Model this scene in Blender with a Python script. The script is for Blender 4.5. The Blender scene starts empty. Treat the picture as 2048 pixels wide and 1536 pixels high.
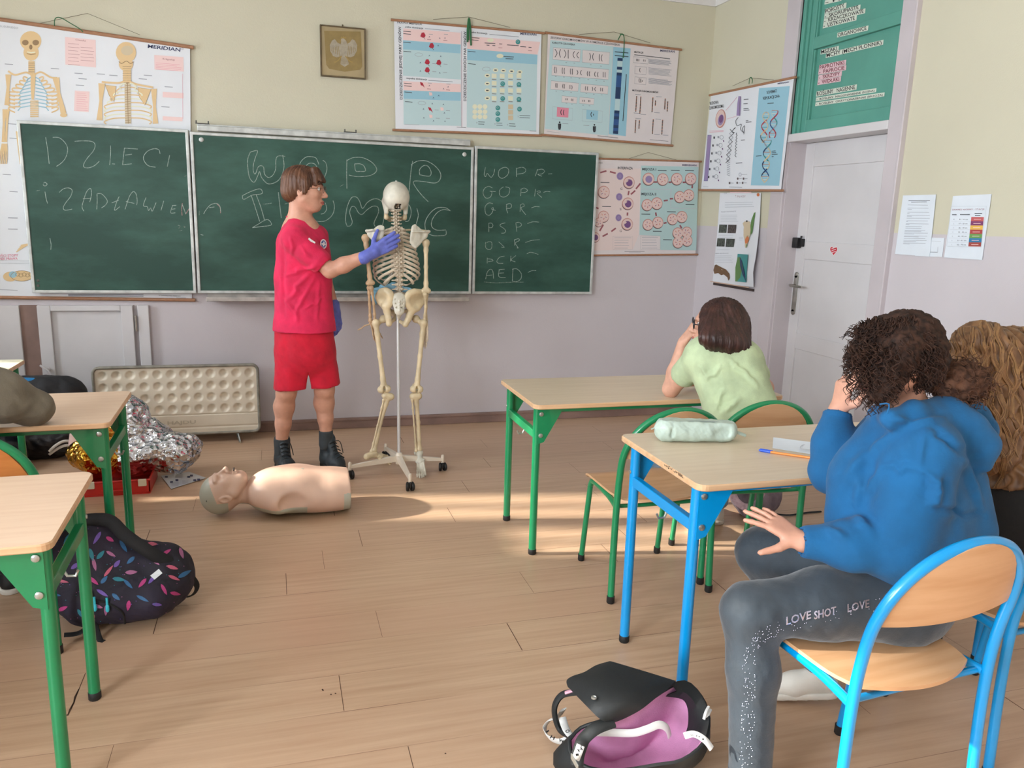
import bpy, bmesh, math, random
import numpy as np
from mathutils import Vector, Matrix, noise as mnoise
C = bpy.context.scene.collection
PI = math.pi
random.seed(7)

# ---------------- camera ----------------
FPX = 1595.7; YAW, PIT, ROL = 0.29202163, -0.20552564, 0.03044892; CAMH = 1.47
def _cam_axes():
    cy, sy, cp, sp = math.cos(YAW), math.sin(YAW), math.cos(PIT), math.sin(PIT)
    f = np.array([sy*cp, cy*cp, sp]); r = np.array([cy, -sy, 0.0]); u = np.cross(r, f)
    cr, sr = math.cos(ROL), math.sin(ROL)
    return cr*r + sr*u, -sr*r + cr*u, f
CR, CU, CF = _cam_axes()
cam_d = bpy.data.cameras.new('camera'); cam = bpy.data.objects.new('camera', cam_d); C.objects.link(cam)
cam_d.sensor_width = 36; cam_d.lens = 36*FPX/2048; cam_d.clip_start = 0.02; cam_d.clip_end = 100
mw = Matrix.Identity(4)
for i in range(3):
    mw[i][0] = CR[i]; mw[i][1] = CU[i]; mw[i][2] = -CF[i]
mw[2][3] = CAMH
cam.matrix_world = mw
bpy.context.scene.camera = cam
vs = bpy.context.scene.view_settings
vs.view_transform = 'Standard'; vs.look = 'None'; vs.gamma = 1.0; vs.use_curve_mapping = False
vs.exposure = 0.31

# ---------------- light ----------------
WX, WY, XL, YB, ZC = 3.083, 5.48, -2.6, -2.6, 3.06     # right wall, board wall, window wall, back wall, ceiling
WINDOWS = [(4.29, 4.74, 0.92), (3.84, 4.25, 1.74), (1.15, 2.36, 1.72), (-1.9, 0.4, 0.92)]; HEAD = 2.5  # unseen openings; widths and raised sills shaped so the sun patches land
world = bpy.data.worlds.new('world'); bpy.context.scene.world = world; world.use_nodes = True
bg = world.node_tree.nodes['Background']; bg.inputs[0].default_value = (0.80, 0.90, 1.0, 1); bg.inputs[1].default_value = 1.0
sd = bpy.data.lights.new('sun', 'SUN'); sun = bpy.data.objects.new('sun', sd); C.objects.link(sun)
sd.energy = 9.0; sd.angle = 0.03; sd.color = (1.0, 0.93, 0.82)
sun.rotation_euler = Vector((1, -0.19, -0.475)).to_track_quat('-Z', 'Y').to_euler()
WPOW = [48, 34, 62, 250]
for (y0, y1, SILL), pw in zip(WINDOWS, WPOW):
    ld = bpy.data.lights.new('window_daylight', 'AREA'); lo = bpy.data.objects.new('window_daylight', ld); C.objects.link(lo)
    ld.shape = 'RECTANGLE'; ld.size = y1-y0; ld.size_y = HEAD-SILL; ld.energy = pw; ld.color = (0.86, 0.93, 1.0)
    lo.location = (XL-0.32, (y0+y1)/2, (SILL+HEAD)/2); lo.rotation_euler = (PI/2, 0, -PI/2)

# ---------------- pixel helpers (reference photo is 2048x1536) ----------------
def ray(x, y): return CR*((x-1024)/FPX) + CU*(-(y-768)/FPX) + CF
def FZ(x, y, z=0.0):
    d = ray(x, y); t = (z-CAMH)/d[2]; return Vector((d[0]*t, d[1]*t, z))
def PY(x, y, Y):
    d = ray(x, y); t = Y/d[1]; return Vector((d[0]*t, Y, CAMH+d[2]*t))
def PX(x, y, X):
    d = ray(x, y); t = X/d[0]; return Vector((X, d[1]*t, CAMH+d[2]*t))

# ---------------- materials ----------------
def lin(c):
    c = c/255.0
    return c/12.92 if c <= 0.04045 else ((c+0.055)/1.055)**2.4
def col(rgb): return (lin(rgb[0]), lin(rgb[1]), lin(rgb[2]), 1)
MATS = {}
def mat(name, rgb=None, rough=0.6, metal=0.0, var=0.0, scale=8.0, bump=0.0, bscale=60.0, rgb2=None, stretch=None, sheen=0.0, coat=0.0, trans=0.0, spec=0.5, alpha=1.0, detail=3.0):
    if name in MATS: return MATS[name]
    m = bpy.data.materials.new(name); m.use_nodes = True; nt = m.node_tree; b = nt.nodes['Principled BSDF']
    b.inputs['Base Color'].default_value = col(rgb); b.inputs['Roughness'].default_value = rough; b.inputs['Metallic'].default_value = metal
    b.inputs['Specular IOR Level'].default_value = spec
    if sheen: b.inputs['Sheen Weight'].default_value = sheen
    if coat: b.inputs['Coat Weight'].default_value = coat
    if trans: b.inputs['Transmission Weight'].default_value = trans
    if alpha < 1: b.inputs['Alpha'].default_value = alpha
    if var or rgb2 or bump:
        tc = nt.nodes.new('ShaderNodeTexCoord'); mp = nt.nodes.new('ShaderNodeMapping')
        nt.links.new(tc.outputs['Object'], mp.inputs[0])
        if stretch: mp.inputs['Scale'].default_value = stretch
    if var or rgb2:
        n = nt.nodes.new('ShaderNodeTexNoise'); n.inputs['Scale'].default_value = scale; n.inputs['Detail'].default_value = detail
        nt.links.new(mp.outputs[0], n.inputs['Vector'])
        mx = nt.nodes.new('ShaderNodeMix'); mx.data_type = 'RGBA'
        r2 = rgb2 or tuple(max(0, c*(1-var)) for c in rgb)
        mx.inputs[6].default_value = col(rgb); mx.inputs[7].default_value = col(r2)
        rp = nt.nodes.new('ShaderNodeMapRange'); rp.inputs[1].default_value = 0.35; rp.inputs[2].default_value = 0.65
        nt.links.new(n.outputs[0], rp.inputs[0]); nt.links.new(rp.outputs[0], mx.inputs[0]); nt.links.new(mx.outputs[2], b.inputs['Base Color'])
    if bump:
        n2 = nt.nodes.new('ShaderNodeTexNoise'); n2.inputs['Scale'].default_value = bscale; n2.inputs['Detail'].default_value = 4
        nt.links.new(mp.outputs[0], n2.inputs['Vector'])
        bp = nt.nodes.new('ShaderNodeBump'); bp.inputs['Strength'].default_value = bump; bp.inputs['Distance'].default_value = 0.01
        nt.links.new(n2.outputs[0], bp.inputs['Height']); nt.links.new(bp.outputs[0], b.inputs['Normal'])
    MATS[name] = m
    return m

# ---------------- objects ----------------
ORG = {}
def empty(name, loc=(0, 0, 0), label=None, cat=None, group=None, rz=0.0):
    o = bpy.data.objects.new(name, None); C.objects.link(o); o.location = loc; o.rotation_euler = (0, 0, rz); o.empty_display_size = 0.05
    ORG[o.name] = Vector(loc)
    return tag(o, label, cat, group)
def tag(o, label=None, cat=None, group=None, kind=None):
    if label: o['label'] = label
    if cat: o['category'] = cat
    if group: o['group'] = group
    if kind: o['kind'] = kind
    return o
def mesh_obj(name, V, F, mats, parent=None, smooth=False, local=False, mi=None, auto=None):
    """one mesh object; V in world coordinates unless local"""
    V = np.asarray(V, float)
    if parent is not None and not local:
        V = V - np.array(ORG[parent.name])
    me = bpy.data.meshes.new(name)
    me.from_pydata(V.tolist(), [], [list(map(int, f)) for f in F] if not isinstance(F, list) else F)
    if not isinstance(mats, (list, tuple)): mats = [mats]
    for m in mats: me.materials.append(m)
    if mi is not None: me.polygons.foreach_set('material_index', mi)
    if smooth:
        me.polygons.foreach_set('use_smooth', [True]*len(me.polygons))
    me.update()
    if auto is not None:
        try: me.set_sharp_from_angle(angle=math.radians(auto))
        except Exception: pass
    o = bpy.data.objects.new(name, me); C.objects.link(o)
    if parent is not None:
        o.parent = parent; ORG[o.name] = ORG[parent.name]
    else: ORG[o.name] = Vector((0, 0, 0))
    return o

def frame(d, up=(0, 0, 1)):
    d = Vector(d).normalized(); up = Vector(up)
    if abs(d.dot(up)) > 0.98: up = Vector((0, 1, 0)) if abs(d.y) < 0.9 else Vector((1, 0, 0))
    s = d.cross(up).normalized(); u = s.cross(d).normalized()
    return s, u
class MB:
    """mesh builder: pieces of ONE part"""
    def __init__(s): s.V = []; s.F = []; s.M = []; s.cm = 0
    def add(s, V, F, m=None):
        o = len(s.V); s.V += [tuple(v) for v in V]; s.F += [tuple(i+o for i in f) for f in F]; s.M += [s.cm if m is None else m]*len(F); return s
    def box(s, a, b, bev=0.0, R=None, c=None, m=None, seg=2):
        """axis aligned box a..b, optional bevel; R 3x3 rotation about c"""
        a = Vector(a); b = Vector(b); ctr = (a+b)/2; h = (b-a)/2
        h = Vector((abs(h.x), abs(h.y), abs(h.z)))
        bm = bmesh.new(); bmesh.ops.create_cube(bm, size=2)
        for v in bm.verts: v.co = Vector((v.co.x*h.x, v.co.y*h.y, v.co.z*h.z))
        if bev: bmesh.ops.bevel(bm, geom=list(bm.edges), offset=min(bev, min(h)*0.95), segments=seg, affect='EDGES', profile=0.5)
        return s._bm(bm, ctr, R, c, m)
    def _bm(s, bm, ctr, R=None, c=None, m=None):
        V = []
        for v in bm.verts:
            p = v.co+ctr
            if R is not None:
                cc = Vector(c) if c is not None else ctr
                p = R @ (p-cc)+cc
            V.append(tuple(p))
        bm.verts.index_update()
        F = [tuple(v.index for v in f.verts) for f in bm.faces]; bm.free()
        return s.add(V, F, m)
    def tube(s, pts, r, n=12, cap=True, m=None, flat=None, up=(0, 0, 1), close=False):
        """swept round tube; r number or list; flat=(su, sv) scales the section"""
        P = [Vector(p) for p in pts]; k = len(P); rs = r if isinstance(r, (list, tuple)) else [r]*k
        V = []; F = []; prev = None
        for i, p in enumerate(P):
            if close: d = P[(i+1) % k]-P[(i-1) % k]
            else: d = (P[min(i+1, k-1)]-P[max(i-1, 0)])
            d = d.normalized() if d.length > 1e-9 else Vector((0, 0, 1))
            if prev is None: sx, sy = frame(d, up)
            else:
                sx = prev-d*prev.dot(d)
                sx = sx.normalized() if sx.length > 1e-6 else frame(d, up)[0]
                sy = sx.cross(d).normalized()
                sy = -sy if False else sy
            prev = sx; sy = d.cross(sx).normalized()
            fu, fv = flat if flat else (1, 1)
            for j in range(n):
                a = 2*PI*j/n; V.append(p+sx*math.cos(a)*rs[i]*fu+sy*math.sin(a)*rs[i]*fv)
        kk = k if close else k-1
        for i in range(kk):
            for j in range(n):
                a = i*n+j; b = i*n+(j+1) % n; c = ((i+1) % k)*n+(j+1) % n; d = ((i+1) % k)*n+j
                F.append((a, b, c, d))
        if cap and not close:
            F.append(tuple(range(n-1, -1, -1))); F.append(tuple(range((k-1)*n, k*n)))
        return s.add(V, F, m)
    def lathe(s, prof, ctr=(0, 0, 0), n=20, axis=None, m=None):
        """prof [(r, h)] around axis (default z) at ctr"""
        ax = Vector(axis).normalized() if axis else Vector((0, 0, 1)); sx, sy = frame(ax); ctr = Vector(ctr); V = []; F = []
        for r, h in prof:
            for j in range(n):
                a = 2*PI*j/n; V.append(ctr+ax*h+sx*math.cos(a)*r+sy*math.sin(a)*r)
        for i in range(len(prof)-1):
            for j in range(n):
                a = i*n+j; b = i*n+(j+1) % n; F.append((a, b, b+n, a+n))
        F.append(tuple(range(n-1, -1, -1))); F.append(tuple(range((len(prof)-1)*n, len(prof)*n)))
        return s.add(V, F, m)
    def prism(s, pts, ext, m=None):
        """polygon pts (3d) extruded by vector ext"""
        P = [Vector(p) for p in pts]; e = Vector(ext); n = len(P)
        V = P+[p+e for p in P]; F = [tuple(range(n-1, -1, -1)), tuple(range(n, 2*n))]
        for i in range(n): F.append((i, (i+1) % n, n+(i+1) % n, n+i))
        return s.add(V, F, m)
    def quad(s, a, b, c, d, m=None): return s.add([a, b, c, d], [(0, 1, 2, 3)], m)
    def strip(s, A, B, m=None):
        n = len(A); return s.add(list(A)+list(B), [(i, i+1, n+i+1, n+i) for i in range(n-1)], m)
    def obj(s, name, mats, parent=None, smooth=False, local=False, auto=None):
        if smooth and auto is None: auto = 40
        return mesh_obj(name, s.V, s.F, mats, parent, smooth, local, s.M, auto)
def solid_grid(P, thick, nrm=None):
    """P[i][j] grid of points -> closed slab of given thickness"""
    n = len(P); k = len(P[0]); P = np.array([[list(p) for p in r] for r in P], float)
    du = np.gradient(P, axis=0); dv = np.gradient(P, axis=1); N = np.cross(du, dv); N /= (np.linalg.norm(N, axis=2, keepdims=True)+1e-12)
    A = (P+N*thick/2).reshape(-1, 3); B = (P-N*thick/2).reshape(-1, 3); V = np.vstack([A, B]); o = n*k; F = []
    for i in range(n-1):
        for j in range(k-1):
            a = i*k+j; F.append((a, a+k, a+k+1, a+1)); F.append((o+a, o+a+1, o+a+k+1, o+a+k))
    for i in range(n-1):
        for a, sgn in ((i*k, 1), (i*k+k-1, -1)):
            q = (a, o+a, o+a+k, a+k); F.append(q if sgn > 0 else q[::-1])
    for j in range(k-1):
        for a, sgn in ((j, -1), ((n-1)*k+j, 1)):
            q = (a, o+a, o+a+1, a+1); F.append(q if sgn > 0 else q[::-1])
    return V.tolist(), F

# ---------------- signed distance modelling ----------------
class Sdf:
    def __init__(s): s.p = []
    def cone(s, a, b, ra, rb=None, k=0.02, ax=None, sq=1.0, sub=False):
        s.p.append(('c', np.array(a, float), np.array(b, float), ra, ra if rb is None else rb, k, None if ax is None else np.array(Vector(ax).normalized()), sq, sub)); return s
    def chain(s, pts, rs, k=0.02, ax=None, sq=1.0):
        rs = rs if isinstance(rs, (list, tuple)) else [rs]*len(pts)
        for i in range(len(pts)-1): s.cone(pts[i], pts[i+1], rs[i], rs[i+1], k, ax, sq)
        return s
    def ell(s, c, r, k=0.02, R=None, sub=False):
        s.p.append(('e', np.array(c, float), np.array(r, float), None if R is None else np.array(R, float), k, sub)); return s
    def cut(s, p, n):
        """remove everything on the +n side of the plane through p"""
        s.p.append(('h', np.array(p, float), np.array(Vector(n).normalized()))); return s
    def build(s, h):
        lo = np.array([1e9]*3); hi = -lo; bb = []
        for q in s.p:
            if q[0] == 'c':
                r = max(q[3], q[4])*1.02; l = np.minimum(q[1], q[2])-r; u = np.maximum(q[1], q[2])+r; sub = q[8]
            elif q[0] == 'e':
                r = q[2].max() if q[3] is not None else q[2]; l = q[1]-r; u = q[1]+r; sub = q[5]
            else: bb.append(None); continue
            bb.append((l, u))
            if not sub: lo = np.minimum(lo, l); hi = np.maximum(hi, u)
        lo = lo-4*h; hi = hi+4*h; n = np.ceil((hi-lo)/h).astype(int)+1
        F = np.full(n, 1.0, np.float32)
        ax = [lo[i]+h*np.arange(n[i]) for i in range(3)]
        for q, b in zip(s.p, bb):
            if q[0] == 'h':
                d = sum((ax[i]-q[1][i]).reshape([-1 if j == i else 1 for j in range(3)])*q[2][i] for i in range(3))
                F = np.maximum(F, d); continue
            k = q[5] if q[0] == 'c' else q[4]; mg = k+3*h
            i0 = np.clip(np.floor((b[0]-mg-lo)/h).astype(int), 0, n); i1 = np.clip(np.ceil((b[1]+mg-lo)/h).astype(int)+1, 0, n)
            if (i1 <= i0).any(): continue
            sl = tuple(slice(i0[j], i1[j]) for j in range(3))
            X = ax[0][sl[0]][:, None, None]; Y = ax[1][sl[1]][None, :, None]; Z = ax[2][sl[2]][None, None, :]
            if q[0] == 'c':
                a, bb_, ra, rb, _, xx, sq, sub = q[1], q[2], q[3], q[4], q[5], q[6], q[7], q[8]
                px, py, pz = X-a[0], Y-a[1], Z-a[2]; v = bb_-a
                L2 = max(v@v, 1e-12); t = np.clip((px*v[0]+py*v[1]+pz*v[2])/L2, 0, 1)
                px = px-t*v[0]; py = py-t*v[1]; pz = pz-t*v[2]
                if xx is not None:
                    dt = (px*xx[0]+py*xx[1]+pz*xx[2])*(1/sq-1); px = px+dt*xx[0]; py = py+dt*xx[1]; pz = pz+dt*xx[2]
                d = np.sqrt(px*px+py*py+pz*pz)-(ra+(rb-ra)*t)
                if xx is not None: d = d*(sq if sq < 1 else 1)**0.5
            else:
                c, r, R, _, sub = q[1], q[2], q[3], q[4], q[5]
                px, py, pz = X-c[0], Y-c[1], Z-c[2]
                if R is not None:
                    px, py, pz = (px*R[0, 0]+py*R[1, 0]+pz*R[2, 0], px*R[0, 1]+py*R[1, 1]+pz*R[2, 1], px*R[0, 2]+py*R[1, 2]+pz*R[2, 2])
                k0 = np.sqrt((px/r[0])**2+(py/r[1])**2+(pz/r[2])**2); k1 = np.sqrt((px/r[0]**2)**2+(py/r[1]**2)**2+(pz/r[2]**2)**2)+1e-9
                d = k0*(k0-1)/k1
            G = F[sl]
            if sub:
                d = -d; kk = max(k, 1e-6); hh = np.maximum(kk-np.abs(G-d), 0)/kk; F[sl] = np.maximum(G, d)+hh*hh*kk*0.25
            else:
                kk = max(k, 1e-6); hh = np.maximum(kk-np.abs(G-d), 0)/kk; F[sl] = np.minimum(G, d)-hh*hh*kk*0.25
        return surf_nets(F, lo, h)
def surf_nets(F, org, h):
    S = F < 0; n = F.shape
    c = np.zeros((n[0]-1, n[1]-1, n[2]-1), np.uint8); cor = [(i, j, k) for i in (0, 1) for j in (0, 1) for k in (0, 1)]
    for a in cor: c += S[a[0]:n[0]-1+a[0], a[1]:n[1]-1+a[1], a[2]:n[2]-1+a[2]]
    act = (c > 0) & (c < 8); idx = np.full(c.shape, -1, np.int32); cells = np.argwhere(act); idx[act] = np.arange(len(cells))
    acc = np.zeros((len(cells), 3)); cnt = np.zeros(len(cells))
    for a in cor:
        for k in range(3):
            if a[k]: continue
            b = list(a); b[k] = 1
            fa = F[cells[:, 0]+a[0], cells[:, 1]+a[1], cells[:, 2]+a[2]]; fb = F[cells[:, 0]+b[0], cells[:, 1]+b[1], cells[:, 2]+b[2]]
            m = (fa < 0) != (fb < 0); t = np.where(m, fa/np.where(m, fa-fb, 1), 0)
            p = np.array(a, float)[None, :]+t[:, None]*np.eye(3)[k][None, :]
            acc += p*m[:, None]; cnt += m
    V = org+(cells+acc/cnt[:, None])*h; Q = []
    for k in range(3):
        u, v = (k+1) % 3, (k+2) % 3
        A = S[tuple(slice(0, n[i]-1) if i == k else slice(1, n[i]-1) for i in range(3))]
        B = S[tuple(slice(1, n[i]) if i == k else slice(1, n[i]-1) for i in range(3))]
        for cond, flip in ((A & ~B, False), (~A & B, True)):
            e = np.argwhere(cond)
            if not len(e): continue
            e = e.copy(); e[:, u] += 1; e[:, v] += 1
            def cell(du, dv):
                g = e.copy(); g[:, u] -= du; g[:, v] -= dv; return idx[g[:, 0], g[:, 1], g[:, 2]]
            q = np.stack([cell(1, 1), cell(0, 1), cell(0, 0), cell(1, 0)], 1)
            Q.append(q[:, ::-1] if flip else q)
    Q = np.vstack(Q); Q = Q[(Q >= 0).all(1)]
    return V, Q
def sdf_obj(name, sdf, h, mats, parent=None, mi=None, local=False, wob=None, disp=None):
    V, Q = sdf.build(h)
    if disp is not None:                      # disp(P, N) -> offset along the normal
        me = bpy.data.meshes.new('t'); me.from_pydata(V.tolist(), [], Q.tolist()); me.update()
        N = np.zeros(len(V)*3, np.float32); me.vertices.foreach_get('normal', N); N = N.reshape(-1, 3); bpy.data.meshes.remove(me)
        V = V+N*disp(V, N)[:, None]
    m = None
    if mi is not None:
        m = mi(V[Q].mean(1)).astype(int).tolist()
    return mesh_obj(name, V, Q.tolist(), mats, parent, True, local, m)
def pnoise(P, s, seed=0.0):
    """cheap smooth noise, vectorised sum of sines"""
    P = np.asarray(P)*s+seed
    a = np.sin(P[:, 0]*1.7+1.3*np.sin(P[:, 1]*1.1+P[:, 2]*0.7))+np.sin(P[:, 1]*2.1+1.7*np.sin(P[:, 2]*1.3+P[:, 0]*0.9))+np.sin(P[:, 2]*1.9+1.5*np.sin(P[:, 0]*1.2-P[:, 1]*0.8))
    b = np.sin(P[:, 0]*4.3+P[:, 2]*3.1+2*np.sin(P[:, 1]*2.9))+np.sin(P[:, 1]*4.7-P[:, 0]*2.3+2*np.sin(P[:, 2]*3.3))
    return a/3+b*0.2

# ---------------- flat printed matter on a plane ----------------
_glyph = {}
def glyphs(txt, bold=0.0):
    key = (txt, bold)
    if key in _glyph: return _glyph[key]
    cu = bpy.data.curves.new('t', 'FONT'); cu.body = txt; cu.size = 1.0; cu.resolution_u = 2; cu.offset = bold; cu.fill_mode = 'BOTH'
    o = bpy.data.objects.new('t', cu); C.objects.link(o)
    dg = bpy.context.evaluated_depsgraph_get(); me = bpy.data.meshes.new_from_object(o.evaluated_get(dg))
    V = [(v.co.x, v.co.y) for v in me.vertices]; F = [tuple(p.vertices) for p in me.polygons]
    bpy.data.objects.remove(o); bpy.data.curves.remove(cu); bpy.data.meshes.remove(me)
    _glyph[key] = (V, F); return V, F
class Sheet:
    """flat artwork: drawn in coordinates of a magnified crop of the photo, laid on a real plane. hit(px,py)->point, nrm faces the viewer"""
    def __init__(s, hit, nrm, crop=(0, 0, 1), step=0.00025):
        s.hit = hit; s.n = Vector(nrm); s.crop = crop; s.k = 1; s.cnt = 0; s.step = step; s.mb = MB(); s.mats = []; s.warp = None
    def P(s, x, y):
        c = s.crop; p = s.hit(c[0]+x/c[2], c[1]+y/c[2])+s.n*(s.k*s.step+(s.cnt % 20)*1.3e-5)
        if s.warp: p = s.warp(p)
        return p
    def mi(s, m):
        s.cnt += 1
        if m not in s.mats: s.mats.append(m)
        return s.mats.index(m)
    def up(s): s.k += 1; return s
    def poly(s, m, pts):
        s.mb.add([s.P(*p) for p in pts], [tuple(range(len(pts)))], s.mi(m)); return s
    def rect(s, m, a, b, sk=None):
        """a,b opposite corners; sk = (dy at the right side, dx at the bottom)"""
        dy, dx = sk or (0, 0)
        return s.poly(m, [a, (b[0], a[1]+dy), (b[0]+dx, b[1]+dy), (a[0]+dx, b[1])])
    def ell(s, m, c, rx, ry=None, ang=0, n=20, a0=0, a1=360):
        ry = ry or rx; ca, sa = math.cos(ang), math.sin(ang); pts = []
        kk = n if a1-a0 >= 360 else n+1
        for i in range(kk):
            t = math.radians(a0+(a1-a0)*i/n); x, y = rx*math.cos(t), ry*math.sin(t); pts.append((c[0]+x*ca-y*sa, c[1]+x*sa+y*ca))
        return s.poly(m, pts)
    def ring(s, m, c, rx, ry=None, w=3, ang=0, n=24, a0=0, a1=360):
        ry = ry or rx; ca, sa = math.cos(ang), math.sin(ang); pts = []
        for i in range(n+1):
            t = math.radians(a0+(a1-a0)*i/n); x, y = rx*math.cos(t), ry*math.sin(t); pts.append((c[0]+x*ca-y*sa, c[1]+x*sa+y*ca))
        return s.line(m, pts, w)
    def line(s, m, pts, w=3, sm=False):
        if isinstance(w, (list, tuple)) and sm: w = [float(np.interp(i/6, range(len(w)), w)) for i in range(6*(len(pts)-1)+1)]
        if sm: pts = catmull(pts)
        A = []; B = []; n = len(pts)
        closed = n > 2 and abs(pts[0][0]-pts[-1][0])+abs(pts[0][1]-pts[-1][1]) < 1e-6
        for i in range(n):
            p = pts[i]; a = pts[i-1] if i else (pts[-2] if closed else p); b = pts[i+1] if i < n-1 else (pts[1] if closed else p)
            dx, dy = b[0]-a[0], b[1]-a[1]; L = math.hypot(dx, dy) or 1; ww = w[i] if isinstance(w, (list, tuple)) else w
            A.append(s.P(p[0]-dy/L*ww/2, p[1]+dx/L*ww/2)); B.append(s.P(p[0]+dy/L*ww/2, p[1]-dx/L*ww/2))
        s.mb.strip(A, B, s.mi(m)); return s
    def text(s, m, txt, p0, p1, h, bold=0.0, slant=0.0):
        """baseline from p0 to p1 (crop coordinates), cap height h"""
        V, F = glyphs(txt, bold)
        if not V: return s
        xs = [v[0] for v in V]; x0, x1 = min(xs), max(xs); dx, dy = p1[0]-p0[0], p1[1]-p0[1]; L = math.hypot(dx, dy); ux, uy = dx/L, dy/L; hs = h/0.72
        P = []
        for v in V:
            a = (v[0]-x0)/(x1-x0)*L; b = v[1]*hs; a += slant*b
            P.append(s.P(p0[0]+ux*a+uy*b, p0[1]+uy*a-ux*b))
        s.mb.add(P, F, s.mi(m)); return s
    def para(s, m, a, b, n, w=2, sk=0.0, rag=0.25):
        """n thin lines of unreadable small print between a and b"""
        for i in range(n):
            y = a[1]+(b[1]-a[1])*i/max(1, n-1); e = b[0]-(b[0]-a[0])*rag*random.random()
            s.line(m, [(a[0], y), (e, y+sk*(e-a[0]))], w)
        return s
    def box(s, m, pts, w=2): return s.line(m, list(pts)+[pts[0]], w)
    def obj(s, name, parent): return s.mb.obj(name, [x for x in s.mats], parent)
def catmull(pts, n=6):
    P = [pts[0]]+list(pts)+[pts[-1]]; out = []
    for i in range(1, len(P)-2):
        for j in range(n):
            t = j/n; q = []
            for k in range(len(P[0])):
                a, b, c, d = P[i-1][k], P[i][k], P[i+1][k], P[i+2][k]
                q.append(0.5*(2*b+(c-a)*t+(2*a-5*b+4*c-d)*t*t+(3*b-a-3*c+d)*t**3))
            out.append(tuple(q))
    out.append(tuple(pts[-1])); return out
def bspl(pts, n=6): return [Vector(p) for p in catmull([tuple(p) for p in pts], n)]
def dup(root, loc, rz, label, group=None):
    r = root.copy(); C.objects.link(r); r.location = loc; r.rotation_euler = (0, 0, rz); r['label'] = label
    if group: r['group'] = group
    for ch in list(root.children):
        c = ch.copy(); C.objects.link(c); c.parent = r
        for g in ch.children:
            d = g.copy(); C.objects.link(d); d.parent = c
    return r
# ================= the room =================
def struct(name, mb, m, smooth=False): return tag(mb.obj(name, m, None, smooth), kind='structure')
def wall_mat(name, up, low, zline=1.452):
    """two-tone painted plaster, paint border at zline"""
    m = bpy.data.materials.new(name); m.use_nodes = True; nt = m.node_tree; b = nt.nodes['Principled BSDF']; b.inputs['Roughness'].default_value = 0.55
    g = nt.nodes.new('ShaderNodeNewGeometry'); sp = nt.nodes.new('ShaderNodeSeparateXYZ'); nt.links.new(g.outputs['Position'], sp.inputs[0])
    n0 = nt.nodes.new('ShaderNodeTexNoise'); n0.inputs['Scale'].default_value = 9; nt.links.new(g.outputs['Position'], n0.inputs['Vector'])
    ma = nt.nodes.new('ShaderNodeMath'); ma.operation = 'MULTIPLY_ADD'; ma.inputs[1].default_value = 0.008; nt.links.new(n0.outputs[0], ma.inputs[0]); nt.links.new(sp.outputs[2], ma.inputs[2])
    gt = nt.nodes.new('ShaderNodeMath'); gt.operation = 'GREATER_THAN'; gt.inputs[1].default_value = zline+0.004; nt.links.new(ma.outputs[0], gt.inputs[0])
    mx = nt.nodes.new('ShaderNodeMix'); mx.data_type = 'RGBA'; mx.inputs[6].default_value = col(low); mx.inputs[7].default_value = col(up); nt.links.new(gt.outputs[0], mx.inputs[0])
    n = nt.nodes.new('ShaderNodeTexNoise'); n.inputs['Scale'].default_value = 2.5; n.inputs['Detail'].default_value = 5; nt.links.new(g.outputs['Position'], n.inputs['Vector'])
    hs = nt.nodes.new('ShaderNodeHueSaturation'); mr = nt.nodes.new('ShaderNodeMapRange'); mr.inputs[3].default_value = 0.95; mr.inputs[4].default_value = 1.05
    nt.links.new(n.outputs[0], mr.inputs[0]); nt.links.new(mr.outputs[0], hs.inputs['Value']); nt.links.new(mx.outputs[2], hs.inputs['Color']); nt.links.new(hs.outputs[0], b.inputs['Base Color'])
    n2 = nt.nodes.new('ShaderNodeTexNoise'); n2.inputs['Scale'].default_value = 130; bp = nt.nodes.new('ShaderNodeBump'); bp.inputs['Strength'].default_value = 0.15; bp.inputs['Distance'].default_value = 0.004
    nt.links.new(g.outputs['Position'], n2.inputs['Vector']); nt.links.new(n2.outputs[0], bp.inputs['Height']); nt.links.new(bp.outputs[0], b.inputs['Normal'])
    return m
M_wall = wall_mat('wall_paint', (204, 200, 178), (200, 194, 198))
M_ceil = mat('ceiling_paint', (222, 220, 218), 0.8, var=0.04)
M_lilac = mat('lilac_gloss_paint', (200, 192, 196), 0.35, var=0.05, scale=3)
M_lilac2 = mat('grey_white_paint', (214, 212, 214), 0.35, var=0.04, scale=3)
M_teal = mat('teal_paint', (92, 160, 144), 0.4, var=0.06, scale=4, bump=0.1, bscale=20)
M_brown = mat('brown_skirting', (150, 122, 112), 0.5, var=0.15, scale=6)

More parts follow.
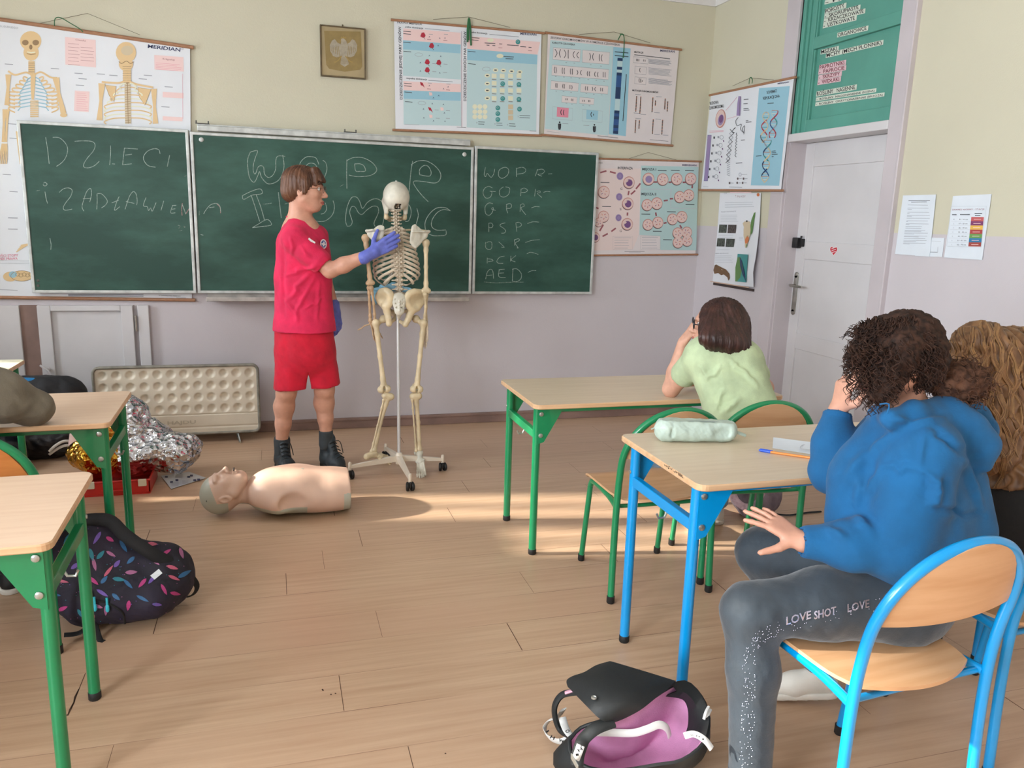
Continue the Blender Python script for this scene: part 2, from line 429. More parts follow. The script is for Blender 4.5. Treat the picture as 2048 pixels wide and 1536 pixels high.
def floor_mat():
    m = bpy.data.materials.new('laminate_floor'); m.use_nodes = True; nt = m.node_tree; b = nt.nodes['Principled BSDF']; L = nt.links
    g = nt.nodes.new('ShaderNodeNewGeometry'); mp = nt.nodes.new('ShaderNodeMapping'); L.new(g.outputs['Position'], mp.inputs[0])
    mp.inputs['Location'].default_value = (500, 0.035, 0)
    br = nt.nodes.new('ShaderNodeTexBrick'); L.new(mp.outputs[0], br.inputs['Vector']); br.offset = 0.37; br.offset_frequency = 2
    br.inputs['Scale'].default_value = 1.0; br.inputs['Brick Width'].default_value = 2000; br.inputs['Row Height'].default_value = 0.2025
    br.inputs['Mortar Size'].default_value = 0.0012; br.inputs['Mortar Smooth'].default_value = 0.0; br.inputs['Bias'].default_value = 0.0
    br.inputs['Color1'].default_value = (0.0, 0.0, 0.0, 1); br.inputs['Color2'].default_value = (1, 1, 1, 1); br.inputs['Mortar'].default_value = (0.5, 0.5, 0.5, 1)
    st = nt.nodes.new('ShaderNodeMapping'); st.inputs['Scale'].default_value = (1.2, 26, 1); L.new(g.outputs['Position'], st.inputs[0])
    ad = nt.nodes.new('ShaderNodeVectorMath'); ad.operation = 'ADD'; L.new(st.outputs[0], ad.inputs[0])
    sc = nt.nodes.new('ShaderNodeVectorMath'); sc.operation = 'SCALE'; sc.inputs['Scale'].default_value = 7.0; L.new(br.outputs['Color'], sc.inputs[0]); L.new(sc.outputs[0], ad.inputs[1])
    n = nt.nodes.new('ShaderNodeTexNoise'); n.inputs['Scale'].default_value = 1.6; n.inputs['Detail'].default_value = 6; n.inputs['Roughness'].default_value = 0.6; L.new(ad.outputs[0], n.inputs['Vector'])
    mr = nt.nodes.new('ShaderNodeMapRange'); mr.inputs[1].default_value = 0.3; mr.inputs[2].default_value = 0.7; L.new(n.outputs[0], mr.inputs[0])
    mx = nt.nodes.new('ShaderNodeMix'); mx.data_type = 'RGBA'; mx.inputs[6].default_value = col((206, 176, 146)); mx.inputs[7].default_value = col((186, 152, 122)); L.new(mr.outputs[0], mx.inputs[0])
    m2 = nt.nodes.new('ShaderNodeMix'); m2.data_type = 'RGBA'; m2.inputs[7].default_value = col((196, 160, 132)); L.new(mx.outputs[2], m2.inputs[6])
    mm = nt.nodes.new('ShaderNodeMath'); mm.operation = 'MULTIPLY'; mm.inputs[1].default_value = 0.6; L.new(br.outputs['Color'], mm.inputs[0]); L.new(mm.outputs[0], m2.inputs[0])
    m3 = nt.nodes.new('ShaderNodeMix'); m3.data_type = 'RGBA'; m3.inputs[7].default_value = col((118, 84, 64)); L.new(m2.outputs[2], m3.inputs[6])
    nn = nt.nodes.new('ShaderNodeTexNoise'); nn.inputs['Scale'].default_value = 1.3; L.new(g.outputs['Position'], nn.inputs['Vector'])
    r2 = nt.nodes.new('ShaderNodeMapRange'); r2.inputs[1].default_value = 0.42; r2.inputs[2].default_value = 0.62; L.new(nn.outputs[0], r2.inputs[0])
    mf = nt.nodes.new('ShaderNodeMath'); mf.operation = 'MULTIPLY'; L.new(br.outputs['Fac'], mf.inputs[0]); L.new(r2.outputs[0], mf.inputs[1]); L.new(mf.outputs[0], m3.inputs[0])
    L.new(m3.outputs[2], b.inputs['Base Color']); b.inputs['Roughness'].default_value = 0.34; b.inputs['Specular IOR Level'].default_value = 0.45
    bp = nt.nodes.new('ShaderNodeBump'); bp.inputs['Strength'].default_value = 0.08; bp.inputs['Distance'].default_value = 0.003; L.new(n.outputs[0], bp.inputs['Height']); L.new(bp.outputs[0], b.inputs['Normal'])
    return m
M_floor = floor_mat()
struct('floor', MB().box((XL-0.2, YB-0.2, -0.1), (WX+0.35, WY+0.2, 0)), M_floor)
_r = random.Random(4); mb = MB(); known = {-9: .3, 0: -.467, 1: .163, 2: .788, 3: .33, 4: .961, 5: .010, 6: .167, 7: .346, 8: .818, 10: .985, 11: 1.708, -1: .323}
for k in range(-14, 17):                     # butt joints of the planks, 1.406 m apart
    x = known.get(k, _r.uniform(-0.7, 0.7)); y0 = 1.99+0.2025*k
    for j in range(-3, 4):
        xx = x+j*1.406
        if not XL < xx < WX-0.05 or not YB < y0 < WY-0.25: continue
        w = _r.choice([0.0006, 0.001, 0.0014]); mb.quad((xx-w, y0+0.004, 0.0004), (xx+w, y0+0.004, 0.0004), (xx+w, y0+0.199, 0.0004), (xx-w, y0+0.199, 0.0004))
struct('trim_6', mb, mat('plank_joint_dark', (84, 56, 38), 0.7))
struct('ceiling', MB().box((XL-0.2, YB-0.2, ZC), (WX+0.35, WY+0.2, ZC+0.1)), M_ceil)
struct('wall_front', MB().box((XL-0.2, WY, -0.05), (WX+0.3, WY+0.2, ZC+0.05)), M_wall)
struct('wall_back', MB().box((XL-0.2, YB-0.2, -0.05), (WX+0.3, YB, ZC+0.05)), M_wall)
# window wall on the left: piers, sill wall and lintels in one mesh
mb = MB(); ys = [YB]
for (a, b, _) in sorted(WINDOWS): ys += [a, b]
ys.append(WY)
for i in range(0, len(ys), 2): mb.box((XL-0.25, ys[i]-0.001, -0.05), (XL, ys[i+1]+0.001, ZC+0.05))
for (a, b, SILL) in WINDOWS:
    mb.box((XL-0.25, a, -0.05), (XL, b, SILL)); mb.box((XL-0.25, a, HEAD), (XL, b, ZC+0.05))
struct('wall_left', mb, M_wall)
for i, (a, b, SILL) in enumerate(WINDOWS):
    w = MB(); xf = XL-0.2
    for y0, y1, z0, z1 in ((a, a+0.05, SILL, HEAD), (b-0.05, b, SILL, HEAD), (a+0.05, b-0.05, SILL, SILL+0.05), (a+0.05, b-0.05, HEAD-0.05, HEAD), ((a+b)/2-0.02, (a+b)/2+0.02, SILL+0.05, HEAD-0.05)):
        w.box((xf-0.03, y0, z0), (xf+0.03, y1, z1))
    struct('window_%d' % (i+1), w, M_lilac2)
# right wall with the door niche: opening Y 3.59..4.45, niche 0.12 deep, transom cupboard over it
Y0, Y1, DEP, ZT = 3.59, 4.448, 0.125, 2.0
mb = MB()
mb.box((WX, YB, -0.05), (WX+0.3, Y0, ZC+0.05)); mb.box((WX, Y1, -0.05), (WX+0.3, WY+0.1, ZC+0.05)); mb.box((WX+DEP+0.06, Y0-0.01, -0.05), (WX+0.3, Y1+0.01, ZC+0.05)); mb.box((WX+0.001, Y0-0.01, 2.93), (WX+0.2, Y1+0.01, ZC+0.05))
struct('wall_right', mb, M_wall)
# cornice tint band is plain ceiling white paint at the top of both walls
mb = MB(); mb.box((XL, WY-0.012, 2.985), (WX, WY, ZC+0.01)); mb.box((WX-0.012, YB, 2.985), (WX, WY, ZC+0.01)); struct('trim_1', mb, M_ceil)
# door casing
mb = MB(); cz = 2.93
mb.box((WX-0.018, Y1, 0), (WX+0.02, Y1+0.13, cz), 0.004); mb.box((WX-0.018, Y0-0.11, 0), (WX+0.02, Y0, cz), 0.004)
mb.box((WX-0.028, Y0-0.115, 0), (WX+0.01, Y0-0.10, cz), 0.003)
mb.box((WX+0.0, Y1-0.012, 0), (WX+DEP+0.03, Y1+0.002, ZT+0.0)); mb.box((WX+0.0, Y0-0.002, 0), (WX+DEP+0.03, Y0+0.012, ZT))
struct('trim_2', mb, M_lilac)
mb = MB(); mb.box((WX-0.022, Y0-0.001, 1.975), (WX+DEP+0.04, Y1+0.001, 2.022), 0.004)
struct('trim_3', mb, M_lilac2)
# door leaf
dx = WX+DEP
mb = MB(); mb.box((dx, Y0+0.008, 0.006), (dx+0.035, Y1-0.008, 1.974))
def rail(y0, y1, z0, z1): mb.box((dx-0.010, y0, z0), (dx+0.005, y1, z1), 0.004)
rail(Y1-0.098, Y1-0.008, 0.006, 1.974); rail(Y0+0.008, Y0+0.098, 0.006, 1.974)
rail(Y0+0.098, Y1-0.098, 1.83, 1.974); rail(Y0+0.098, Y1-0.098, 1.27, 1.38); rail(Y0+0.098, Y1-0.098, 0.006, 0.2); rail(Y0+0.098, Y1-0.098, 0.70, 0.80)
door = struct('door_1', mb, M_lilac2)
M_steel = mat('brushed_steel', (190, 188, 180), 0.3, 1.0, var=0.1, scale=30)
M_blk = mat('black_plastic', (24, 24, 26), 0.45)
hy = Y1-0.05
mb = MB(); mb.box((dx-0.018, hy-0.02, 0.93), (dx-0.009, hy+0.02, 1.165), 0.004)
mb.lathe([(0.019, 0), (0.02, 0.004), (0.017, 0.006)], (dx-0.012, hy, 1.165), 16, (-1, 0, 0)); mb.lathe([(0.019, 0), (0.02, 0.004), (0.017, 0.006)], (dx-0.012, hy, 0.93), 16, (-1, 0, 0))
mb.tube([(dx-0.015, hy, 1.10), (dx-0.055, hy, 1.10), (dx-0.06, hy-0.02, 1.10), (dx-0.058, hy-0.06, 1.098), (dx-0.052, hy-0.115, 1.10)], [0.009, 0.009, 0.009, 0.008, 0.007], 10)
mb.tube([(dx-0.02, hy, 1.0), (dx-0.012, hy, 1.0)], 0.009, 12)
mb.obj('door_handle', M_steel, door, True)
mb = MB(); mb.box((dx-0.045, hy-0.012, 1.335), (dx-0.008, hy+0.055, 1.40), 0.006); mb.box((dx-0.03, hy-0.045, 1.345), (dx-0.01, hy-0.012, 1.395), 0.004)
mb.tube([(dx-0.03, hy-0.03, 1.40), (dx-0.03, hy-0.03, 1.412)], 0.006, 8)
mb.obj('door_lock', M_blk, door, True)
# heart sticker
M_red = mat('sticker_red', (196, 36, 52), 0.4); M_wht = mat('sticker_white', (236, 232, 232), 0.5)
hit = lambda x, y: PX(x, y, dx-0.010)
S = Sheet(hit, (-1, 0, 0), (1540, 260, 3.84), 0.0006)
def heart(s, k): return [(490+k*math.copysign(abs(math.sin(t))**3, math.sin(t))*27, 925-k*37*(0.8125*math.cos(t)-0.3125*math.cos(2*t)-0.125*math.cos(3*t)-0.0625*math.cos(4*t))) for t in [2*PI*i/40 for i in range(40)]]
S.poly(M_wht, heart(S, 1.12)); S.up(); S.poly(M_red, heart(S, 1.0)); S.up()
for dy in (-18, -2, 14): S.line(M_wht, [(474, 925+dy+6), (488, 925+dy-1), (508, 925+dy-6)], 4.5)
tag(S.obj('heart_sticker', None), 'small red heart sticker with white stripes stuck on the white door', 'sticker')
# black frame of peephole dots
# transom cupboard (teal) above the door
tx = WX+0.03; mb = MB()
mb.box((tx+0.02, Y0+0.004, 2.022), (tx+0.05, Y1-0.004, 2.93))
mb.box((tx-0.028, Y1-0.035, 2.022), (tx+0.02, Y1-0.004, 2.93), 0.003)     # outer frame strips
mb.box((tx-0.014, Y1-0.06, 2.022), (tx+0.02, Y1-0.035, 2.93), 0.003); mb.box((tx-0.004, Y1-0.104, 2.022), (tx+0.021, Y1-0.06, 2.93), 0.004)
for z0, z1 in ((2.022, 2.10), (2.50, 2.568), (2.86, 2.93)): mb.box((tx-0.004, Y0+0.004, z0), (tx+0.021, Y1-0.104, z1), 0.004)
for z0, z1 in ((2.10, 2.50), (2.568, 2.86)):
    for q in ((Y1-0.116, Y1-0.104, z0, z1), (Y0+0.004, Y0+0.03, z0, z1)): mb.box((tx+0.004, q[0], q[2]), (tx+0.021, q[1], q[3]), 0.003)
transom = struct('door_2', mb, M_teal)
# paper word strips on the transom
M_strip = mat('strip_paper', (214, 222, 208), 0.7, var=0.05); M_strip2 = mat('strip_paper_pink', (222, 190, 196), 0.7); M_ink = mat('ink_black', (34, 32, 36), 0.7); M_inkr = mat('ink_maroon', (110, 30, 44), 0.7)
hit = lambda x, y: PX(x, y, tx+0.0185)
hit2 = lambda x, y: PX(x, y, tx-0.0055)
WORDS = [('- H', (610, 42), (770, 2), 34, M_strip, M_ink, 0), ('POROSTY', (612, 148), (822, 78), 44, M_strip, M_ink, 0), ('-  SKORUPIASTE', (606, 200), (976, 96), 40, M_strip, M_ink, 0), ('-  KRZACZKOWATE', (600, 248), (1030, 138), 40, M_strip, M_ink, 0), ('-  LISTKOWATE', (592, 303), (935, 216), 42, M_strip, M_ink, 0),
 ('ORGANOWCE', (748, 404), (1062, 326), 40, M_strip, M_ink, 1), ('MSZAKI', (566, 590), (738, 550), 40, M_strip, M_ink, 0), ('MCHY (MECH PLONNIK)', (624, 628), (1228, 484), 42, M_strip, M_ink, 0),
 ('PAPROTNIKI', (548, 762), (818, 706), 44, M_strip2, M_inkr, 0), ('-  PAPROCIE', (542, 812), (820, 762), 40, M_strip2, M_inkr, 0), ('-  SKRZYPY', (540, 870), (772, 826), 40, M_strip2, M_inkr, 0), ('-  WIDŁAKI', (532, 926), (762, 886), 42, M_strip2, M_inkr, 0),
 ('ROŚLINY   NASIENNE', (518, 1052), (936, 976), 44, M_strip, M_ink, 0), ('-  ROŚLINY  NAGONASIENNE (SOSNA)', (514, 1104), (1150, 1004), 22, M_strip, M_ink, 0), ('-  ROŚLINY  OKRYTONASIENNE (BRZOZA)', (508, 1156), (1240, 1050), 22, M_strip, M_ink, 0)]
for t, a, b, h, ms, mi_, up in WORDS:
    S = Sheet(hit2 if up else hit, (-1, 0, 0), (1540, 0, 5.486), 0.0007)
    dx_, dy_ = b[0]-a[0], b[1]-a[1]; hh = max(h, 30)
    S.poly(ms, [(a[0]-12, a[1]+9), (b[0]+14, b[1]+7), (b[0]+20, b[1]-hh-7), (a[0]-6, a[1]-hh-3)]); S.up()
    S.text(mi_, t, a, b, h, 0.012, 0.12)
    o = S.obj('word_strip', None)
    rd = t.replace('-', '').strip().split('(')[0].split()
    nm = {'H': 'topmost cut-off paper word strip on the teal panel'}.get(rd[0], 'paper word strip reading %s on the teal panel' % ' '.join(rd))
    tag(o, nm, 'paper strip', 'word strips on the teal panel')
# baseboards
mb = MB(); mb.box((-0.76, WY-0.018, 0), (WX, WY, 0.075), 0.004); mb.box((-0.76, WY-0.024, 0.055), (WX, WY, 0.07), 0.003); struct('baseboard_front', mb, M_brown)
mb = MB(); mb.box((WX-0.018, YB, 0), (WX, Y0-0.115, 0.075), 0.004); mb.box((WX-0.018, Y1+0.13, 0), (WX, WY-0.02, 0.075), 0.004); struct('baseboard_right', mb, M_brown)
# built-in white cupboard door in the board wall (left)
mb = MB(); f = WY-0.018
mb.box((-1.388, f, 0.0), (-0.855, WY, 0.862)); 
for a, b, c, d in ((-1.388, -1.315, 0, 0.862), (-0.925, -0.855, 0, 0.862), (-1.315, -0.925, 0.828, 0.862), (-1.315, -0.925, 0, 0.15)): mb.box((a, f-0.022, c), (b, f, d), 0.004)
cup = struct('door_3', mb, M_lilac2)
mb = MB(); mb.tube([(-1.35, f-0.03, 0.47), (-1.35, f-0.05, 0.47)], 0.012, 10); mb.tube([(-1.39, f-0.052, 0.50), (-1.35, f-0.055, 0.47), (-1.335, f-0.052, 0.43)], [0.006, 0.009, 0.006], 8); mb.obj('door_handle', M_lilac2, cup, True)
mb = MB(); mb.tube([(-0.842, f-0.018, 0.70), (-0.842, f-0.018, 0.80)], 0.008, 10); mb.obj('hinge', M_steel, cup, True)
mb = MB(); mb.box((-0.83, f-0.012, 0), (-0.765, WY, 0.862), 0.004); mb.box((-1.66, f-0.012, 0), (-1.485, WY, 0.862), 0.004); mb.box((-2.2, f-0.004, 0), (-1.66, WY, 0.862), 0.004); struct('trim_4', mb, M_lilac2)
mb = MB(); mb.box((-1.485, f+0.004, 0), (-1.388, WY, 0.862)); struct('trim_5', mb, M_brown)
# ================= chalkboard =================
def board_mat():
    m = mat('chalkboard_green', (52, 96, 84), 0.42, spec=0.35); nt = m.node_tree; b = nt.nodes['Principled BSDF']; g = nt.nodes.new('ShaderNodeNewGeometry')
    mp = nt.nodes.new('ShaderNodeMapping'); mp.inputs['Rotation'].default_value = (0, 0.6, 0); mp.inputs['Scale'].default_value = (1.0, 1, 2.6); nt.links.new(g.outputs['Position'], mp.inputs[0])
    n = nt.nodes.new('ShaderNodeTexNoise'); n.inputs['Scale'].default_value = 1.7; n.inputs['Detail'].default_value = 7; n.inputs['Roughness'].default_value = 0.62; nt.links.new(mp.outputs[0], n.inputs['Vector'])
    r = nt.nodes.new('ShaderNodeMapRange'); r.inputs[1].default_value = 0.40; r.inputs[2].default_value = 0.78; nt.links.new(n.outputs[0], r.inputs[0])
    mx = nt.nodes.new('ShaderNodeMix'); mx.data_type = 'RGBA'; mx.inputs[6].default_value = col((34, 70, 60)); mx.inputs[7].default_value = col((64, 104, 92)); nt.links.new(r.outputs[0], mx.inputs[0]); nt.links.new(mx.outputs[2], b.inputs['Base Color']); return m
M_board = board_mat()
M_alu = mat('board_aluminium', (206, 210, 208), 0.45, 0.35, var=0.12, scale=20)
def chalk_mat(name, rgb, a):
    m = mat(name, rgb, 0.9); nt = m.node_tree; b = nt.nodes['Principled BSDF']; g = nt.nodes.new('ShaderNodeNewGeometry')
    n = nt.nodes.new('ShaderNodeTexNoise'); n.inputs['Scale'].default_value = 90; nt.links.new(g.outputs['Position'], n.inputs['Vector'])
    r = nt.nodes.new('ShaderNodeMapRange'); r.inputs[1].default_value = 0.3; r.inputs[2].default_value = 0.6; r.inputs[3].default_value = a*0.55; r.inputs[4].default_value = a; nt.links.new(n.outputs[0], r.inputs[0]); nt.links.new(r.outputs[0], b.inputs['Alpha']); return m
M_chalk = chalk_mat('chalk_white', (190, 210, 200), 0.66); M_chalkf = chalk_mat('chalk_faint', (176, 200, 188), 0.42); M_chalkp = chalk_mat('chalk_pink', (206, 160, 160), 0.7)
BF = 5.425
bhit = lambda x, y: PY(x, y, BF)
board = empty('chalkboard', (0.42, 5.44, 0.95), 'long dark green three-panel chalkboard covered in hand-chalked letters on the front wall', 'chalkboard')
def panel(x0, x1, z0, z1, name, yb=5.452):
    o = MB().box((x0, BF, z0), (x1, yb, z1), 0.002).obj(name, M_board, board)
    f = MB(); w = 0.014
    for a, b in (((x0-w, BF-0.006, z0-w), (x0+0.004, yb, z1+w)), ((x1-0.004, BF-0.006, z0-w), (x1+w, yb, z1+w)), ((x0, BF-0.006, z0-w), (x1, yb, z0+0.004)), ((x0, BF-0.006, z1-0.004), (x1, yb, z1+w))): f.box(a, b, 0.003)
    f.obj('frame', M_alu, o); return o
def bx(x, y): return bhit(x, y)
a = bx(46, 238); b = bx(378, 253); c = bx(394, 579)
zt, zb = bx(660, 280).z, bx(660, 583).z
xL0, xL1 = bx(53, 400).x, bx(386, 420).x-0.018; xC0, xC1 = xL1+0.036, bx(946, 440).x-0.018; xR0, xR1 = xC1+0.036, bx(1187, 440).x
pl = panel(xL0, xL1, zb, zt, 'left_wing'); pc = panel(xC0, xC1, zb, zt-0.01, 'center_panel'); pr_ = panel(xR0, xR1, zb, zt, 'right_wing')
# top rail with clips over the centre panel
mb = MB(); mb.box((xC0+0.03, BF-0.006, zt+0.012), (xC1-0.01, 5.46, zt+0.045), 0.004); mb.box((xC0+0.03, BF+0.002, zt+0.045), (xC1-0.01, 5.46, zt+0.053), 0.002); mb.obj('top_rail', M_alu, board)
for x in (xC0+0.06, xC0+0.95):
    mb = MB(); mb.box((x-0.04, BF-0.004, zt+0.054), (x+0.04, BF+0.02, zt+0.058)); mb.tube([(x-0.035, BF, zt+0.058), (x-0.035, BF, zt+0.072)], 0.004, 8); mb.tube([(x+0.035, BF, zt+0.058), (x+0.035, BF, zt+0.072)], 0.004, 8); mb.obj('clip', mat('dark_metal', (90, 88, 84), 0.5, 0.6), board)
# chalk tray
mb = MB(); tz = zb-0.055
mb.box((xC0+0.04, 5.33, tz), (xC1-0.02, 5.455, tz+0.008), 0.002); mb.box((xC0+0.04, 5.326, tz), (xC1-0.02, 5.336, tz+0.026), 0.003); mb.box((xC0+0.04, 5.45, tz), (xC1-0.02, 5.46, zb), 0.002); mb.obj('chalk_tray', mat('tray_aluminium', (196, 190, 184), 0.55, 0.3, var=0.15, scale=14), board)
for (x, z) in ((xC0+0.05, zt-0.04), (xC1-0.05, zt-0.045)):
    MB().lathe([(0.014, 0), (0.014, 0.003), (0.010, 0.005)], (x, BF, z), 14, (0, -1, 0)).obj('screw', M_alu, pc, True)
for (x, z) in ((xL0+0.02, zb+0.03), (xL0+0.022, zb+0.06)):
    MB().lathe([(0.008, 0), (0.008, 0.003), (0.005, 0.004)], (x, BF, z), 12, (0, -1, 0)).obj('screw', mat('dark_metal', (90, 88, 84), 0.5, 0.6), pl, True)
# ---- chalk writing
def chalk(crop, strokes, panel_, w=5.0, m=None):
    S = Sheet(bhit, (0, -1, 0), crop, 0.0006)
    for s_ in strokes:
        mm = m or M_chalk
        if isinstance(s_, tuple): mm, s_ = s_
        S.line(mm, s_, w, len(s_) > 2); S.k = 1+(S.k % 3)
    S.obj('chalk_writing', panel_)
F_ = M_chalkf
chalk((60, 240, 4.267), [
 [(134, 148), (150, 250), (164, 374)], [(195, 148), (250, 152), (300, 195), (322, 250), (305, 320), (270, 365), (226, 396)],
 [(382, 182), (450, 178), (530, 184), (556, 215), (540, 265), (490, 325), (460, 375), (462, 402), (500, 408), (550, 390), (592, 352)],
 [(688, 218), (688, 290), (680, 384)], [(700, 374), (726, 376)],
 [(804, 240), (920, 248)], [(806, 240), (798, 310), (790, 385)], [(812, 300), (870, 292)], [(790, 382), (868, 374)],
 [(1110, 290), (1100, 255), (1060, 245), (1005, 265), (970, 310), (975, 350), (1010, 390), (1072, 403)], [(1192, 300), (1172, 398)],
 [(116, 540), (128, 532), (146, 545), (138, 560), (122, 562), (112, 550)], [(128, 612), (138, 670), (150, 712)],
 [(250, 618), (285, 588), (330, 580), (360, 600), (348, 650), (310, 700), (285, 745), (300, 770), (360, 760)],
 [(460, 778), (445, 740), (460, 680), (480, 620), (505, 588), (522, 592), (525, 640), (510, 700)], [(452, 672), (520, 668)],
 [(572, 630), (574, 690), (570, 762)], [(572, 630), (610, 630), (650, 670), (660, 700), (640, 730), (610, 750)],
 [(762, 652), (740, 700), (722, 770), (766, 740)], [(698, 708), (760, 682)],
 [(812, 762), (825, 720), (850, 650), (880, 612), (905, 630), (915, 690), (910, 726)], [(818, 695), (890, 712)],
 [(990, 662), (968, 730), (1000, 740), (1012, 772), (1030, 750), (1044, 778), (1076, 705)], [(1142, 690), (1118, 772)],
 [(1218, 728), (1200, 790), (1240, 792)], [(1210, 762), (1240, 758)], [(1214, 730), (1248, 728)],
 (M_chalkp, [(1300, 710), (1294, 760), (1298, 815)]), [(1300, 722), (1318, 770), (1330, 804)], (M_chalkp, [(1330, 800), (1350, 770), (1364, 745)]),
 [(170, 1008), (180, 1060), (178, 1108)], (F_, [(1262, 898), (1280, 905), (1270, 925)]), (F_, [(1274, 948), (1298, 942)]), (F_, [(1310, 905), (1324, 912), (1314, 918)]), (F_, [(1316, 482), (1336, 474)]), (F_, [(55, 605), (84, 600)])], pl, 5.5)
chalk((60, 240, 4.267), [(F_, [(1446, 770), (1444, 812)]), [(1482, 802), (1500, 770), (1540, 725), (1590, 712), (1620, 735), (1628, 788)], [(1530, 748), (1574, 742)], (M_chalkp, [(1596, 718), (1622, 745), (1626, 795)]), [(1454, 976), (1480, 984)]], pc, 5.5)
chalk((380, 230, 3.531), [
 [(426, 262), (476, 252), (462, 300), (448, 350), (448, 400), (462, 415), (480, 370), (500, 358), (520, 370), (526, 415), (550, 440), (580, 430), (604, 385), (606, 320), (622, 290), (672, 292)],
 [(426, 262), (408, 310), (408, 370), (420, 440), (446, 474), (462, 465), (480, 425), (492, 400), (505, 440), (540, 480), (572, 486), (620, 465), (650, 420), (664, 360), (655, 282)],
 [(768, 385), (780, 335), (815, 300), (850, 294), (890, 305), (910, 350)], [(810, 370), (840, 342), (880, 346), (900, 380), (902, 420)], [(938, 320), (960, 340), (966, 390), (945, 450)],
 [(1108, 315), (1106, 400), (1108, 520)], [(1104, 325), (1150, 302), (1220, 302), (1285, 335), (1318, 380), (1305, 410), (1260, 430), (1180, 435), (1122, 424)], [(1162, 346), (1200, 345), (1228, 360), (1238, 395), (1200, 398), (1170, 394), (1162, 346)],
 [(1572, 325), (1560, 400), (1546, 548)], [(1562, 350), (1610, 325), (1670, 325), (1730, 360), (1768, 410), (1765, 455), (1730, 480), (1650, 470), (1590, 466), (1578, 480), (1600, 520), (1640, 570), (1682, 612)], [(1622, 425), (1622, 385), (1650, 358), (1680, 362), (1702, 400), (1690, 432), (1622, 422)],
 [(370, 570), (430, 540), (495, 522), (508, 555), (440, 566), (380, 596), (370, 570)], [(432, 566), (460, 650), (492, 752)], [(466, 560), (500, 650), (526, 742)], [(440, 796), (475, 775), (545, 738), (574, 776), (500, 788), (440, 796)],
 (F_, [(512, 630), (540, 628), (576, 622)]), [(624, 545), (632, 620), (645, 728)], (F_, [(640, 542), (680, 540)]), (F_, [(668, 628), (720, 618)]),
 [(1010, 605), (1020, 650), (1005, 705), (960, 745), (910, 752), (868, 740)], [(955, 620), (965, 660), (950, 690), (925, 700)],
 [(1110, 786), (1098, 740), (1110, 650), (1140, 585), (1175, 580), (1198, 610), (1218, 660), (1250, 620), (1290, 595), (1330, 595), (1365, 630), (1370, 720), (1360, 776)], [(1110, 786), (1135, 780), (1145, 750), (1128, 690), (1140, 650), (1165, 650), (1190, 690), (1215, 702), (1250, 670), (1290, 645), (1325, 650), (1330, 690), (1300, 760), (1308, 788)],
 [(1522, 630), (1550, 640), (1562, 690), (1545, 745), (1520, 752)], [(1602, 660), (1612, 710), (1595, 776)],
 [(1838, 676), (1800, 654), (1740, 658), (1690, 700), (1660, 760), (1668, 820), (1710, 850), (1770, 852), (1806, 846), (1808, 816)], [(1838, 676), (1790, 668), (1745, 690), (1710, 740), (1706, 785), (1740, 812), (1806, 812)],
 (F_, [(80, 846), (94, 850)]), (F_, [(1060, 505), (1085, 490)])], pc, 4.6)
chalk((940, 280, 4.8), [
 [(148, 262), (136, 330), (150, 352), (165, 320), (200, 358), (225, 330), (238, 278)], [(320, 265), (280, 290), (275, 345), (310, 368), (360, 335), (370, 285), (340, 262), (300, 272)], [(445, 268), (445, 355)], [(442, 275), (500, 262), (534, 282), (520, 315), (452, 328)], [(650, 280), (625, 348)], [(640, 290), (690, 280), (715, 300), (690, 325), (650, 330), (690, 348)], [(750, 326), (788, 324)],
 [(215, 462), (180, 445), (140, 465), (125, 510), (150, 556), (195, 548), (210, 500), (190, 492), (245, 496)], [(320, 450), (285, 480), (285, 530), (325, 548), (370, 520), (380, 465), (340, 450)], [(490, 468), (486, 538)], [(486, 475), (520, 462), (550, 480), (535, 500), (492, 504)], [(628, 470), (620, 540)], [(640, 495), (668, 488), (672, 505), (645, 512), (690, 552)], [(705, 502), (740, 494), (770, 498)],
 [(220, 612), (180, 605), (145, 640), (150, 705), (185, 722), (215, 690), (222, 650), (205, 662), (245, 676)], [(352, 615), (350, 660), (362, 702)], [(346, 622), (380, 610), (400, 630), (385, 655), (352, 655)], [(484, 620), (480, 688)], [(480, 625), (510, 612), (520, 635), (490, 655), (535, 718)], [(588, 652), (625, 640), (668, 642)],
 [(180, 800), (180, 882)], [(178, 800), (205, 798), (220, 818), (210, 840), (182, 842)], [(338, 795), (295, 808), (290, 825), (325, 850), (342, 872), (330, 892), (300, 895)], [(440, 800), (448, 880)], [(438, 795), (470, 790), (494, 810), (480, 832), (446, 838)], [(550, 802), (600, 786), (662, 788)],
 [(150, 980), (150, 1030), (175, 1050), (205, 1040), (208, 985), (180, 976), (160, 985)], [(275, 978), (300, 1000), (328, 1030), (300, 1028)], (F_, [(310, 955), (322, 958)]), [(425, 958), (428, 1012)], [(425, 958), (465, 948), (472, 965), (435, 990), (462, 1035), (450, 1034)], [(530, 985), (590, 965), (668, 956)],
 [(165, 1130), (164, 1185)], [(168, 1140), (205, 1145), (220, 1160), (175, 1168)], [(330, 1115), (285, 1125), (258, 1160), (270, 1182), (318, 1184)], [(392, 1112), (388, 1165)], [(440, 1110), (395, 1150), (435, 1170)], [(545, 1092), (585, 1078), (655, 1098)],
 [(150, 1335), (165, 1270), (195, 1240), (218, 1260), (225, 1330)], [(160, 1300), (215, 1296)], [(280, 1245), (278, 1312), (342, 1320)], [(276, 1244), (332, 1240)], [(280, 1278), (325, 1276)], [(412, 1240), (405, 1352)], [(405, 1240), (450, 1238), (490, 1280), (488, 1330), (450, 1358), (405, 1354)], [(556, 1272), (590, 1256), (634, 1254)],
 (F_, [(135, 1362), (250, 1372), (380, 1366), (515, 1364)])], pr_, 5.0)

